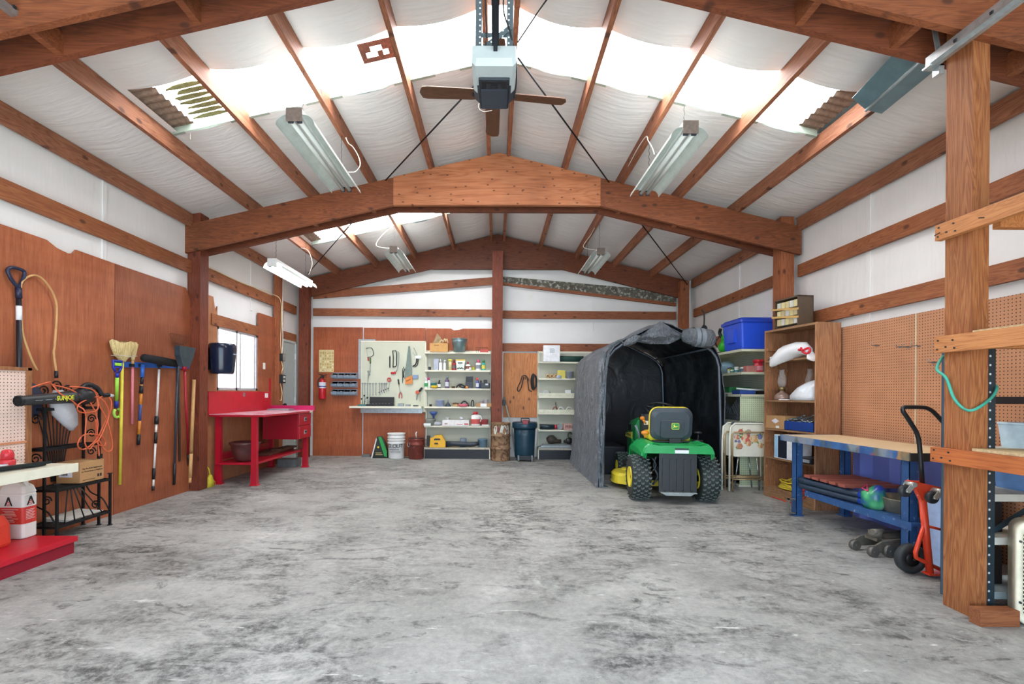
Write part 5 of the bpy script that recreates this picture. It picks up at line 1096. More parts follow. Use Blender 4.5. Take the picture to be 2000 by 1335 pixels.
q = MB(); q.bb((-.045, -.026, .125), (.04, -.02, .143)); q.build('printed_mark', plain('23402c', .5), o)
for k in range(5):
    q = MB(); q.ball((-.045 + k * .023, -.034, .03 + .01 * (k % 2)), .014, (1, .3, 1), 8); q.build('leaf_print', plain(['4a5a4a', '7d8a72', '3d4640'][k % 3], .5), o)
bottle(913.5, z, G, .045, .155, M_WHITE, M_REDP, 'white glue bottle with red tip right of the printed pouch', lab=plain('8d5a4e', .5), neck=.25)
bottle(918, z, G - .06, .022, .07, M_WHITE, M_REDP, 'tiny white bottle in front of the red tipped glue bottle')
bottle(924, z, G, .028, .08, plain('a8b23e', .4), M_ORANGE, 'short yellow green bottle right of the glue bottle')
bottle(934, z, G, .052, .195, plain('e3dfe0', .4), M_PINK, 'white jug shaped bottle with pink cap near the right end', lab=plain('8a8f98', .5), neck=.42)
bottle(944, z, G - .02, .034, .19, plain('3fae9a', .4), M_GREENP, 'green and yellow bottle at the right end of the second shelf', lab=plain('e0d14e', .5), neck=.6)
z = 1.291
bottle(832, z, G - .03, .032, .185, plain('e3ece4', .4), M_WHITE, 'white and green bottle at the left end of the third shelf', lab=plain('3c9a52', .5), neck=.5)
bottle(837.5, z, G + .02, .028, .20, M_WHITE, plain('b01f66', .35), 'white bottle with magenta spray cap at the left of the third shelf', spray=True)
tub(847, z, G + .03, .05, .055, .10, plain('3f8fa0', .4), 'teal round tub on the third shelf')
q = MB(); q.lathe([(0, 0), (.05, 0), (.066, .03), (.062, .045), (0, .05)], n=18); single(q, 'yellow_sponge', M_YEL, 'yellow round sponge in front of the teal tub', 'sponge', (xb(849, G), G - .05, z))
bottle(857.5, z, G, .03, .15, plain('1f2636', .35), M_BLACK, 'navy bottle with white label on the third shelf', lab=plain('dfe2e4', .5))
bottle(873, z, G, .04, .23, M_PURP, plain('8d9298', .4), 'tall purple brown bottle with pale label on the third shelf', lab=plain('c9cbd6', .5), neck=.4)
tub(885, z, G - .03, .03, .034, .035, M_BROWN, 'little brown cup on the third shelf')
q = MB(); q.tube([(-.09, 0, .012), (-.05, 0, .06), (0, 0, .075), (.05, 0, .05), (.09, .02, .012), (.03, -.02, .015), (-.03, .0, .045), (.02, .03, .07)], .014, 7, res=4); single(q, 'sandal_straps', M_BLACK, 'heap of black straps on the third shelf left of the black case', 'straps', (xb(900, G), G, z))
q = MB(); q.ball((0, 0, .022), .022, (1.3, 1, 1), 10, .2, 3); single(q, 'orange_lump', M_ORANGE, 'small orange lump on the third shelf in front of the black case', 'lump', (xb(912, G), G - .06, z))
t = thing('black_case', 'tall black folded case standing on the third shelf', 'case', (xb(916, G), G + .02, z)); q = MB(); q.bb((-.065, -.04, 0), (.065, .03, .125), .004); q.build('front_half', plain('22242e', .4), t); q = MB(); q.bb((-.06, .03, 0), (.065, .06, .22), .004); q.build('rear_half', plain('17181e', .4), t)
bottle(932.5, z, G, .03, .20, plain('4c4f96', .35), plain('c4302c', .35), 'blue sprayer bottle with red trigger near the right of the third shelf', lab=plain('dcdfe8', .5), spray=True)
bottle(939, z, G + .03, .028, .15, plain('2d4a7a', .35), M_BLACK, 'dark blue bottle behind the black power tool on the third shelf')
t = thing('power_tool', 'black power tool with grey badge at the right end of the third shelf', 'power tool', (xb(948, G), G - .03, z)); q = MB(); q.bb((-.09, -.05, 0), (.085, .05, .10), .015); q.build('tool_body', plain('25292c', .4), t); q = MB(); q.bb((-.03, -.03, .095), (.03, .03, .16), .008); q.build('grip', M_BLACK, t); q = MB(); q.bb((-.0, -.053, .06), (.05, -.049, .09)); q.build('badge', plain('b9bfc2', .4), t)
z = .953
tub(841, z, G, .025, .025, .04, M_BLACK, 'little black pot at the left of the fourth shelf')
tub(859.5, z, G, .065, .078, .12, M_LBLUE, 'pale blue tub on the fourth shelf left of the funnel')
q = MB(); q.lathe([(.055, 0), (.06, .005), (.02, .07), (.008, .085), (.006, .13), (0, .13)], n=18); single(q, 'funnel', plain('3c4656', .4), 'dark funnel standing upside down on the fourth shelf', 'funnel', (xb(875, G), G, z))
t = thing('wicker_basket', 'small brown basket of scraps on the fourth shelf', 'basket', (xb(890, G), G, z)); q = MB(); q.lathe([(0, 0), (.045, 0), (.06, .04), (.055, .04), (0, .01)], n=16); q.build('basket_bowl', M_TAN, t); q = MB(); q.ball((0, 0, .05), .05, (1.2, .9, .45), 10, .4, 6); q.build('scraps', M_BROWN, t)
q = MB(); q.lathe([(0, 0), (.07, 0), (.085, .02), (.09, .045), (.08, .05), (0, .03)], n=22); single(q, 'pink_dish', plain('d8697c', .4), 'pink dish on the fourth shelf', 'dish', (xb(905, G), G - .02, z))
q = MB(); q.tube([(-.07, 0, .0), (-.05, 0, .07), (0, 0, .10), (.05, 0, .06), (.08, 0, .0)], .013, 8, res=4); single(q, 'pipe_strap', M_BLACK, 'black arched strap behind the pink dish', 'strap', (xb(907, G), G + .05, z))
t = thing('spring_clamp', 'black spring clamp standing on the fourth shelf', 'clamp', (xb(923, G), G, z)); q = MB(); q.tube([(-.025, 0, .012), (-.02, 0, .09), (0, 0, .12), (.02, 0, .09), (.025, 0, .012)], .01, 7, res=4); q.build('jaws', M_BLACK, t); q = MB(); q.bb((-.035, -.02, 0), (.035, .02, .012)); q.build('foot', M_DKST, t)
t = carton((xb(945, G), G, z), .28, .14, .065, 'shallow tan box with white front on the fourth shelf', 'cardboard_box'); q = MB(); q.bb((-.06, -.0715, .003), (.055, -.0702, .062)); q.build('white_panel', M_WHITE, t)
tub(948.5, z + .067, G, .038, .042, .07, plain('d3d8e6', .35), 'white tub standing on the shallow tan box'); tub(940, z + .067, G + .03, .03, .03, .04, plain('c3cbe2', .35), 'pale blue lid pot beside the white tub on the shallow tan box')
z = .601
t = thing('washbasin', 'grey basin at the left end of the fifth shelf', 'basin', (xb(841, G), G + .0, z)); q = MB(); q.lathe([(0, 0), (.085, 0), (.10, .10), (.105, .125), (.095, .125), (.08, .01), (0, .01)], n=22); q.build('basin_bowl', plain('83867c', .45), t)
q = MB(); q.lathe([(.075, .10), (.06, .06), (.02, .02), (.012, -.03), (0, -.03)], n=18); single(q, 'blue_funnel', plain('3d5a9a', .4), 'blue funnel standing in the grey basin', 'funnel', (xb(847, G), G, z + .155))
blockobj(835, z, G - .09, .13, .05, .045, M_WHITE, 'flat white box at the left front of the fifth shelf')
q = MB(); q.ball((0, 0, .035), .05, (1.8, .8, .75), 12, .35, 9); single(q, 'crumpled_bag', plain('a7aab0', .6, 0, .2, 20), 'crumpled grey bag on the fifth shelf left of the long white box', 'bag', (xb(855, G), G - .03, z))
t = thing('long_carton', 'long white open carton with red print on the fifth shelf', 'box', (xb(891, G), G - .03, z)); q = MB(); q.bb((-.245, -.07, 0), (.245, .07, .105), .003); o = q.build('carton_body', plain('e0dedb', .5), t)
q = MB(); q.bb((.16, -.0715, .02), (.235, -.0702, .05)); q.build('red_mark', plain('c2555a', .5), o); q = MB(); q.bb((.02, -.0715, .025), (.13, -.0702, .035)); q.build('red_line', plain('c2555a', .5), o); q = MB(); q.bb((-.2, -.0712, .03), (-.15, -.07, .048)); q.build('printed_mark', plain('9a6a66', .5), o)
tub(874, z + .106, G - .03, .032, .036, .05, plain('d5d8d6', .4), 'white cup standing on the left of the long white carton')
q = MB(); q.ball((0, 0, .03), .04, (1.2, .8, .75), 10, .3, 2); single(q, 'fittings_heap', plain('bfc3c8', .4, .3), 'heap of pale fittings on the right of the long white carton', 'fittings', (xb(902, G), G - .03, z + .106))
bottle(929, z, G - .02, .085, .255, plain('ece9e4', .4), plain('c2202c', .35), 'white handled jug with red cap on the fifth shelf', 'jug', 'handled_jug', lab=plain('c9544e', .5), neck=.42, jug=True)
tub(946, z, G + .02, .06, .075, .115, plain('c0535a', .45), 'dusty red basin at the right end of the fifth shelf', 'plastic_basin', 'basin')
blockobj(948, z, G - .09, .13, .04, .03, plain('d9d8d2', .6), 'folded white paper in front of the dusty red basin', 'folded_paper', 'paper')
z = .206
t = thing('yellow_blower', 'yellow handheld blower with long black tube on the gondola deck', 'blower', (xb(856, G), G - .04, z)); YV = plain('e3ac1c', .4, 0, .06)
q = MB(); q.prism([(-.14, 0), (.15, 0), (.15, .10), (.08, .225), (-.04, .22), (-.10, .17), (-.13, .17)], -.06, .06); q.mat(1); q.prism([(-.07, .13), (.06, .135), (.045, .165), (-.05, .165)], -.0615, -.0595); q.prism([(-.06, .055), (.02, .055), (.01, .085), (-.05, .085)], -.0615, -.0595); q.build('motor_housing', [YV, M_BLACK], t)
q = MB(); q.bb((-.20, -.05, .02), (-.14, .05, .21), .012); q.build('rear_cap', M_BLACK, t)
q = MB(); q.tube([(.15, 0, .06), (.3, 0, .065), (.6, 0, .055), (.68, 0, .06), (.76, 0, .075)], [.055, .045, .045, .04, .032], 14); q.build('blow_tube', plain('252f3a', .4), t)
q = MB(); q.lathe([(0, 0), (.06, 0), (.06, .16), (0, .16)], n=20); single(q, 'mesh_roll', pegmat('7d8a9c', '3d4650', 'xz', .02, .3), 'grey wire mesh roll behind the black blower tube', 'mesh roll', (xb(905, G), G + .03, z))
tub(943, z, G + .01, .075, .09, .15, plain('7295a8', .45), 'blue grey bucket at the right end of the gondola deck', 'plastic_bucket', 'bucket')
blockobj(887, z, G + .03, .16, .06, .10, M_TAN, 'tan board standing at the back of the gondola deck', 'board', 'board')
# ------------------------------------------------------------------ on the floor of the back wall
t = thing('seed_bag', 'green and black grass seed bag slumped on the floor beside the white bucket', 'bag', (xb(743, 8.5), 8.52, 0))
q = MB(); q.loft([[(-.13, -.07, 0), (.14, -.07, 0), (.14, .07, 0), (-.13, .07, 0)], [(-.12, -.075, .12), (.14, -.075, .12), (.14, .075, .12), (-.12, .075, .12)], [(-.07, -.03, .33), (.09, -.03, .30), (.09, .03, .3), (-.07, .03, .33)], [(-.06, -.006, .39), (.03, -.006, .40), (.03, .006, .4), (-.06, .006, .39)]], smooth=False); o = q.build('bag_body', plain('1d2a22', .35, 0, .2, 10), t)
q = MB(); q.prism([(-.02, .39), (.03, .39), (.14, .13), (.14, .02), (.09, .04)], -.078, -.04); q.build('green_panel', plain('2f9a4e', .35), o)
q = MB(); q.prism([(-.15, .0), (-.13, .0), (-.05, .34), (-.06, .37)], -.08, -.05); q.build('white_seam', M_WHITE, o)
q = MB(); q.ball((-.02, -.078, .2), .02, (1, .2, 1), 8); q.build('yellow_emblem', M_YEL, o)
for k in range(2):
    q = MB(); q.bb((-.07, -.0785, .06 + k * .03), (.06 - .02 * k, -.076, .075 + k * .03)); q.build('printed_line', plain('b9a06a', .5), o)
t = thing('white_bucket', 'white plastic bucket with printed label standing on the floor between seed bag and red can', 'bucket', (xb(774.5, 8.45), 8.46, 0))
q = MB(); q.lathe([(0, 0), (.135, 0), (.14, .02), (.151, .275), (.162, .28), (.162, .30), (.150, .305), (.151, .33), (.164, .335), (.164, .35), (.151, .355), (.152, .375), (.163, .38), (.163, .40), (.152, .405), (.154, .44), (.163, .445), (.163, .465), (.15, .468), (0, .462)], n=32); o = q.build('bucket_body', plain('e4e4e0', .4, 0, .05), t)
def curved_text(parent, name, s_, size, r_, z, mat, nx=0.0, pitch=None):
    pitch = pitch or size * .68; n = len(s_)
    q = MB()
    for i, ch in enumerate(s_):
        a = nx + (i - (n - 1) / 2) * pitch / r_
        q.text(ch, size, TM((r_ * math.sin(a), -r_ * math.cos(a), z), (math.cos(a), math.sin(a), 0), (0, 0, 1)), .0004, bold=.0006)
    return q.build(name, mat, parent)
curved_text(o, 'printed_name', 'CLOUT', .095, .1500, .235, plain('2d2f36', .5))
for z, a0, a1 in ((.175, -.75, .55), (.165, -.6, .5), (.135, -.7, .7), (.115, -.5, .75)):
    q = MB(); n = 10; q.add([((.1472 + .04 * (zz - .135)) * math.sin(a0 + (a1 - a0) * k / n), -(.1472 + .04 * (zz - .135)) * math.cos(a0 + (a1 - a0) * k / n), zz) for zz in (z, z + .006) for k in range(n + 1)], [(k, k + 1, k + n + 2, k + n + 1) for k in range(n)]); q.build('printed_line', plain('5a5d66', .5), o)
q = MB(); q.tube([(.158, 0, .36), (.14, -.09, .27), (.05, -.165, .21), (-.06, -.165, .215), (-.14, -.09, .28), (-.158, 0, .36)], .0035, 6, res=4); q.build('wire_bail', M_STEEL, t)
t = thing('paint_can', 'rusty red lidded can on the floor beside the black gondola base', 'can', (xb(814, 8.45), 8.44, 0))
q = MB(); q.lathe([(0, 0), (.135, 0), (.142, .01), (.142, .25), (.150, .255), (.150, .275), (.142, .28), (.145, .345), (.152, .35), (.152, .365), (0, .37)], n=28); q.build('can_body', plain('7d3a30', .4, .3, .2, 10, wear='b49a8c', wear_amt=.66), t)
q = MB(); q.lathe([(0, .37), (.14, .37), (.146, .38), (.12, .385), (0, .385)], n=28); o = q.build('lid', plain('5b3b38', .4, .3), t)
q = MB(); q.tube([(-.0, 0, .385), (-.01, 0, .46), (.005, 0, .49)], .011, 7); q.build('white_spout', M_WHITE, o); q = MB(); q.tube([(-.14, -.05, .3), (-.15, -.08, .25), (-.11, -.11, .22), (-.1, -.105, .3)], .004, 6, res=3); q.build('wire_bail', M_STEEL, t)
blockobj(716, 0, 8.62, .16, .06, .05, plain('6d6e6c', .6), 'grey offcut on the floor left of the seed bag', 'metal_offcut', 'offcut')
t = thing('steel_drum', 'rusty steel drum with peeling paint on the floor in front of the center post', 'drum', (xb(978, 8.36, 860), 8.30, 0))
RUST = plain('9a7c5c', .7, .2, .3, 14, wear='6b4a36', wear_amt=.52, wear_scale=14)
q = MB(); q.lathe([(0, 0), (.168, 0), (.174, .012), (.168, .02), (.168, .20), (.183, .214), (.183, .222), (.168, .236), (.168, .43), (.183, .444), (.183, .452), (.168, .466), (.168, .655), (.176, .665), (.172, .68), (.160, .675), (.158, .66), (0, .66)], n=32); o = q.build('drum_shell', RUST, t)
q = MB(); rng = random.Random(12); r_ = .1692
for c, w_, h, m_ in ((-.62, .2, .15, 0), (.32, .42, .17, 0), (-.28, .16, .10, 1), (.85, .16, .13, 0), (.7, .18, .10, 1)):
    pts = [];
    for i in range(14):
        a = 2 * PI * i / 14; k = 1 + rng.uniform(-.3, .3); th = c + w_ * math.cos(a) * k; zz = .56 + h * .55 * math.sin(a) * k; pts.append((r_ * math.sin(th), -r_ * math.cos(th), min(.645, max(.475, zz))))
    q.mat(m_); q.add(pts, [list(range(14))])
q.build('peeling_paint', [plain('c9cabf', .6, 0, .15, 20), plain('7a4036', .6)], o)
t = thing('trash_can', 'dark teal wheeled trash can with red latch right of the rusty drum', 'trash can', (xb(1025, 8.3, 850), 8.33, 0)); TEAL = plain('17394a', .35, 0, .1)
q = MB(); q.lathe([(0, .05), (.165, .05), (.175, .07), (.185, .3), (.19, .45), (.2, .60), (0, .60)], n=28); q.build('can_body', TEAL, t)
q = MB(); q.lathe([(0, .58), (.222, .58), (.228, .60), (.228, .67), (.22, .685), (.21, .69), (0, .70)], n=28); o = q.build('lid', TEAL, t)
q = MB(); q.tube([(-.07, -.1, .70), (-.07, -.1, .76), (.07, -.1, .76), (.07, -.1, .70)], .011, 7); q.build('handle', M_BLACK, o); q = MB(); q.bb((-.05, -.235, .665), (.05, -.12, .735), .008); q.build('red_latch', plain('8d2430', .4), o)
q = MB(); q.bb((-.14, -.19, .02), (.14, -.1, .1), .01); q.build('foot_bar', M_BLACK, t)
for s in (-1, 1):
    q = MB(); q.cyl((s * .12 - .014, -.185, .055), (s * .12 + .014, -.185, .055), .055, n=16); q.build('wheel', plain('7d8589', .5), t)
t = thing('metal_pole', 'grey pole with black clamp leaning behind the rusty drum', 'pole', (.16, 8.5, 0)); q = MB(); q.tube([(.0, .15, 1.13), (.02, .14, 1.03), (.13, .05, .62), (.22, -.06, .0)], .014, 8); q.build('shaft', plain('a3a89f', .4, .3), t); q = MB(); q.bb((-.03, .1, .98), (.03, .18, 1.08), .006); q.build('clamp', M_BLACK, t)
# cords hung on the orange plywood
t = thing('power_cord', 'black cord hung in a long loop on the orange plywood', 'electric cable', (xb(1026, 8.70, 740), 8.715, 1.45)); t.name = 'hung_cable'; b0 = t.location
def C5(a, b_, Y=8.70): return at(960 + a * .1947, 650 + b_ * .1947, Y)
q = MB(); q.tube([C5(a, b_) - b0 for a, b_ in ((405, 585), (375, 570), (365, 500), (355, 440), (330, 425), (305, 440), (290, 490), (262, 545), (262, 578), (280, 580), (300, 540), (315, 480), (322, 440))], .009, 6, res=4); q.build('cable_loop', M_BLACK, t); q = MB(); q.cyl((.0, -.02, .0), (.0, .02, .0), .004, n=6); q.build('nail', M_STEEL, t)
t = thing('coiled_cable', 'coiled dark cable hung beside the slotted upright on the orange plywood', 'electric cable', C5(425, 480, 8.70)); b0 = t.location
for k in range(4):
    q = MB(); n = 16; q.tube([C5(420 + 6 * k + (26 - 3 * k) * math.cos(i * 2 * PI / n), 490 + (82 - 6 * k) * math.sin(i * 2 * PI / n), 8.70 - .01 * k) - b0 for i in range(n)], .008, 6, closed=True); q.build('coil_turn', [M_BLACK, M_DKST][k % 2], t)
# ------------------------------------------------------------------ second gondola
Z2 = [.54, .85, 1.155, 1.485, 1.79]
gondola('gondola_shelf', 'cream gondola shelving half hidden behind the grey tent', .80, 2.02, Z2, 2.0, (1, 2))
z = 1.791; t = thing('white_carton', 'white carton standing on the top shelf beside the tent', 'box', (xb(1076.5, G, 690), G - .03, z)); q = MB(); q.bb((-.15, -.06, 0), (.15, .06, .30), .003); o = q.build('carton_body', plain('eeeff0', .5), t)
for k, w_ in enumerate((.05, .06, .055, .06)):
    q = MB(); q.bb((.0 - w_ * .6, -.0612, .235 - k * .022), (w_, -.0598, .24 - k * .022 + .004 * (k > 0))); q.build('printed_line', plain('8d949c', .5), o)
q = MB(); q.cyl((-.2, 0, .055), (.24, 0, .055), .055, n=18); single(q, 'mesh_roll', pegmat('1f4a40', '0e211d', 'xz', .018, .3), 'dark green wire mesh roll lying beside the white carton', 'mesh roll', (xb(1114, G, 700), G, z))
z = 1.486
for k, px in enumerate((1069, 1077, 1085)):
    t = thing('tape_roll', ['tan tape roll at the left of the row under the white carton', 'tan tape roll in the middle of the row under the white carton', 'tan tape roll at the right of the row under the white carton'][k], 'tape roll', (xb(px, G), G - .05, z), 0, 'tan tape rolls')
    q = MB(); q.tube([(.027 * math.cos(i * PI / 8), 0, .04 + .027 * math.sin(i * PI / 8)) for i in range(16)], .0125, 8, closed=True); q.build('tape', M_TAN, t); q = MB(); q.cyl((0, -.01, .04), (0, .01, .04), .016, n=12); q.build('core', M_BROWN, t)
blockobj(1096, z, G, .14, .06, .15, plain('d8c95a', .5), 'yellow box on the shelf between tape rolls and grey bin', 'yellow_box'); tub(1112, z, G - .03, .06, .075, .13, plain('a3aab4', .4), 'grey plastic bin at the end of the tape roll shelf'); q = MB(); q.ball((0, 0, .03), .05, (1, .5, .6), 10, .3, 5); single(q, 'sheet_plastic', plain('b9c6da', .4), 'wad of clear plastic in front of the yellow box', 'plastic wad', (xb(1090, G), G - .07, z))
z = 1.156
q = MB(); q.ball((0, 0, .055), .07, (1.1, .7, .8), 12, .25, 7); single(q, 'white_bundle', plain('b9bdb8', .6, 0, .2, 20), 'pale bundle tied with dark cord on the shelf under the tape rolls', 'bundle', (xb(1067, G), G - .0, z)); blockobj(1109, z, G, .10, .08, .12, M_WHITE, 'white box on the shelf under the grey bin'); blockobj(1118, z, G, .07, .08, .085, M_GREYP, 'grey box right of the white box near the tent')
z = .851
q = MB(); q.tube([(-.09, 0, .012), (-.05, .0, .10), (0, -.02, .09), (.05, 0, .02), (.1, 0, .10), (.16, 0, .09), (.22, 0, .02)], .008, 6, res=4); single(q, 'white_hose', M_WHITE, 'white hose arching over the lipped shelf near the tent', 'hose', (xb(1098, G), G - .02, z)); q = MB(); q.tube([(-.06, 0, .02), (-.03, 0, .1), (.03, 0, .09), (.06, 0, .012)], .008, 6, res=4); single(q, 'red_wire', plain('a04a44', .5), 'red wire loop left of the white hose', 'wire', (xb(1085, G), G, z)); q = MB(); q.cyl((0, 0, 0), (-.03, .02, .19), .007, n=7); single(q, 'dark_rod', M_BLACK, 'short dark rod leaning behind the red wire loop', 'rod', (xb(1089, G), G + .04, z))
z = .541
t = thing('caulking_gun', 'dark caulking gun with red front lying on the low shelf', 'caulking gun', (xb(1070, G), G - .04, z)); q = MB(); q.cyl((-.15, 0, .055), (.12, 0, .05), .05, .045, 14); q.build('barrel', plain('22343a', .4), t); q = MB(); q.cyl((.12, 0, .05), (.16, 0, .05), .042, n=12); q.build('red_collar', M_REDP, t)
q = MB(); q.cyl((0, -.04, .05), (0, .06, .05), .05, n=16); single(q, 'grey_roll', M_GREYP, 'grey roll between the caulking gun and the printed box', 'roll', (xb(1093, G), G, z))
t = thing('printed_box', 'pinkish box with bold dark lettering on the low shelf beside the tent', 'box', (xb(1114, G), G - .03, z)); q = MB(); q.bb((-.13, -.06, 0), (.15, .06, .11), .003); o = q.build('carton_body', plain('c99f94', .5), t); q = MB(); q.text('PERLEX', .07, TM((.01, -.0608, .055), (1, 0, 0), (0, 0, 1)), .0003, bold=.001); q.build('printed_name', plain('5a2e2c', .5), o)
z = .206
for k in range(3): blockobj(1085 + k, z + .022 * k, G - .02, .62 - .05 * k, .16 - .02 * k, .02, plain(['8f9698', 'a9afb0', '7c8486'][k], .4, .3), ['grey sheet lying lowest on the deck beside the tent', 'pale sheet lying second on the deck beside the tent', 'grey sheet lying topmost on the deck beside the tent'][k], 'metal_sheet', 'sheet')
t = thing('pump', 'black pump with bent neck on the stacked sheets near the tent', 'pump', (xb(1112, G), G, z + .066)); q = MB(); q.ball((0, 0, .06), .06, (1.2, .8, 1), 12); q.cyl((-.1, 0, .05), (.09, 0, .05), .03, n=12); q.build('pump_body', M_BLACK, t); q = MB(); q.tube([(0, 0, .1), (-.02, 0, .17), (.02, 0, .22), (.05, 0, .18)], .011, 7, res=4); q.build('neck', plain('3d4a3a', .4), t)
q = MB(); q.ball((0, 0, .08), .08, (1.2, .6, 1), 12, .2, 8); q.cyl((-.05, 0, .05), (.18, 0, .05), .035, n=10); single(q, 'brown_motor', plain('453d34', .6), 'brown motor lump at the back of the deck beside the tent', 'motor', (xb(1078, G), G + .04, z + .066))
# ================================================================== tent
from mathutils import noise as mnoise
m, nt, b = base('tarp'); v = coords(nt)
w1 = noise(nt, coords(nt, (2.2, 2.2, 1.2), (.3, .2, 0)), 3.2, 6, .62, 1.6)
nt.links.new(ramp(nt, w1, [(.3, '71787f'), (.55, '8e959d'), (.75, 'b2b9c0')]), b.inputs['Base Color']); b.inputs['Roughness'].default_value = .38
w2 = noise(nt, coords(nt, (3, 3, 1.4), (.5, .2, .3)), 7, 5, .6, 2.5); bump(nt, b, math_(nt, 'ADD', w1, math_(nt, 'MULTIPLY', w2, .4)), 1.0, .16); M_TARP = m
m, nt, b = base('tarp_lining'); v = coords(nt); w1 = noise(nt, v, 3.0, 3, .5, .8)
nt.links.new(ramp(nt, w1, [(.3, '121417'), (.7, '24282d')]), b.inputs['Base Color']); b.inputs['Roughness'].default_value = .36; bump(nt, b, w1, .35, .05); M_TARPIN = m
M_POLE = plain('5a626c', .35, .4)
t = thing('storage_tent', 'grey fabric storage tent with its front rolled up around the riding mower', 'tent', (2.16, 7.0, 0)); TX, TY = 2.16, 7.0
prof = [(-.80, 0), (-.80, .4), (-.79, .9), (-.775, 1.35), (-.765, 1.60), (-.73, 1.72), (-.66, 1.81), (-.55, 1.885), (-.3, 2.0), (-.12, 2.09), (0, 2.135), (.12, 2.09), (.3, 2.0), (.55, 1.885), (.66, 1.81), (.73, 1.72), (.765, 1.60), (.775, 1.35), (.79, .9), (.80, .4), (.80, 0)]
def dens(p, k=2):
    o = []
    for a, c in zip(p, p[1:]):
        for i in range(k): o.append((a[0] + (c[0] - a[0]) * i / k, a[1] + (c[1] - a[1]) * i / k))
    return o + [p[-1]]
PD = dens(prof, 4); NY = 34
def cover(off, amp):
    rows = []
    for j in range(NY + 1):
        y = -1.05 + 2.13 * j / NY; row = []
        for x, z in PD:
            n = Vector((x, 0, z - .9)).normalized(); k = mnoise.noise(Vector((x * 2.6, y * 2.2, z * 3.1))) + .55 * mnoise.noise(Vector((x * 6, y * 5 + z * 3, z * 7 + 9))) + .8 * abs(mnoise.noise(Vector((x * 3, y * 3.4 - z * 2.2, z * 3.6 + 4))))
            flare = .06 * max(0, 1 - z / .35) * (1 if abs(x) > .7 else 0)
            row.append(Vector((x, y, z)) + n * (off + amp * k) + Vector((math.copysign(flare, x), 0, 0)))
        rows.append(row)
    return rows
def sheet(q, rows, flip=False):
    for a, c in zip(rows, rows[1:]):
        for i in range(len(a) - 1): q.add([a[i], a[i + 1], c[i + 1], c[i]], [(0, 1, 2, 3)], True)
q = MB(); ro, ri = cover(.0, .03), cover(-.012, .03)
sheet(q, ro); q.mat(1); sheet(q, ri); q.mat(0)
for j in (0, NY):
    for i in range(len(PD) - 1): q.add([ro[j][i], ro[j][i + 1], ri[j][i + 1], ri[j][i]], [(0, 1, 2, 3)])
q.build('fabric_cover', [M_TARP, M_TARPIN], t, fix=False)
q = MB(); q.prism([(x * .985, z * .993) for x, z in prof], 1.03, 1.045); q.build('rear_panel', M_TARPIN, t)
for y in (-1.03, 1.0):
    q = MB(); q.tube([(x * .955, y, z * .978) for x, z in prof], .019, 8); q.build('frame_hoop', M_POLE, t)
for s in (-1, 1):
    q = MB(); q.cyl((s * .60, -1.0, 1.80), (s * .60, 1.0, 1.80), .014, n=8); q.build('side_rail', M_POLE, t)
    q = MB(); q.box((s * .76, -1.03, .006), (.10, .10, .012)); q.build('foot_plate', M_POLE, t)
# overhanging edge fabric on the left front corner
q = MB()
for k in range(3):
    rows = []
    for j, y in enumerate((-1.05, -1.075 - .012 * k)):
        rows.append([(x * (1 + .012 * k) - .02 * k + .012 * math.sin(z * 9 + k * 2), y + .015 * math.sin(z * 7 + k), z * (1 + .004 * k)) for x, z in PD[:29]])
    sheet(q, rows)
    sheet(q, [[(p[0] + .03, p[1] - .005, p[2]) for p in rows[1]], rows[1]])
q.build('front_hem', M_TARP, t, fix=False)
def T3(px, py, Y=5.9): return at(px, py, Y) - Vector((TX, TY, 0))
# gathered front fabric in the gable
top = [(1243, 660), (1258, 650), (1274, 639), (1290, 627), (1304, 635), (1318, 645), (1332, 655)]
bot = [(1243, 666), (1257, 668), (1272, 671), (1290, 671), (1308, 671), (1320, 666), (1332, 659)]
rows = []
for i in range(10):
    f = i / 9; r_ = []
    for k in range(25):
        g = k / 24 * 6; k0 = min(int(g), 5); h = g - k0
        a = (top[k0][0] + (top[k0 + 1][0] - top[k0][0]) * h, top[k0][1] + (top[k0 + 1][1] - top[k0][1]) * h); c = (bot[k0][0] + (bot[k0 + 1][0] - bot[k0][0]) * h, bot[k0][1] + (bot[k0 + 1][1] - bot[k0][1]) * h)
        bulge = .10 * math.sin(PI * f) * math.sin(PI * k / 24) + .025 * math.sin(f * 14 + math.sin(k * .4) * 2)
        r_.append(T3(a[0] + (c[0] - a[0]) * f, a[1] + (c[1] - a[1]) * f, 5.92 - bulge))
    rows.append(r_)
q = MB(); sheet(q, rows); sheet(q, [[p + Vector((0, .05, 0)) for p in r_] for r_ in rows]); q.build('gathered_front', M_TARP, t, fix=False)
q = MB(); rng = random.Random(6); rg = []
for f, r_ in ((0, .02), (.08, .08), (.25, .105), (.5, .115), (.75, .12), (.95, .115), (1, .09)):
    c = T3(1331, 655, 5.86).lerp(T3(1392, 662, 5.86), f); rg.append([c + Vector((.0, r_ * math.cos(k * PI / 8) * 1.1, r_ * math.sin(k * PI / 8))) * (1 + rng.uniform(-.07, .07)) if False else c + Vector((0, r_ * math.cos(k * PI / 8), r_ * math.sin(k * PI / 8) * (1 + rng.uniform(-.08, .08)))) for k in range(16)])
q.loft(rg); o = q.build('rolled_flap', M_TARP, t)
for f in (.45, .62):
    c = T3(1331, 655, 5.86).lerp(T3(1392, 662, 5.86), f); q = MB(); q.loft([[c + Vector((dx, .121 * math.cos(k * PI / 10), .123 * math.sin(k * PI / 10))) for k in range(20)] for dx in (-.025, .025)], cap=False); q.build('tie_strap', plain('7f8891', .4), o)
q = MB(); rg = []
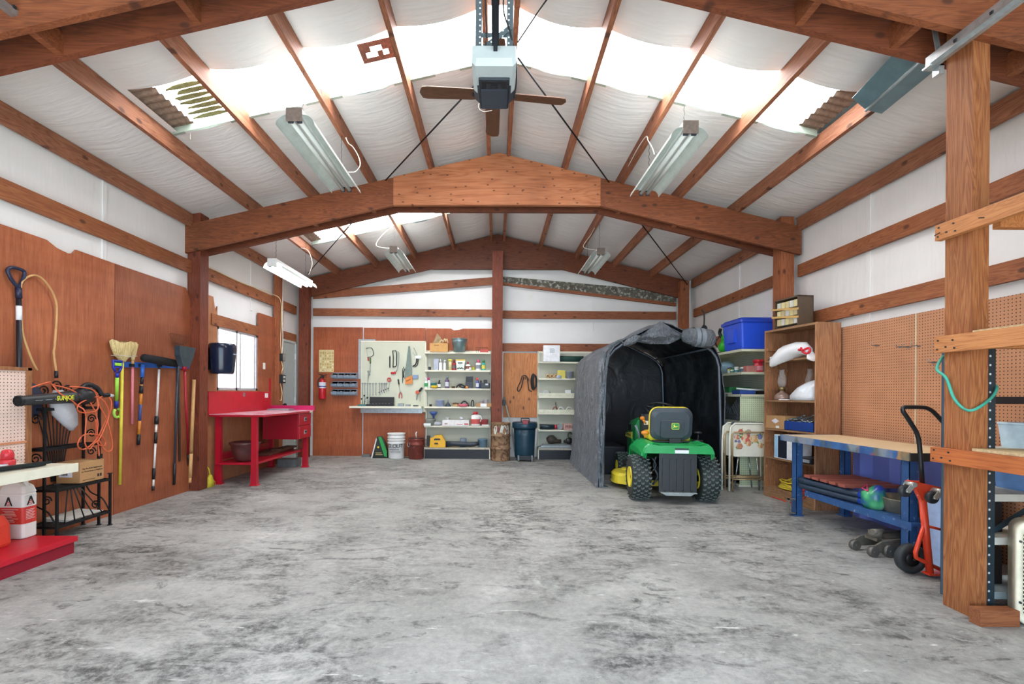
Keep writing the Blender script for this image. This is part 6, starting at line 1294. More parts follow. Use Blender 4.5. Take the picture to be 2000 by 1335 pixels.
for f, r_ in ((0, .02), (.3, .055), (.7, .06), (1, .02)): c = T3(1218, 672, 5.88).lerp(T3(1250, 658, 5.88), f); rg.append([c + Vector((0, r_ * math.cos(k * PI / 5), r_ * math.sin(k * PI / 5) * (1 + .15 * (-1) ** k))) for k in range(10)])
q.loft(rg); q.build('fabric_knot', M_TARP, t)
q = MB(); q.bb((1.37 - TX, -.0, .80) if False else (-.74, .35, .79), (-.45, .36, .80)); q.build('inner_shelf_edge', M_GALV, t)
q = MB(); q.bb((1.46, 6.9, 0.005), (1.95, 7.9, .42), .02); single(q, 'dark_tote', plain('23262c', .5), 'dark box standing at the back left inside the grey tent', 'box')
# ================================================================== riding mower
M_JDG = plain('1f9a50', .35, 0, .08, 12); M_JDG2 = plain('1a7f3f', .3, 0, .06); M_JDY = plain('e2cf3c', .35, 0, .05); M_TIRE = plain('2b3230', .75, 0, .12, 20); M_BLKP = plain('2b2f31', .45, 0, .06)
t = thing('riding_mower', 'green riding lawn mower with black and yellow seat parked in the mouth of the tent', 'riding mower', (2.02, 5.28, 0), R(-5.5))
def wheel(x, y, r_, w_, rim, lugs):
    q = MB(); n = 36; M = Matrix.Translation(Vector((x, y, r_))) @ RY(PI / 2)
    q.lathe([(rim, -w_ * .42), (rim + .01, -w_ * .46), (r_ * .8, -w_ * .5), (r_ * .94, -w_ * .44), (r_ * .985, -w_ * .3), (r_ * .995, 0), (r_ * .985, w_ * .3), (r_ * .94, w_ * .44), (r_ * .8, w_ * .5), (rim + .01, w_ * .46), (rim, w_ * .42)], (0, 0, 0), n, M)
    q.mat(1)
    for k in range(lugs):
        a = 2 * PI * k / lugs
        for j in range(-2, 3):
            aa = a + (PI / lugs if j % 2 else 0); rr = r_ * (.985 if abs(j) == 2 else .998)
            T = M @ RZ(aa) @ Matrix.Translation(Vector((rr, 0, j * w_ * .2)))
            wv = w_ * .085; hv = r_ * PI / lugs * .55
            q.add([(0, -hv, -wv), (.008, -hv * .7, -wv * .9), (0, hv * .4, -wv), (.008, hv * .1, -wv * .9), (0, -hv * .3, 0), (.008, -hv * .1, 0), (0, hv, 0), (.008, hv * .7, 0), (0, -hv, wv), (.008, -hv * .7, wv * .9), (0, hv * .4, wv), (.008, hv * .1, wv * .9)],
                  [(1, 3, 7, 5), (5, 7, 11, 9), (0, 1, 5, 4), (4, 5, 9, 8), (2, 6, 7, 3), (6, 10, 11, 7), (0, 2, 3, 1), (8, 9, 11, 10)], False, T)
    o = q.build('tire', [M_TIRE, plain('5a6461', .7, 0, .2, 40)], t)  # paler lugs: dust and highlights painted into the tread colour
    q = MB(); s = w_ * .485; q.lathe([(0, -s + .05), (rim * .3, -s + .05), (rim * .5, -s + .03), (rim * .75, -s + .035), (rim * .92, -s), (rim * 1.02, -s - .006), (rim * 1.02, -s + .01), (rim * .96, 0), (rim * 1.02, s - .01), (rim * 1.02, s + .006), (rim * .92, s), (rim * .75, s - .035), (rim * .5, s - .03), (rim * .3, s - .05), (0, s - .05)], (0, 0, 0), 28, M); q.build('rim', M_JDY, o)
    q = MB(); q.cyl(Vector((x - w_ * .42, y, r_)), Vector((x + w_ * .42, y, r_)), rim * .16, n=10); q.build('hub', M_DKST, o)
wheel(-.37, 0, .25, .205, .115, 26); wheel(.37, 0, .25, .205, .115, 26)
wheel(-.34, 1.22, .19, .16, .08, 22); wheel(.34, 1.22, .19, .16, .08, 22)
q = MB(); q.cyl((-.3, 0, .25), (.3, 0, .25), .035, n=12); q.bb((-.12, -.1, .16), (.12, .12, .34), .02); q.bb((-.2, -.05, .3), (.2, 1.2, .38)); q.build('chassis', M_BLACK, t)
q = MB(); q.cyl((-.3, 1.22, .19), (.3, 1.22, .19), .022, n=8); q.build('front_axle', M_BLACK, t)
# fender body
q = MB(); fp = [(-.395, .53), (-.39, .58), (-.37, .625), (-.33, .662), (-.28, .678), (-.22, .66), (-.17, .648), (0, .646), (.17, .648), (.22, .66), (.28, .678), (.33, .662), (.37, .625), (.39, .58), (.395, .53)]
fin = [(x * .96, z - .018) for x, z in fp]
rg = []
for y, zs, xs in ((-.27, -.02, .90), (-.285, -.005, .93), (-.26, .0, .97), (-.1, .0, 1.0), (.28, .0, 1.0), (.36, -.03, .97)):
    rg.append([(x * xs, y, z + zs) for x, z in fp] + [(x * xs, y, z + zs) for x, z in reversed(fin)])
q.loft(rg, smooth=False)
q.prism([(-.372, .56), (-.345, .625), (-.30, .66), (-.22, .645), (.22, .645), (.30, .66), (.345, .625), (.372, .56)], -.292, -.26); q.prism([(-.28, .56), (-.1, .59), (.28, .60), (.40, .56), (.46, .42), (.44, .42), (.36, .53), (-.28, .53)], -.397, -.385, 'x'); o = q.build('fender_body', M_JDG, t)
q = MB(); q.bb((-.045, -.296, .565), (.10, -.291, .60)); q.build('warning_sticker', plain('e6eaee', .4), o); q = MB(); q.bb((-.045, -.296, .602), (.10, -.291, .62)); q.build('sticker_band', plain('27302c', .4), o)
q = MB(); q.bb((-.38, .34, .28), (-.2, 1.0, .31), .005); q.bb((.2, .34, .28), (.38, 1.0, .31), .005); q.build('footrest', M_BLKP, t)
q = MB(); q.prism([(-.1 + .0, .56), (.5, .64), (.48, .30), (.30, .30), (.28, .5)], -.36, -.34, 'x'); q.build('side_skirt', M_JDG2, t)
# rear plate
q = MB(); q.bb((-.20, -.25, .13), (.20, -.23, .56), .004)
for k in range(5): q.prism([(-.15 + k * .075 - .018, .15), (-.15 + k * .075 + .018, .15), (-.15 + k * .075 + .014, .50), (-.15 + k * .075 - .014, .50)], -.262, -.249)
q.build('rear_guard', M_BLKP, t)
q = MB(); q.prism([(-.19, .135), (.19, .135), (.13, .10), (-.13, .10)], -.27, -.255); q.bb((-.19, -.30, .13), (.19, -.22, .138)); o = q.build('hitch_plate', plain('aab0ac', .4, .5), t)
for k in range(4):
    q = MB(); q.cyl((-.14 + .093 * k, -.265, .15), (-.14 + .093 * k, -.278, .15), .009, n=8); q.build('bolt', M_DKST, o)
q = MB(); rng = random.Random(21); q.tube([(-.22, -.2, .52), (-.24, -.18, .4), (-.2, -.2, .3), (-.25, -.18, .2)], .012, 7, res=3); q.tube([(-.26, -.18, .5), (-.22, -.2, .42), (-.26, -.2, .35)], .009, 6, res=3); q.build('linkage', M_DKST, t)
# deck
q = MB(); out = []
for i in range(36):
    a = 2 * PI * i / 36; out.append((.56 * math.copysign(abs(math.cos(a)) ** .6, math.cos(a)), .72 + .30 * math.copysign(abs(math.sin(a)) ** .7, math.sin(a))))
q.loft([[(x, y, .07) for x, y in out], [(x, y, .17) for x, y in out], [(x * .95, .72 + (y - .72) * .93, .20) for x, y in out], [(x * .7, .72 + (y - .72) * .7, .225) for x, y in out]], smooth=False)
q.loft([[(x * 1.015, .72 + (y - .72) * 1.02, .068) for x, y in out], [(x * 1.015, .72 + (y - .72) * 1.02, .08) for x, y in out]], smooth=False)
for s in (-1, 1): q.lathe([(.16, .2), (.155, .235), (.05, .25), (0, .25)], (s * .28, .72, 0), 18)
q.build('mower_deck', M_JDY, t)
# hood and dash
q = MB(); rg = []
for y, hw, z0, z1 in ((.66, .27, .36, .90), (.8, .275, .34, .91), (1.1, .27, .32, .87), (1.35, .25, .32, .80), (1.48, .2, .34, .70)):
    rg.append([(-hw, y, z0), (-hw, y, z1 - .10), (-hw * .9, y, z1 - .03), (-hw * .55, y, z1), (hw * .55, y, z1), (hw * .9, y, z1 - .03), (hw, y, z1 - .10), (hw, y, z0)])
q.loft(rg, smooth=False); o = q.build('hood', M_JDG2, t)
for s in (-1, 1):
    q = MB(); q.prism([(.86, .70), (1.30, .66), (1.34, .60), (.86, .61)], s * .274 - .004, s * .274 + .004, 'x'); q.build('yellow_decal', plain('d6cc52', .4), o)
    q = MB(); q.prism([(.88, .72), (1.12, .70), (1.12, .78), (.92, .80)], s * .272 - .006, s * .272 + .006, 'x'); q.build('side_vent', M_BLACK, o)
for y0, y1 in ((1.2, 1.26), (1.12, 1.18), (1.03, 1.1), (.95, 1.01)):
    q = MB(); q.bb((-.2795, y0, .632), (-.2775, y1, .66)); q.build('decal_mark', plain('5d6a2a', .5), o)
q = MB(); q.prism([(.48, .66), (.50, .84), (.58, .95), (.70, .94), (.70, .5), (.5, .5)], -.22, .22, 'x'); o = q.build('dashboard', M_BLKP, t)
q = MB(); q.bb((-.2, .488, .82), (-.15, .50, .87)); q.build('white_decal', M_WHITE, o)
q = MB(); q.cyl((0, .62, .88), (0, .53, 1.0), .022, n=10); cx = Vector((0, .52, 1.02)); e1 = Vector((1, 0, 0)); e2 = Vector((0, .82, .42))
q.tube([cx + (e1 * math.cos(a) + e2 * math.sin(a)) * .175 for a in [i * 2 * PI / 24 for i in range(24)]], .015, 8, closed=True)
for a in (PI / 6, 5 * PI / 6, 1.5 * PI): q.bar(cx, cx + (e1 * math.cos(a) + e2 * math.sin(a)) * .17, .03, .012)
q.build('steering_wheel', M_BLACK, t)
# seat
def sq_ring(hw, z0, z1, y0, y1, rr=.07, n=6):
    cz, hh = (z0 + z1) / 2, (z1 - z0) / 2; return [(x, y0 + (y1 - y0) * (z - z0) / (z1 - z0), z) for x, _, z in rrect(hw, hh, rr, cz, 0, n)]
q = MB(); q.loft([sq_ring(.19, .72, 1.0, .0, -.03, .08), sq_ring(.230, .68, 1.045, .02, -.01, .09), sq_ring(.234, .68, 1.05, .06, .02, .09)], smooth=False); o = q.build('seat_back_shell', plain('39434a', .45, 0, .05), t)
q = MB(); q.loft([sq_ring(.228, .70, 1.05, .06, .02, .09), sq_ring(.240, .69, 1.06, .09, .06, .10), sq_ring(.232, .69, 1.05, .13, .10, .10), sq_ring(.2, .72, 1.0, .14, .12, .08)], smooth=True); q.loft([sq_ring(.23, .66, .76, .08, .08, .04), sq_ring(.24, .66, .77, .3, .3, .04), sq_ring(.22, .67, .76, .50, .50, .04)], smooth=True); q.build('yellow_cushion', M_JDY, t)
q = MB(); q.loft([sq_ring(.13, .705, .91, -.012, -.032, .03), sq_ring(.128, .705, .905, -.016, -.036, .03)], smooth=False); q.build('shell_panel', plain('333c42', .5), o)
lc = Vector((.0, -.043, .84)); RXs = 1.0
def badge(hw, hh, y, mat, nm, r_=.014):
    q = MB(); q.loft([[(x + lc.x, lc.y + y, z + lc.z) for x, _, z in rrect(hw, hh, r_, 0, 0, 4)], [(x + lc.x, lc.y + y + .004, z + lc.z) for x, _, z in rrect(hw, hh, r_, 0, 0, 4)]], smooth=False); return q.build(nm, mat, o)
lc.x = .03
badge(.042, .037, 0, plain('d9d24a', .4), 'badge_border'); badge(.038, .033, -.001, plain('1f8a3c', .4), 'badge_field')
q = MB(); y = lc.y - .003
deer = [(-.030, -.016), (-.012, -.010), (.006, -.012), (.018, -.004), (.030, -.006), (.026, .000), (.008, .002), (-.002, .000), (-.010, .012), (-.006, .024), (-.012, .018), (-.018, .024), (-.017, .014), (-.026, .008), (-.016, .006), (-.018, -.004)]
q.prism([(lc.x + a, lc.z + c) for a, c in deer], y, y + .002); q.build('badge_emblem', plain('e2da50', .4), o)
q = MB(); q.bb((-.2, .0, .655), (.2, .4, .67), .004); q.bb((-.12, .02, .60), (-.08, .1, .66)); q.bb((.08, .02, .60), (.12, .1, .66)); q.bb((-.03, -.02, .645), (.1, .0, .70), .004); q.build('seat_base', M_BLACK, t)
M_ORG = plain('e08a2c', .4)
q = MB(); q.ball((-.27, .12, .75), .04, (1.2, .9, .7), 10); q.cyl((-.27, .12, .69), (-.27, .12, .74), .012, n=8); q.build('orange_knob', M_ORG, t)
q = MB(); q.ball((-.22, .50, .90), .03, (1.1, .8, .9), 10); q.tube([(-.22, .50, .90), (-.18, .50, .83)], .017, 8); q.build('throttle_lever', M_ORG, t)
q = MB(); q.tube([(-.32, .18, .66), (-.33, .2, .75), (-.36, .22, .83)], [.010, .012, .018], 8); q.build('deck_lever', plain('54616a', .4), t)
q = MB(); q.tube([(.30, .05, .66), (.31, .05, .72), (.305, .05, .75)], .009, 8); q.lathe([(0, .75), (.04, .755), (.042, .77), (.03, .78), (0, .782)], (.305, .05, 0), 14); q.lathe([(0, .66), (.06, .66), (.06, .68), (0, .685)], (.30, .05, 0), 14); q.build('shift_lever', M_BLACK, t)
# ================================================================== gondola along the right wall
t = thing('side_gondola', 'cream gondola shelving along the right wall behind the folded chairs', 'shelving', (3.43, 7.0, 0))
q = MB(); q.bb((-.235, -.985, .03), (.22, -.975, 1.21)); q.build('pegboard_end', pegmat('d3dcb6', '5a6248', 'xz', .0254, .16), t)
q = MB(); q.bb((.20, -1.0, .1), (.21, 1.0, 1.8)); q.build('back_panel', M_PGS if False else pegmat('c6c8b8', '5b5d52', 'yz', .0254, .17), t)
for y in (-1.0, .98):
    q = MB(); q.bb((.18, y, 0), (.215, y + .03, 1.8)); q.build('upright', M_CRSH, t)
for z in (1.80, 1.50, 1.21, .86, .50):
    q = MB(); q.bb((-.23, -1.0 if z > 1.2 else -.97, z - .012), (.2, 1.0, z)); q.bb((-.24, -1.01 if z > 1.2 else -.97, z - .032), (-.228, 1.0, z + .001)); 
    if z > 1.2: q.bb((-.24, -1.012, z - .03), (.2, -1.0, z + .001))
    q.build('shelf', plain('d9d9bd', .45, 0, .06), t)
q = MB(); q.bb((-.24, -.97, 0), (.2, 1.0, .03)); q.build('deck', M_CRSH, t)
t = thing('storage_tote', 'big bright blue lidded tote on top of the shelving along the right wall', 'tote', (3.43, 6.26, 1.805)); M_TOTE = plain('2a55d8', .35, 0, .05)
q = MB(); q.loft([rr_ring(.205, .225, 0, .03), rr_ring(.215, .235, .02, .03), rr_ring(.235, .255, .36, .03)], smooth=False)
q.bb((-.245, -.1, .1), (-.21, .1, .27)); q.build('tub', M_TOTE, t)
q = MB(); q.loft([rr_ring(.25, .27, .345, .04), rr_ring(.255, .275, .35, .04), rr_ring(.255, .275, .385, .04), rr_ring(.235, .255, .395, .04), rr_ring(.225, .245, .41, .04), rr_ring(.2, .22, .413, .04)], smooth=False); q.build('lid', plain('2749bd', .35, 0, .05), t)
t = thing('green_trimmer', 'bright green power trimmer with black cord beside the blue tote', 'trimmer', (3.34, 6.75, 1.805)); GRN = plain('35c22e', .4)
q = MB(); q.ball((0, 0, .10), .09, (.8, 1, 1.1), 12); q.ball((.02, .02, .22), .06, (.8, 1, 1.2), 12); q.tube([(.0, -.04, .26), (.0, -.08, .33), (.0, -.02, .37), (.02, .04, .30)], .02, 8, res=3); q.build('green_housing', GRN, t)
q = MB(); q.tube([(.0, .05, .24), (-.02, .09, .31), (-.02, .06, .37)], .024, 8, res=3); q.lathe([(0, 0), (.1, 0), (.1, .02), (0, .03)], (0, 0, 0), 16); q.build('black_grip', M_BLACK, t)
q = MB(); q.tube([(-.06, 0, .25), (-.1, .04, .18), (-.06, .08, .1), (-.1, .1, .22), (-.08, .14, .27), (-.12, .12, .08), (-.09, .18, .03), (-.13, .2, .02)], .008, 6, res=5); q.build('cord', M_BLACK, t)
q = MB(); q.lathe([(0, 0), (.11, 0), (.13, .08), (.10, .16), (.05, .2), (0, .21)], n=20); single(q, 'round_basket', plain('cfc8a6', .7, 0, .15, 30), 'pale round basket behind the green trimmer', 'basket', (3.34, 7.25, 1.805))
t = thing('hanging_cable', 'black cable bundle hanging from the girt above the rolled tent flap', 'electric cable', at(1374, 608, 6.9)); b0 = t.location; t.location.x = 3.63; dx = 3.63 - b0.x
q = MB(); q.tube([at(a, e, 6.9) - b0 for a, e in ((1370, 605), (1375, 612), (1375, 634), (1372, 645), (1376, 662), (1390, 668))], .011, 7, res=4); q.build('cable', M_BLACK, t)
q = MB(); q.tube([at(a, e, 6.9) - b0 for a, e in ((1375, 634), (1369, 645), (1372, 655), (1379, 648), (1375, 636), (1380, 640), (1378, 656))], .012, 7, res=4); q.build('coil', M_BLACK, t)
def wR(px, X): u = uv(px, 768)[0]; return X / u
def onR(px, X, z): return Vector((X, wR(px, X), z))
# shelf goods along the right wall
q = MB(); q.ball((0, 0, .10), .11, (.9, 1.3, .8), 14, .2, 3); single(q, 'blue_bag', plain('8fb0bf', .4, 0, .15, 8), 'pale blue plastic bag on the shelf under the green trimmer', 'bag', onR(1418, 3.36, 1.502))
for k, (px, h, r_, bm, cm, lab, l2) in enumerate(((1425, .085, .03, plain('e6d45a', .4), M_PURP, 'yellow capped little jar right of the pale blue bag', plain('d9d9e2', .4)), (1430, .07, .028, M_WHITE, M_GREENP, 'little white jar with green cap under the blue tote', plain('6a9a76', .5)), (1438, .085, .03, plain('dfe6e2', .4), M_WHITE, 'white tube jar right of the green capped jar', plain('4c8a8f', .5)), (1450, .07, .035, plain('3d5f6e', .4), M_WHITE, 'dark teal jar with white top under the blue tote', None))):
    bottle(px, 1.502, wR(px, 3.30), r_, h, bm, cm, lab, 'jar', 'small_jar', l2, neck=.8)
blockobj(1463, 1.502, 6.1, .13, .12, .085, plain('b9786e', .5), 'dusty pink box left of the bright red jar')
bottle(1481, 1.502, 6.1, .06, .17, plain('d22a3e', .3), plain('c92434', .3), 'bright red jar at the near end of the shelf under the blue tote', 'jar', 'red_jar', plain('d98a94', .5), neck=.9)
q = MB(); q.bb((-.2, -.35, 0), (.1, .3, .10), .004); single(q, 'green_box', plain('2f7a46', .4), 'long green box on the middle shelf along the right wall', 'box', (3.42, 6.7, 1.212))
blockobj(1452, 1.212, 6.12, .2, .2, .05, plain('34519a', .4), 'blue tray on the middle shelf behind the white brush handle', 'blue_tray', 'tray')
t = thing('scrub_brush', 'brush with long white handle lying at the near end of the middle shelf', 'brush', (3.3, 6.03, 1.265)); q = MB(); q.tube([(-.12, .06, .02), (.0, 0, .01), (.2, -.005, .0)], .011, 8); q.build('handle', M_WHITE, t); q = MB(); q.bb((.12, -.03, -.05), (.32, .03, -.012)); q.build('bristles', M_BLACK, t)
q = MB(); q.prism([(-.14, 0), (.14, 0), (.10, .02), (-.10, .02)], -.05, .05); single(q, 'magazines', plain('a8a29a', .5), 'flat papers on the front of the middle shelf along the right wall', 'papers', (3.30, 6.35, 1.213)).name = 'paper_pad'
for k, (y, z, rx, lab) in enumerate(((6.55, .98, .5, 'grey dustpan tipped on the lower shelf above the folded chairs'), (6.2, 1.02, -.7, 'grey wire rack leaning beside the grey dustpan'))):
    q = MB(); q.box((0, 0, 0), (.04, .26, .2), RX(rx), .005)
    for i in range(5): q.box((-.025, 0, 0), (.008, .012, .19), RX(rx) @ Matrix.Translation(Vector((0, -.09 + .045 * i, 0))))
    single(q, ['dustpan', 'wire_rack'][k], plain('595f61', .5), lab, ['dustpan', 'rack'][k], (3.27, y, z + .005))
q = MB(); q.bb((-.18, -.4, 0), (.12, .2, .05), .01); q.bb((-.16, -.36, .05), (.1, .2, .09), .01); single(q, 'grey_mat', plain('4c5052', .8, 0, .2, 30), 'folded grey mats lying under the tipped grey dustpan', 'mat', (3.4, 6.55, .862))
t = thing('rubber_boot', 'black rubber boot standing behind the folding chairs', 'boot', (3.24, 6.3, .032)); q = MB(); q.loft([[(.05 * math.cos(k * PI / 5), .11 * math.sin(k * PI / 5) - .03, 0) for k in range(10)], [(.05 * math.cos(k * PI / 5), .11 * math.sin(k * PI / 5) - .03, .05) for k in range(10)], [(.055 * math.cos(k * PI / 5), .06 * math.sin(k * PI / 5) + .02, .12) for k in range(10)], [(.06 * math.cos(k * PI / 5), .06 * math.sin(k * PI / 5) + .02, .3) for k in range(10)]]); q.build('boot_upper', M_BLACK, t); q = MB(); q.bb((-.05, -.14, -.001), (.05, .08, .018), .006); q.build('sole', M_DKST, t)
# folding chairs
M_CHF = plain('b59a72', .35, .5, .15, 20); M_CHP = plain('ece9d6', .4, 0, .05, 10); M_CHS = plain('a8b0b2', .25, .8)
def chair(loc, rz, label, floral=True):
    t = thing('folding_chair', label, 'chair', loc, rz, 'folded metal chairs')
    q = MB(); q.loft([[(x, y, z) for x, _, z in rrect(.215, .20, .05, .63, 0, 5)] for y in (-.012, .0)], smooth=False); o = q.build('seat_panel', M_CHP, t)
    q = MB(); q.tube([(-.245, -.03, 0), (-.24, -.02, .62), (-.225, -.015, .80), (-.17, -.01, .845), (.17, -.01, .845), (.225, -.015, .80), (.24, -.02, .62), (.245, -.03, 0)], .0125, 8); q.build('outer_frame', M_CHP, t)
    q = MB(); q.tube([(-.215, -.05, 0.0), (-.215, -.03, .70), (-.19, -.03, .735), (.19, -.03, .735), (.215, -.03, .70), (.215, -.05, .0)], .011, 8); q.build('inner_frame', M_CHF, t)
    for z in (.15, .18):
        q = MB(); q.cyl((-.21, -.045, z), (.21, -.045, z), .008, n=8); q.build('cross_bar', M_CHF, t)
    for s in (-1, 1):
        q = MB(); q.cyl((s * .11, .01, .46), (s * .16, .02, .02), .009, n=8); q.build('rear_leg', M_CHS, t)
    q = MB(); q.bb((-.20, .012, .80), (.20, .03, .86), .008); q.build('back_rest', plain('3f4a55', .35), t)
    if floral:
        rng = random.Random(9)
        for cx_, cz_, r_, c_ in ((-.03, .66, .055, 'd96a5e'), (.075, .655, .045, 'e0b070'), (-.0, .60, .035, 'd8935e'), (-.15, .675, .03, 'd9807a'), (-.11, .56, .035, 'c98a6a'), (.15, .57, .03, 'd9a06a'), (.0, .74, .03, 'c9b0a0'), (-.1, .745, .028, 'c9685e'), (.14, .68, .03, '8a93c0'), (-.12, .62, .018, '8f86a8'), (-.16, .625, .014, '7a7498')):
            for i in range(7):
                a = i * 1.05; q = MB(); k = .55 if i else 0; rr = r_ * (.62 if i else .5)
                q.lathe([(0, 0), (rr, 0), (rr * .9, .0015), (0, .002)], (cx_ + r_ * k * math.cos(a), -.0125 - .0004 * (i % 3), cz_ + r_ * k * math.sin(a)), 10, RX(PI / 2)); q.build('rose_petal_print', plain(c_ if i % 2 else ('f0d0a8' if c_[0] in 'de' else c_), .5, 0, .2, 60), o)
            for i in range(2):
                a = rng.random() * 6.3; q = MB(); q.ball((cx_ + r_ * 1.1 * math.cos(a), -.012, cz_ + r_ * 1.1 * math.sin(a)), r_ * .5, (1, .05, .55), 8, M=RY(-a)); q.build('leaf_print', plain(['5d8a42', '86a850'][i], .5), o)
    return t
chair((3.17, 5.78, 0), 0, 'folded cream metal chair with painted roses standing beside the wooden shelf unit')
chair((3.13, 5.885, 0), 0, 'plain folded cream metal chair behind the rose painted one', False)
# ================================================================== wooden shelf unit
W_OAK = wood('z', '6a4028', 'a8744f', 'c99a72', .6, False, 1.1, 61); W_OAKD = wood('z', '5a3824', '8a5f43', 'a87d5c', .65, False, .8, 62); W_OAKY = wood('y', '6b4a34', '9a7452', 'b8936c', .65, False, .8, 63)
SXF, SXB, SY0, SY1 = 3.25, 3.625, 4.70, 5.56
SHELF_ROOTS0 = set(o.name for o in COL.objects)
t = thing('wooden_shelf', 'tall open wooden shelf unit with loaded shelves against the right wall', 'shelf', ((SXF + SXB) / 2, (SY0 + SY1) / 2, 0)); cx, cy = t.location.x, t.location.y; hx, hy = (SXB - SXF) / 2, (SY1 - SY0) / 2
q = MB(); q.bb((-hx, -hy, 0), (hx, -hy + .02, 1.97)); q.build('side_panel', wood('z', '6b3a22', 'b98560', 'd9ae88', .55, False, .8, 64), t)
q = MB(); q.bb((-hx, hy - .02, 0), (hx, hy, 1.97)); q.build('side_panel', W_OAK, t)
q = MB(); q.bb((hx - .012, -hy + .02, .1), (hx, hy - .02, 1.96)); q.build('back_panel', W_OAKD, t)
q = MB(); q.bb((-hx, -hy + .02, 1.945), (hx - .012, hy - .02, 1.968)); q.build('top_board', W_OAKY, t)
for z in (1.61, 1.145, .81, .475, .115):
    q = MB(); q.bb((-hx + .004, -hy + .02, z - .02), (hx - .012, hy - .02, z)); q.build('shelf_board', W_OAKY, t)
for z in (1.75, 1.5, 1.28, .98, .66, .36):
    for y0 in (-hy + .02, hy - .04):
        q = MB(); q.bb((-hx + .02, y0, z - .02), (hx - .012, y0 + .02, z + .01)); q.build('cleat', W_OAK, t)
q = MB(); q.bb((-hx + .002, -hy + .02, 0), (-hx + .02, hy - .02, .095)); q.build('kick_board', W_OAKY, t)
# on top: parts cabinet
t = thing('parts_cabinet', 'small brown parts cabinet with broken pale drawers on top of the wooden shelf unit', 'parts cabinet', (3.44, 5.25, 1.97), R(0)); M_CAB = plain('5b4a3a', .5, 0, .12)
q = MB(); q.bb((-.10, -.18, 0), (.09, .18, .012)); q.bb((-.10, -.18, .33), (.09, .18, .345)); q.bb((-.10, -.18, 0), (.09, -.165, .345)); q.bb((-.10, .165, 0), (.09, .18, .345)); q.bb((.08, -.18, 0), (.09, .18, .345)); q.build('cabinet_case', M_CAB, t)
for r_ in range(3):
    for k in range(5):
        q = MB(); y = -.15 + k * .062; z = .04 + r_ * .095; q.bb((-.085, y, z), (.07, y + .052, z + .075)); q.build('small_drawer', plain(['cfcfc4', 'c9bd90', 'dccf9a'][(r_ + k) % 3], .35, 0, .08), t)
for z in (.12, .21):
    q = MB(); q.bar((-.115, -.2, z - .02), (-.115, .2, z + .03), .006, .022); q.build('loose_slat', plain('c9a25e', .6), t)
# trash bag on the upper shelf
m_bag = plain('e9e9ea', .25, 0, .03, 10, .3)
def lumpy(rings, seed, k=.14, n=16):
    rng = random.Random(seed); out = []
    for c, a, bq, ax in rings:
        out.append([Vector(c) + (Vector((a * math.cos(i * 2 * PI / n) * (1 + rng.uniform(-k, k)), 0, bq * math.sin(i * 2 * PI / n) * (1 + rng.uniform(-k, k)))) if ax == 'y' else Vector((a * math.cos(i * 2 * PI / n) * (1 + rng.uniform(-k, k)), bq * math.sin(i * 2 * PI / n) * (1 + rng.uniform(-k, k)), 0))) for i in range(n)])
    return out
t = thing('trash_bag', 'white trash bag with red tie slumped over the upper shelf of the wooden unit', 'bag', (3.27, 5.05, 1.612))
q = MB(); q.loft(lumpy([((-.10, .34, -.06), .02, .03, 'y'), ((-.10, .30, -.03), .05, .07, 'y'), ((-.06, .18, .05), .07, .09, 'y'), ((.0, .02, .095), .10, .085, 'y'), ((0, -.12, .10), .09, .07, 'y'), ((-.02, -.22, .06), .06, .05, 'y'), ((-.03, -.25, .045), .03, .03, 'y')], 5)); q.build('bag_body', m_bag, t)
q = MB(); q.tube([(-.08, -.17, .10), (-.10, -.22, .07), (-.08, -.29, .09), (-.09, -.32, .05), (-.08, -.26, .03), (-.1, -.21, .06)], .013, 8, res=4); q.ball((-.09, -.16, .08), .022, (1, 1, .7), 8); q.build('red_tie', plain('d92638', .4), t)
q = MB(); q.loft(lumpy([((-.03, -.24, .04), .03, .03, 'y'), ((-.04, -.28, .0), .06, .05, 'y'), ((-.03, -.31, -.03), .04, .03, 'y')], 8)); q.build('gathered_neck', m_bag, t); t.scale = (.95, .82, .95); t.location.y -= .04
t = thing('spirit_level', 'white and blue level lying on the upper shelf beside the trash bag', 'level', (3.30, 5.36, 1.612)); q = MB(); q.bb((-.015, -.12, 0), (.015, .12, .045), .003); o = q.build('level_body', plain('dfe5ee', .4), t)
for k in range(5):
    q = MB(); q.cyl((-.0155, -.09 + .045 * k, .022), (-.0165, -.09 + .045 * k, .022), .008, n=8); q.build('blue_dot', plain('3a62b0', .4), o)
q = MB(); q.tube([(.03 * math.cos(i * PI / 6), .03 * math.sin(i * PI / 6), .012 + .004 * (i % 3)) for i in range(12)], .01, 6, closed=True); single(q, 'wire_coil', plain('6a4a38', .6), 'little brown coil at the far end of the upper shelf', 'coil', (3.32, 5.50, 1.612))
# oil lamps
m, nt, b = base('lamp_glass'); b.inputs['Base Color'].default_value = lin('eef3f2'); b.inputs['Roughness'].default_value = .04; b.inputs['Alpha'].default_value = .16; M_GLS = m
def oil_lamp(loc, label):
    t = thing('oil_lamp', label, 'oil lamp', loc, 0); q = MB(); q.lathe([(0, 0), (.075, 0), (.08, .02), (.078, .045), (.06, .07), (.025, .09), (.02, .115), (0, .115)], n=24); q.build('font_base', plain('8d7468', .15, 0, .2, 12), t)
    q = MB(); q.lathe([(0, .11), (.03, .112), (.036, .13), (.03, .15), (.015, .155), (0, .155)], n=20); q.build('burner', plain('8d7a52', .35, .7), t)
    q = MB(); q.lathe([(.026, .15), (.044, .19), (.05, .22), (.042, .26), (.026, .31), (.026, .345), (.031, .352)], n=24); q.build('glass_chimney', M_GLS, t); return t
oil_lamp((3.36, 5.36, 1.147), 'clear glass oil lamp standing on the second shelf of the wooden unit')
oil_lamp((3.56, 5.1, 1.147), 'second oil lamp standing behind the white bag on the second shelf')
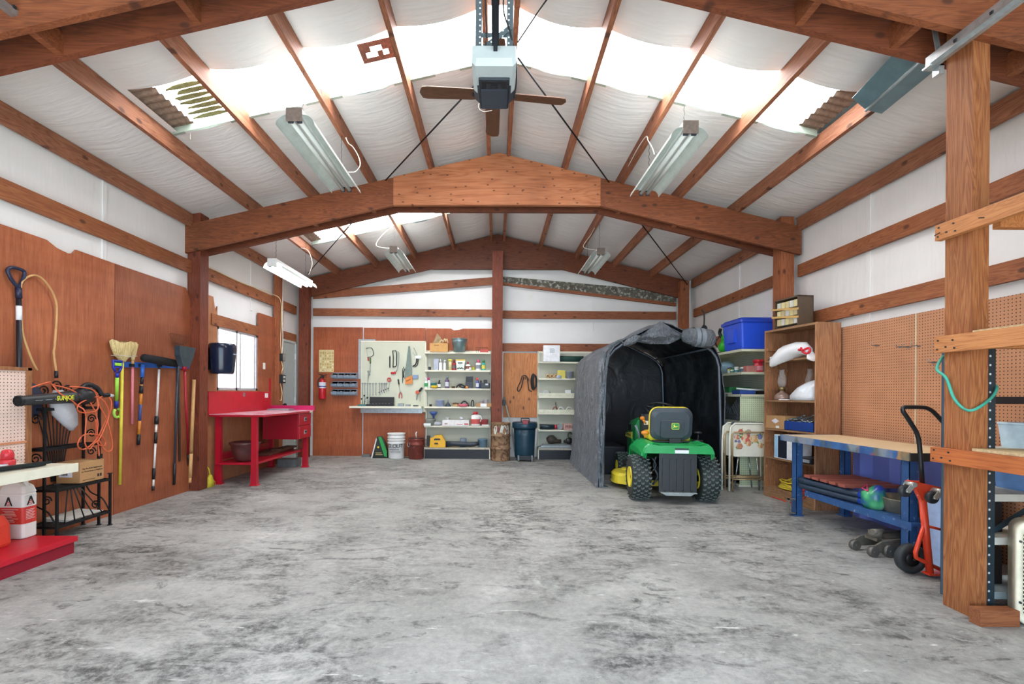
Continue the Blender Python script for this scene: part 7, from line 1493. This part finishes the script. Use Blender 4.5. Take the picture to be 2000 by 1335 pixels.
t = thing('plastic_bag', 'pale white plastic bag heaped on the second shelf of the wooden unit', 'bag', (3.39, 5.0, 1.147)); q = MB(); q.loft(lumpy([((0, .0, 0), .11, .19, 'z'), ((0, .0, .05), .12, .18, 'z'), ((.02, -.05, .14), .11, .14, 'z'), ((.03, -.1, .2), .07, .08, 'z'), ((.03, -.11, .22), .02, .03, 'z')], 15, .12)); q.build('bag_body', plain('d9dde0', .25, 0, .04, 8, .3), t)
q = MB(); q.bb((-.1, .14, 0), (-.03, .27, .008)); q.build('bag_corner', M_WHITE, t)
t = carton((3.385, 5.37, .812), .19, .30, .15, 'brown cardboard box on the third shelf left of the blue tool tray'); q = MB(); q.prism([(.06, .09), (.0, .12), (-.06, .09), (0, .06)], -.0965, -.095, 'x'); q.build('printed_oval', plain('e6e2ea', .5), t); q = MB(); q.bb((-.0965, -.06, .01), (-.095, -.01, .035)); q.build('white_label', M_WHITE, t)
t = thing('tool_tray', 'dark blue tray heaped with wrenches on the third shelf of the wooden unit', 'tool tray', (3.38, 4.97, .812)); M_NAVY = plain('203f86', .4, 0, .12, 12, wear='46649e', wear_amt=.72)
q = MB(); q.bb((-.10, -.20, 0), (.10, .20, .006)); q.bb((-.10, -.20, 0), (-.094, .20, .10)); q.bb((.094, -.20, 0), (.10, .20, .10)); q.bb((-.10, -.20, 0), (.10, -.194, .10)); q.bb((-.10, .194, 0), (.10, .20, .10)); q.build('tray_body', M_NAVY, t)
rng = random.Random(17)
for k in range(14):
    w_ = thing('tray_wrench', 'steel wrench lying in the heap on the dark blue tool tray', 'wrench', (3.38, 4.97, .812), 0, 'wrenches in the blue tray'); y = -.16 + k * .025; q = MB(); z = .095 + rng.random() * .03; a, e = Vector((-.08, y, z)), Vector((.05, y + rng.uniform(-.05, .05), z + rng.uniform(0, .05))); q.bar(a, e, .018, .008); q.build('shank', M_STEEL, w_)
    for c in (a, e): q = MB(); q.tube([c + Vector((.014 * math.cos(i * PI / 4), .014 * math.sin(i * PI / 4), 0)) for i in range(7)], .007, 6); q.build('jaw', M_STEEL, w_)
t = thing('appliance_box', 'white and blue appliance box on the fourth shelf under the bench corner', 'box', (3.36, 5.17, .477)); q = MB(); q.bb((-.09, -.17, 0), (.09, .17, .27), .003); o = q.build('carton_body', plain('e4e7ec', .45), t)
for y0, y1, c_ in ((.115, .168, '9ecbe8'), (-.02, .11, '1c2230'), (-.168, -.10, 'd9dce6')):
    q = MB(); q.bb((-.0915, y0, .01), (-.0898, y1, .26)); q.build('printed_panel', plain(c_, .4), o)
q = MB(); q.prism([(-.03, .26), (-.11, .26), (-.11, .20)], -.0925, -.0905, 'x'); q.build('purple_corner', plain('4a3a9a', .4), o)
t = thing('video_recorder', 'flat dark device with silver front on the fourth shelf near the side panel', 'device', (3.36, 4.86, .477)); q = MB(); q.bb((-.12, -.12, 0), (.11, .10, .06), .01); q.build('device_body', M_BLACK, t); q = MB(); q.bb((-.128, -.10, .012), (-.119, .08, .045), .003); q.build('silver_front', plain('b9c0c6', .3, .4), t)
q = MB(); q.bb((-.11, -.17, 0), (.1, .15, .03), .006); q.tube([(-.12, -.1, .015), (-.15, -.05, .02), (-.14, .05, .01), (-.12, .1, .02)], .008, 6, res=3); single(q, 'tangled_device', M_DKST, 'dark flat device with loose wire under the appliance box shelf edge', 'device', (3.36, 5.2, .7485)) if False else None
def coil(name, label, loc, r_, n, mat, rr=.008, seed=1, sx=.6):
    rng = random.Random(seed); pts = []
    for i in range(n * 9):
        a = i * 2 * PI / 9; k = 1 + rng.uniform(-.22, .18); pts.append((sx * r_ * k * math.cos(a), r_ * k * math.sin(a), rr + .018 * (i / 9) * rng.uniform(.7, 1.1)))
    q = MB(); q.tube(pts, rr, 6, res=3); return single(q, name, mat, label, 'extension lead', loc)
coil('extension_lead', 'yellow extension cord coiled on the bottom shelf of the wooden unit', (3.42, 5.22, .117), .15, 6, plain('d9c23e', .45), .009, 4)
coil('extension_lead', 'orange red extension cord tangled on the bottom shelf beside the yellow coil', (3.40, 4.96, .117), .17, 4, plain('d8412c', .45), .008, 7)
q = MB(); q.tube([(-.0, .0, .1), (-.06, .02, .04), (-.08, .1, .01), (-.08, .3, .012), (-.06, .42, .01)], .007, 6, res=5); single(q, 'red_cord_tail', plain('cf4436', .45), 'loose tail of red cord hanging off the bottom shelf onto the floor', 'extension lead', (3.255, 4.85, .02))
# the unit stands askew in front of the post: turn it and all it carries together
ANG = R(8.2); NEAR = Vector((3.337, 4.80, 0)); _p = Vector((SXF, SY0, 0))
for o in [o for o in COL.objects if o.name not in SHELF_ROOTS0 and o.parent is None]:
    d = o.location - _p; d.x *= .78 if o.name.startswith(('wooden_shelf',)) else .8; d.y *= .87
    o.location = NEAR + Vector((d.x * math.cos(ANG) - d.y * math.sin(ANG), d.x * math.sin(ANG) + d.y * math.cos(ANG), d.z)); o.rotation_euler.z += ANG
    if o.name.startswith('wooden_shelf'): o.scale = (.78, .87, 1)
# pegboard hooks
for px, py, lab in ((1713, 673, 'wire peg hook at the left of the tan pegboard'), (1761, 676, 'wire peg hook, left of the cluster on the tan pegboard'), (1775, 676, 'wire peg hook in the middle of the cluster on the tan pegboard'), (1792, 674, 'wire peg hook, right of the cluster on the tan pegboard'), (1826, 706, 'wire peg hook beside the pale joint strip of the tan pegboard')):
    p = atX(px, py, 3.654); t = thing('peg_hook', lab, 'hook', p, 0, None); q = MB(); q.tube([(.0, 0, 0), (-.05, 0, -.006), (-.055, 0, .025)], .0035, 6); q.build('wire_hook', M_STEEL, t); q = MB(); q.bb((-.003, -.03, -.012), (.004, .03, -.004)); q.build('back_wire', M_STEEL, t)
# ================================================================== blue workbench
m, nt, b = base('smudged_blue'); v = coords(nt); o = ramp(nt, noise(nt, v, 6, 6, .7), [(.3, '2a4a80'), (.7, '4a74a8')])
for sc_, sd, c_, th in ((1.9, 0, 'c23a3a', .60), (2.3, 3, 'b98a4a', .60), (2.7, 6, '5a6a62', .52), (1.6, 9, '8a94a0', .58)):
    vv = coords(nt, (1, 1, .6)); ad = N(nt, 'VectorMath', operation='ADD'); nt.links.new(vv, ad.inputs[0]); ad.inputs[1].default_value = (sd, sd * 2, sd); f = ramp(nt, noise(nt, ad.outputs[0], sc_ * 2, 3, .5), [(th - .03, (0, 0, 0, 1)), (th + .03, (1, 1, 1, 1))]); o = mixc(nt, math_(nt, 'MULTIPLY', f, .85), o, c_)
nt.links.new(o, b.inputs['Base Color']); b.inputs['Roughness'].default_value = .45; M_SMB = m
M_BLUE = plain('305688', .4, 0, .18, 10, wear='9db4d0', wear_amt=.63, wear_scale=22); M_BLUED = plain('1d3f80', .45, 0, .12, 10, wear='5576a8', wear_amt=.7, wear_scale=18)
t = thing('blue_workbench', 'long blue workbench with tan top in front of the tan pegboard', 'workbench', (3.27, 4.04, 0))
q = MB(); q.bb((-.305, -.75, .775), (.28, .735, .795)); q.build('bench_top', plain('e3cba2', .5, 0, .06, 5, wear='d2b78a', wear_amt=.62, wear_scale=4), t)
q = MB(); q.bb((-.315, -.75, .735), (-.30, .745, .797), .003); q.bb((-.315, .732, .735), (.28, .745, .797), .003); q.build('painted_edge', M_SMB, t)
q = MB(); q.bb((-.31, -.76, .735), (.28, -.748, .793)); q.build('end_edge', plain('2a2a28', .6), t)
for x, y in ((-.25, .58), (.23, .58), (-.25, -.67), (.23, -.67)):
    q = MB(); q.bb((x - .022, y - .035, .0), (x - .018, y + .035, .74)); q.bb((x - .022, y - .035, 0), (x + .04, y - .031, .74)); q.bb((x - .022, y + .031, 0), (x + .04, y + .035, .74)); q.bb((x - .04, y - .05, 0), (x + .045, y + .05, .012)); q.build('leg', M_BLUE, t)
q = MB(); q.bb((-.28, -.74, .27), (.22, .40, .29)); q.bb((-.288, -.74, .235), (-.278, .40, .293)); q.build('lower_shelf', M_BLUE, t)
q = MB(); q.bb((-.02, .3, .23), (.02, .6, .265)); q.bb((-.24, .56, .3), (.21, .6, .34)); q.build('support_bar', M_BLUED, t)
q = MB(); q.bb((-.34, .55, .03), (-.33, .585, .17)); q.bb((-.34, .55, .16), (-.27, .585, .17)); q.bb((-.34, .55, .02), (-.27, .585, .03)); q.build('foot_bracket', plain('8d8d88', .4, .5), t)
M_SLAT = plain('9a5446', .6, 0, .12, 20)
for k in range(5):
    y = 4.40 - k * .11; q = MB(); q.bb((2.975, y - .04, .415), (3.47, y + .04, .44), .003); single(q, 'duckboard', M_SLAT, ['reddish wooden slat farthest back on the lower shelf of the blue bench', 'second reddish slat from the back on the blue bench lower shelf', 'middle reddish slat of the five on the blue bench lower shelf', 'second reddish slat from the front on the blue bench lower shelf', 'reddish wooden slat nearest the front on the lower shelf of the blue bench'][k], 'slat', group='reddish slats under the blue bench')
for k, z in enumerate((.325, .375)):
    t = thing('hose', ['black hose with blue end, lower of the two under the reddish slats', 'black hose with blue end, upper of the two under the reddish slats'][k], 'hose', (3.0, 4.1, z)); q = MB(); q.tube([(.3, .45, 0), (.0, .42, 0), (-.0, .15, 0), (.03, -.15, .0), (.05, -.25, 0)], .026, 10, res=4); q.build('tube', plain('2a3a4c', .4), t); q = MB(); q.cyl((.05, -.25, 0), (.07, -.37, 0), .029, n=10); q.build('blue_end', plain('2348a8', .4), t)
t = thing('plastic_bag', 'green and blue plastic bag with pink mark on the lower shelf of the blue bench', 'bag', (3.07, 3.74, .292)); q = MB(); q.loft(lumpy([((0, 0, 0), .05, .07, 'z'), ((0, 0, .04), .075, .09, 'z'), ((0, 0, .12), .07, .085, 'z'), ((0.02, -.02, .17), .04, .05, 'z'), ((.02, -.03, .19), .01, .02, 'z')], 22, .1))
mm, nt, b = base('printed_bag'); sp = noise(nt, coords(nt), 7, 2, .4); nt.links.new(ramp(nt, sp, [(.32, '2a3f9a'), (.45, '3a9a6a'), (.58, '6acb8a'), (.75, 'a9b8c9')]), b.inputs['Base Color']); b.inputs['Roughness'].default_value = .25; o = q.build('bag_body', mm, t)
q = MB(); q.tube([(-.06, -.02, .14), (-.05, .05, .15), (-.02, .04, .185), (-.06, -.02, .14)], .006, 6); q.build('pink_mark', plain('d0416a', .4), o)
q = MB(); q.lathe([(0, 0), (.175, 0), (.19, .1), (.197, .105), (.19, .11), (.17, .008), (0, .008)], n=36, sy=1); single(q, 'drain_pan', plain('8d8778', .5, .4, .25, 16, wear='b9a684', wear_amt=.6), 'galvanized round pan on the near end of the blue bench lower shelf', 'pan', (3.26, 3.62, .293))
q = MB(); q.loft([[(3.61 + .02 * math.sin(k * 2.1), 3.30 + 1.35 * k / 12, z) for k in range(13)] + [(3.615 + .02 * math.sin(k * 2.1), 3.30 + 1.35 * k / 12, z) for k in reversed(range(13))] for z in (.0, .40, .73)], smooth=False); single(q, 'blue_tarp', plain('7f94ee', .4, 0, .12, 3), 'bright blue tarp hanging against the wall under the blue bench', 'tarp')
bin_('storage_bin', 3.05, 3.33, 3.10, 3.26, .0, .56, plain('a9c3ea', .35), 'pale blue tall bin standing behind the orange hand truck', 'storage bin', plain('6f86a8', .4))
# floor jack
M_JACK = plain('7a756b', .5, .4, .25, 20)
t = thing('floor_jack', 'greasy grey floor jack parked under the blue bench', 'floor jack', (3.02, 3.55, 0), R(8))
q = MB()
for y in (-.09, .075): q.prism([(-.18, .03), (.35, .03), (.35, .14), (.1, .13), (-.14, .11), (-.20, .08)], y, y + .014)
q.bb((-.1, -.08, .10), (.3, .08, .115)); q.build('side_frame', M_JACK, t)
q = MB(); q.bar((.25, 0, .12), (-.14, 0, .11), .1, .02); q.build('lift_arm', plain('6b655a', .5, .4, .2, 16), t)
q = MB(); q.cyl((-.1, 0, .12), (-.1, 0, .17), .045, n=16); q.cyl((-.15, -.02, .165), (-.06, -.02, .165), .022, n=10); q.build('saddle', M_JACK, t)
for x, y, r_ in ((-.20, -.075, .038), (-.20, .075, .038), (.2, -.13, .032), (.2, .13, .032), (-.09, -.1, .045)):
    q = MB(); q.cyl((x, y - .018, r_), (x, y + .018, r_), r_, n=18); q.cyl((x, y - .022, r_), (x, y + .022, r_), r_ * .3, n=8); q.build('wheel', plain('6d6a64', .45, .5), t)
q = MB(); q.cyl((.02, -.09, .1), (.33, -.12, .09), .02, n=10); q.build('pump_tube', M_DKST, t)
# orange hand truck with black handle
t = thing('hand_truck', 'orange red convertible hand truck with black handle standing beside the light post', 'hand truck', atZ(1815, 1120, 0)); HY = 3.06; b0 = t.location; M_HT = plain('e2472a', .35, 0, .06, 10)
def H(px, py, Y=HY): return at(px, py, Y) - b0
q = MB(); q.cyl(H(1816, 1118), H(1802, 975), .021, n=12); q.tube([H(1806, 1022), H(1788, 1078), H(1789, 1088), H(1800, 1094), H(1838, 1112)], .013, 10); q.cyl(H(1812, 1027), H(1840, 1034), .009, n=8); q.build('frame', M_HT, t)
q = MB(); q.bar(H(1776, 944), H(1838, 958), .05, .045); q.bar(H(1772, 941), H(1802, 942, 3.12), .03, .02); q.prism([((H(px, py)).x, (H(px, py)).z) for px, py in ((1785, 952), (1815, 960), (1806, 978), (1798, 978))], (H(1800, 960)).y - .015, (H(1800, 960)).y + .015); q.build('head_bracket', M_HT, t)
for px, py in ((1767, 958), (1820, 971)):
    c = H(px, py, 3.0); q = MB(); q.lathe([(.008, -.018), (.028, -.018), (.038, -.012), (.040, 0), (.038, .012), (.028, .018), (.008, .018)], c, 22, RX(PI / 2) @ RY(.0)); o = q.build('caster_wheel', plain('26282b', .5), t)
    q = MB(); q.bar(c + Vector((0, -.024, 0)), c + Vector((.034, -.024, .042)), .03, .006, up=(0, 1, 0)); q.bar(c + Vector((0, .024, 0)), c + Vector((.034, .024, .042)), .03, .006, up=(0, 1, 0)); q.cyl(c + Vector((0, -.03, 0)), c + Vector((0, .03, 0)), .008, n=8); q.cyl(c + Vector((.036, -.035, .045)), c + Vector((.036, .03, .045)), .016, n=12); q.build('caster_fork', plain('b9b7ae', .35, .5), o)
c = H(1778, 1087, 3.13); c.z = .1 ; q = MB(); q.lathe([(.05, -.025), (.088, -.028), (.098, -.018), (.10, 0), (.098, .018), (.088, .028), (.05, .025)], c, 36, RX(PI / 2)); o = q.build('big_wheel', plain('2a2e30', .6, 0, .1), t)
q = MB(); q.lathe([(0, -.012), (.02, -.022), (.035, -.01), (.052, -.02), (.052, .02), (0, .012)], c, 24, RX(PI / 2)); q.build('wheel_hub', plain('17191b', .4), o)
q = MB(); q.cyl(c + Vector((0, -.03, 0)), c + Vector((.12, .02, .0)), .008, n=8); q.build('axle', M_DKST, t)
q = MB(); q.tube([H(1802, 950), H(1796, 870), H(1793, 853), H(1788, 840), H(1770, 812), H(1764, 803), H(1764, 796), H(1772, 794.5), H(1800, 795), H(1810, 796.5), H(1822, 803), H(1838, 820), H(1852, 836), H(1856, 850), H(1858, 955)], .0135, 10, res=2); q.build('handle', plain('17191c', .35), t)
q = MB(); q.tube([H(1792, 967), H(1796, 963), H(1800, 970), H(1803, 974), H(1797, 976)], .003, 6, res=3); q.build('wire_tie', M_WHITE, t)
q = MB(); q.bar(H(1808, 1119), H(1850, 1119), .06, .012); q.build('toe_plate', M_HT, t)
